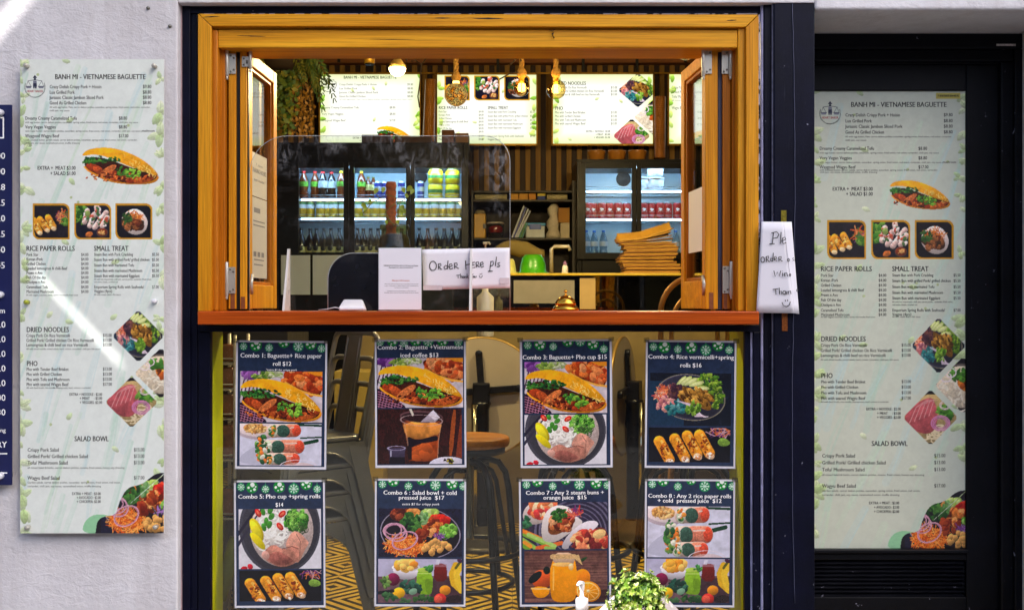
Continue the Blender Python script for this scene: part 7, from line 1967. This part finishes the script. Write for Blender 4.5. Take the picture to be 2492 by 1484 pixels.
# ------------------------------------------------------------------ stacked metal chairs behind the lower window
GUN = M("gunmetal_sheet", (136, 134, 132), .32, .55, var=.18, scale=6)
FOOTM = M("bright_leg_end", (170, 168, 164), .3, .8)
SW = .175
def chair_parts(t, O):
    """pressed metal chair with its seat centre over O, back towards +y"""
    ox, oy, oz = O
    def P(x, y, z): return (ox + x, oy + y, oz + z)
    g = MB(); r_ = .05; pts = []
    for cx, cy, a0 in ((SW - r_, SW - r_, 0), (-SW + r_, SW - r_, 90), (-SW + r_, -SW + r_, 180), (SW - r_, -SW + r_, 270)):
        pts += [(ox + cx + r_ * math.cos(R(a0 + k)), oy + cy + r_ * math.sin(R(a0 + k))) for k in range(0, 91, 18)]
    g.hprism(pts, oz + .435, oz + .455); g.build("seat", GUN, t, .008, seg=3)
    for k in range(4):
        rot = Matrix.Translation(Vector(O)) @ Matrix.Rotation(k * PI / 2, 4, 'Z')
        g = MB(); arcp = []
        for i in range(13):
            a = PI * i / 12; arcp.append((-.165 * math.cos(a), .20 + .20 * math.sin(a)))
        top = [(SW, .434), (-SW, .434)]
        poly = [(-.20, .19)] + arcp + [(.20, .19)] + top
        n_ = len(arcp)
        vs, fs = [], []
        for i, (x, z) in enumerate(arcp):
            xo = -SW - .02 * (1 - z / .43) if x < -.12 else (SW + .02 * (1 - z / .43) if x > .12 else x * 1.15)
            vs += [(x, -SW - .018 * (1 - z / .43), z), (max(-SW, min(SW, xo)), -SW - .001, .434 if abs(x) < .13 else max(z, .30 + .134 * (1 - (abs(x) - .13) / .036)))]
        for i in range(n_ - 1): fs.append((2 * i, 2 * i + 2, 2 * i + 3, 2 * i + 1))
        g.add(vs, fs, 0, False)
        g.tube([(x, -SW - .018 * (1 - z / .43) - .002, z) for x, z in arcp], .0045, 6)
        g.xform(rot); o = g.build("apron", GUN, t); md = o.modifiers.new("sheet", 'SOLIDIFY'); md.thickness = .0015
        g = MB(); top_, bot = Vector((SW - .012, -SW + .012, .43)), Vector((.215, -.215, .0))
        for a, b, w0, w1 in ((0, 1, .062, .034),):
            d = (bot - top_); ex, ey = Vector((1, 0, 0)), Vector((0, -1, 0))
            vs = []
            for p_, w_ in ((top_, w0), (bot + Vector((0, 0, .04)), w1)):
                vs += [p_ + ex * .012 - ey * w_, p_ + ex * .012 + ey * .012, p_ - ex * w_ + ey * .012, p_ - ex * w_ + ey * .009, p_ + ex * .009 + ey * .009, p_ + ex * .009 - ey * w_]
            g.add(vs, [(i, (i + 1) % 6, 6 + (i + 1) % 6, 6 + i) for i in range(6)] + [(5, 4, 3, 2, 1, 0), (6, 7, 8, 9, 10, 11)])
        for q_ in (-.45, .0): g.tube([top_ + ex * .014 + ey * (q_ * .05), bot + Vector((0, 0, .06)) + ex * .014 + ey * (q_ * .03)], .003, 5)
        g.xform(rot); lg = g.build("leg", GUN, t, .002)
        g = MB(); g.tube([rot @ (bot + (top_ - bot) * .14), rot @ bot], [.015, .013], 10); g.build("leg_end", FOOTM, lg)
    g = MB()
    hp = [P(-.16, SW - .01, .44), P(-.165, SW + .03, .62), P(-.165, SW + .06, .76)] + [P(-.115 - .05 * math.cos(R(a)), SW + .07, .79 + .05 * math.sin(R(a))) for a in range(15, 91, 15)] + [P(.115 + .05 * math.sin(R(a)), SW + .07, .79 + .05 * math.cos(R(a))) for a in range(0, 76, 15)] + [P(.165, SW + .06, .76), P(.165, SW + .03, .62), P(.16, SW - .01, .44)]
    g.tube(hp, .011, 10); g.build("back_frame", GUN, t)
    g = MB(); g.bar(P(0, SW + .0, .45), P(0, SW + .066, .835), .115, .004)
    for s_ in (-.045, .045): g.tube([P(s_, SW - .004, .47), P(s_, SW + .06, .82)], .003, 5)
    g.build("back_slat", GUN, t, .001)
YCH = .55
cx0, cy0 = X(731, YCH), YCH + .02
t = thing("metal_chair", "gunmetal metal chair on top of the stack behind the lower left posters", "chair", (0, 0, 0), "stacked metal chairs")
chair_parts(t, (0, 0, 0))
t.location = (cx0, cy0, .300); t.rotation_euler = (0, 0, R(-50))
for k, (z, lab) in enumerate(((.2, "second metal chair from the top of the stack behind the lower left posters"), (.1, "third metal chair from the top of the stack behind the lower left posters"), (.001, "bottom metal chair of the stack behind the lower left posters"))):
    d = .012 * (k + 1)
    dup(t, (cx0 - d * .6, cy0 - d * .4, z), lab, R(-50))
g = MB(); g.box(X(565, .85), X(700, .85), .85, 1.3, 0.002, Z(775, .85)); 
tag(g.build("cabinet", M("black_cabinet", (26, 24, 24), .5), None, .004), "black cabinet standing behind the stacked metal chairs", "cabinet")
g = MB(); g.bar((X(880, 2.2), 2.2, .002), (X(880, 2.2), 2.2, Z(900, 2.2)), .26, .22); g.v = [(v[0], v[1], v[2]) for v in g.v]
tag(g.build("carton", M("khaki_carton", (150, 128, 54), .7, var=.1), None, .004), "tall khaki carton standing right of the stacked metal chairs", "carton")

# wrapped packs on a wire rack at the left edge
YR = .50
t = thing("wire_rack", "wire rack behind the left edge of the lower window", "rack", (X(580, YR), YR, 0))
rx0, rx1 = X(524, YR), X(572, YR)
for py in (885, 948, 1020, 1120, 1262):
    g = MB(); z = Z(py, YR)
    for yy in (YR, YR + .1, YR + .2): g.tube([(rx0, yy, z), (rx1, yy, z)], .004, 6)
    for k in range(7): xx = rx0 + (rx1 - rx0) * k / 6; g.tube([(xx, YR, z - .004), (xx, YR + .2, z - .004)], .0025, 5)
    g.tube([(rx0, YR, z + .02), (rx1, YR, z + .02)], .003, 6); g.build("wire_shelf", STEEL, t)
for xx in (rx0, rx1):
    for yy in (YR, YR + .2):
        g = MB(); g.tube([(xx, yy, .002), (xx, yy, Z(815, YR))], .007, 8); g.build("post", STEEL, t)
WRAP = M("brown_wrapped_goods", (120, 70, 40), .25, var=.45, scale=30, coat=.4)
for i, (a, b, lab) in enumerate(((838, 883, "wrapped brown goods on the top shelf of the wire rack"), (895, 946, "wrapped brown goods on the second shelf of the wire rack"), (960, 1018, "wrapped brown goods on the third shelf of the wire rack"), (1035, 1118, "tall wrapped brown goods on the fourth shelf of the wire rack"), (1190, 1260, "wrapped brown goods on the lowest shelf of the wire rack"))):
    g = MB(); x0, x1 = rx0 + .012, rx1 - .006; z0, z1 = Z(b, YR) + .004, Z(a, YR); n = 7
    prf = [(x0, z0), (x1, z0)] + [(x1 + .004 * math.sin(k * 2.3), z0 + (z1 - z0) * k / n) for k in range(1, n)] + [(x1 - .01, z1), (x0 + .01, z1)] + [(x0 - .003 * math.sin(k * 1.7), z0 + (z1 - z0) * k / n) for k in range(n - 1, 0, -1)]
    g.prism(prf, YR + .014, YR + .18)
    tag(g.build("wrapped_pack", WRAP, None, .006), lab, "pack", "wrapped packs on the wire rack")
g = MB(); g.tube([(X(530, .32), .32, .19), (X(572, .32), .36, .40)], .03, 16)
tag(g.build("rolled_mat", M("olive_roll", (120, 124, 40), .6, var=.2)), "olive rolled mat leaning at the bottom left corner of the window", "roll")

# ------------------------------------------------------------------ bar stools
STB = M("black_steel_tube", (16, 17, 24), .3, .3)
STW = wood("stool_wood", (150, 88, 20), (196, 130, 44), 'x', .4, 22, False, .1)
def stool(t):
    g = MB(); g.lathe([(.135, .715), (.150, .718), (.153, .725), (.153, .744), (.148, .75), (0, .751)], (0, 0, 0), 40); g.build("seat", STW, t)
    g = MB(); g.lathe([(.0, .69), (.135, .69), (.138, .714), (0, .7145)], (0, 0, 0), 32); g.build("seat_plate", STB, t)
    g = MB(); g.lathe([(.016, .36), (.018, .37), (.018, .66), (.03, .67), (.03, .69)], (0, 0, 0), 16); g.build("screw_pole", M("dark_chrome", (110, 110, 100), .2, .9), t)
    for k in range(4):
        a = k * PI / 2 + .5; c, s_ = math.cos(a), math.sin(a)
        g = MB(); pr = [(.03, .655), (.08, .66), (.125, .645), (.155, .605), (.17, .54), (.19, .33), (.235, .0)]
        g.tube([(r_ * c, r_ * s_, z) for r_, z in pr], .0125, 10)
        g.tube([(r_ * c - .028 * s_, r_ * s_ + .028 * c, z) for r_, z in [(.03, .625), (.075, .63), (.11, .61), (.13, .57), (.142, .5), (.185, .27)]], .010, 8)
        g.build("leg", STB, t)
    for r_, z in ((.205, .325), (.165, .20)):
        g = MB(); g.tube([(r_ * math.cos(i * PI / 20), r_ * math.sin(i * PI / 20), z) for i in range(40)], .0105, 8, closed=True); g.build("foot_ring", STB, t)
YST = .52
st0 = None
for px, rz, lab in ((1142, 0, "black bar stool with round wooden seat right of the Combo 2 poster"), (1399, .4, "black bar stool with wooden seat mostly behind the Combo 7 poster"), (1672, .8, "black bar stool with foot ring mostly behind the Combo 8 poster")):
    if st0 is None:
        st0 = thing("bar_stool", lab, "stool", (0, 0, 0), "bar stools behind the lower window"); stool(st0); st0.location = (X(px, YST), YST, .001); st0.rotation_euler = (0, 0, rz)
    else: dup(st0, (X(px, YST), YST, .001), lab, rz)

# ------------------------------------------------------------------ flip-top round tables standing folded
YT = 2.1
TOPM = M("grey_table_underside", (158, 146, 132), .6, var=.08, scale=5)
def flip_table(t):
    Rr = .312; zc = .762 - 0
    rot = Matrix.Rotation(R(90), 3, 'X')
    g = MB(); g.lathe([(0, 0), (Rr, 0), (Rr, -.018), (0, -.018)], (0, 0, zc), 56, sm=False, rot=rot); g.build("tabletop", TOPM, t)
    g = MB(); g.tube([(Rr * math.cos(i * PI / 28), .009, zc + Rr * math.sin(i * PI / 28)) for i in range(56)], .010, 8, closed=True); g.build("edge_band", M("brass_edge_band", (150, 120, 60), .4, .5), t)
    for k in range(4):
        a = k * PI / 2 + R(4); g = MB(); c, s_ = math.cos(a), math.sin(a)
        e = (.195 * c, -.018, zc + .035 + .195 * s_)
        g.bar((.02 * c, -.028, zc + .035 + .02 * s_), e, .036, .026); g.lathe([(.02, -.01), (.02, .016), (0, .018)], e, 12, rot=rot); g.build("bracket_arm", STB, t, .004)
    g = MB(); g.box(-.045, .045, -.09, -.02, zc - .03, zc + .08); g.build("hinge_block", STB, t, .006)
    g = MB(); g.lathe([(.05, .10), (.042, .12), (.042, zc - .06), (.05, zc - .035), (.05, zc - .02)], (0, -.055, 0), 20); g.build("column", STB, t)
    g = MB(); g.lathe([(.018, .10), (.018, zc - .03)], (-.034, -.10, 0), 12); g.build("gas_strut", M("chrome_strut", (190, 186, 160), .12, 1.0), t)
    g = MB(); g.lathe([(.24, 0), (.245, .012), (.20, .03), (.10, .05), (.06, .10), (0, .10)], (0, -.055, 0), 36); g.build("base", M("grey_black_base", (60, 56, 50), .35, .5), t)
t = thing("flip_table", "grey round table folded upright with black cross bracket behind the bar stool", "table", (0, 0, 0), "folded round tables")
flip_table(t); t.location = (X(1172, YT), YT, .001)
k_ = dup(t, (X(1524, YT), YT + .1, .001), "grey round table folded upright seen nearly edge on between two posters", R(72))
g = MB(); g.bar(W(1630, 830, 1.9), W(1560, 1270, 1.9), .05, .05); g.box(X(1595, 1.9), X(1790, 1.9), 1.9, 2.2, .002, Z(1120, 1.9))
tag(g.build("folded_trolley", M("dark_trolley", (44, 34, 30), .5), None, .004), "dark folded trolley standing behind the right hand combo posters", "trolley")

# brass backed high chair behind the right leaf
YBC = .62
t = thing("bentwood_chair", "high chair with curved brass hoop back beside the right bifold window", "chair", (X(1690, YBC), YBC, 0))
BRW = M("aged_brass_tube", (150, 104, 40), .35, .6)
def hoop(cx, hw, zt, zb, Y): 
    x = X(cx, Y)
    return [(x - hw, Y, zb)] + [(x - hw * math.cos(R(a)), Y, zt - .14 + .14 * math.sin(R(a))) for a in range(0, 181, 12)] + [(x + hw, Y, zb)]
g = MB(); g.tube(hoop(1690, S(82, YBC), Z(674, YBC), .80, YBC), .011, 10); g.build("back_hoop", BRW, t)
g = MB(); g.tube(hoop(1690, S(56, YBC), Z(716, YBC), .80, YBC), .009, 10); g.build("inner_hoop", BRW, t)
g = MB(); g.lathe([(.0, .76), (.17, .76), (.18, .775), (.17, .795), (0, .8)], (X(1690, YBC), YBC - .14 + .0, 0), 30); g.build("seat", STW, t)
for sx in (-1, 1):
    for sy in (-1, 1):
        g = MB(); g.tube([(X(1690, YBC) + sx * .12, YBC - .14 + sy * .10, .76), (X(1690, YBC) + sx * .17, YBC - .14 + sy * .15, .001)], .012, 8); g.build("leg", BRW, t)

# ------------------------------------------------------------------ street bench with plant and sanitiser
YFG = -.80
ZB_ = .31
t = thing("street_bench", "low wooden bench in front of the window under the plant", "bench", (X(1500, YFG), YFG, -.12))
g = MB(); g.box(.05, .62, -1.0, -.55, ZB_ - .03, ZB_); g.build("top", STW, t, .004)
for xx in (.08, .55):
    for yy in (-.97, -.62): g = MB(); g.box(xx, xx + .04, yy, yy + .04, -.12, ZB_ - .0305); g.build("leg", STB, t, .002)
l = (X(1416, YFG), YFG, ZB_ + .001); q = S(1, YFG)
t = thing("sanitiser_bottle", "clear sanitiser bottle with white pump in front of the window", "pump bottle", l)
zz_ = lambda py: Z(py, YFG) - l[2]
g = MB(); g.lathe([(.030, 0), (.033, .004), (.033, zz_(1500)), (.027, zz_(1486)), (.0145, zz_(1482))], l, 26); g.build("body", glass("clear_gel", (226, 232, 236), .10, .05), t)
g = MB(); g.lathe([(15.5 * q, zz_(1486)), (15.5 * q, zz_(1458)), (14.5 * q, zz_(1455)), (8 * q, zz_(1453)), (7 * q, zz_(1451)), (5 * q, zz_(1450.5)), (4.5 * q, zz_(1436)), (6 * q, zz_(1433)), (7 * q, zz_(1420)), (6.5 * q, zz_(1416)), (0, zz_(1415))], l, 26)
g.tube([(l[0] + .002, YFG, l[2] + zz_(1419)), (l[0] - 6 * q, YFG - .012, l[2] + zz_(1414)), (l[0] - 12 * q, YFG - .03, l[2] + zz_(1415))], [6 * q, 5 * q, 3.4 * q], 10)
g.build("pump", M("bright_white_plastic", (240, 240, 242), .3, var=.02), t)
l = (X(1553, YFG), YFG, ZB_ + .001)
t = thing("potted_shrub", "small artificial shrub, highlights coloured into its pale outer leaves, in front of the window", "potted plant", l)
g = MB(); g.lathe([(.035, 0), (.04, .006), (.05, .07), (.046, .072), (.0, .066)], l, 24); g.build("pot", WHITE, t)
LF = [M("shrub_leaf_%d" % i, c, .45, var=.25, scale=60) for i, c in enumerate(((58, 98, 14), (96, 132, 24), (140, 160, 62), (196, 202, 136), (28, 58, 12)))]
g = MB(); st = MB(); rnd = random.Random(12)
cc = Vector((X(1553, YFG), YFG, Z(1462, YFG)))
for i in range(560):
    d = Vector((rnd.gauss(0, 1), rnd.gauss(0, 1), rnd.gauss(0, 1) + .25)).normalized(); rad = S(66, YFG) * (rnd.uniform(.45, 1.0) ** .6) * rnd.choice((.85, .95, 1.0, 1.05, 1.2))
    if d.z < -.5: continue
    c = cc + Vector((d.x * rad, d.y * rad, d.z * rad * .98))
    if i % 3 == 0: st.tube([cc + d * rad * .2, cc + d * rad * .7 + Vector((0, 0, .003)), c], .0009, 4, 0)
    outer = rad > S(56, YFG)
    for k in range(6):
        a = k * 1.05 + rnd.uniform(-.3, .3); s_ = rnd.uniform(.0055, .0105)
        u = d.orthogonal().normalized(); v = d.cross(u)
        u2 = (u * math.cos(a) + v * math.sin(a) + d * rnd.uniform(.2, .9)).normalized(); w_ = u2.cross(d).normalized() * s_ * .42
        b_ = c; tip = c + u2 * s_ * 1.5
        m_ = b_ + u2 * s_ * .8 + d * .001
        mi = rnd.choice((1, 2, 3, 1, 2)) if outer else rnd.choice((0, 0, 1, 4, 1))  # sun highlights coloured into the outer leaves, shade into the inner ones
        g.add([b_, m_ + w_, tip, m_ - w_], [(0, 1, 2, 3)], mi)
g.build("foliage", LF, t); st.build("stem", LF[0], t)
g = MB(); YW = YFG + .09
g.obox(W(1556, 1500, YW), (1, 0, -1.04), (0, 1, 0), (1.04, 0, 1), S(80, YW), .002, S(80, YW))
g.v = [tuple(v) for v in g.v]
tag(g.build("white_card", M("white_card", (232, 230, 234), .5, var=.02)), "white card standing on its corner behind the artificial shrub", "card")
# ------------------------------------------------------------------ tidy up
bpy.data.objects.remove(_fo)
bpy.data.curves.remove(_fc)
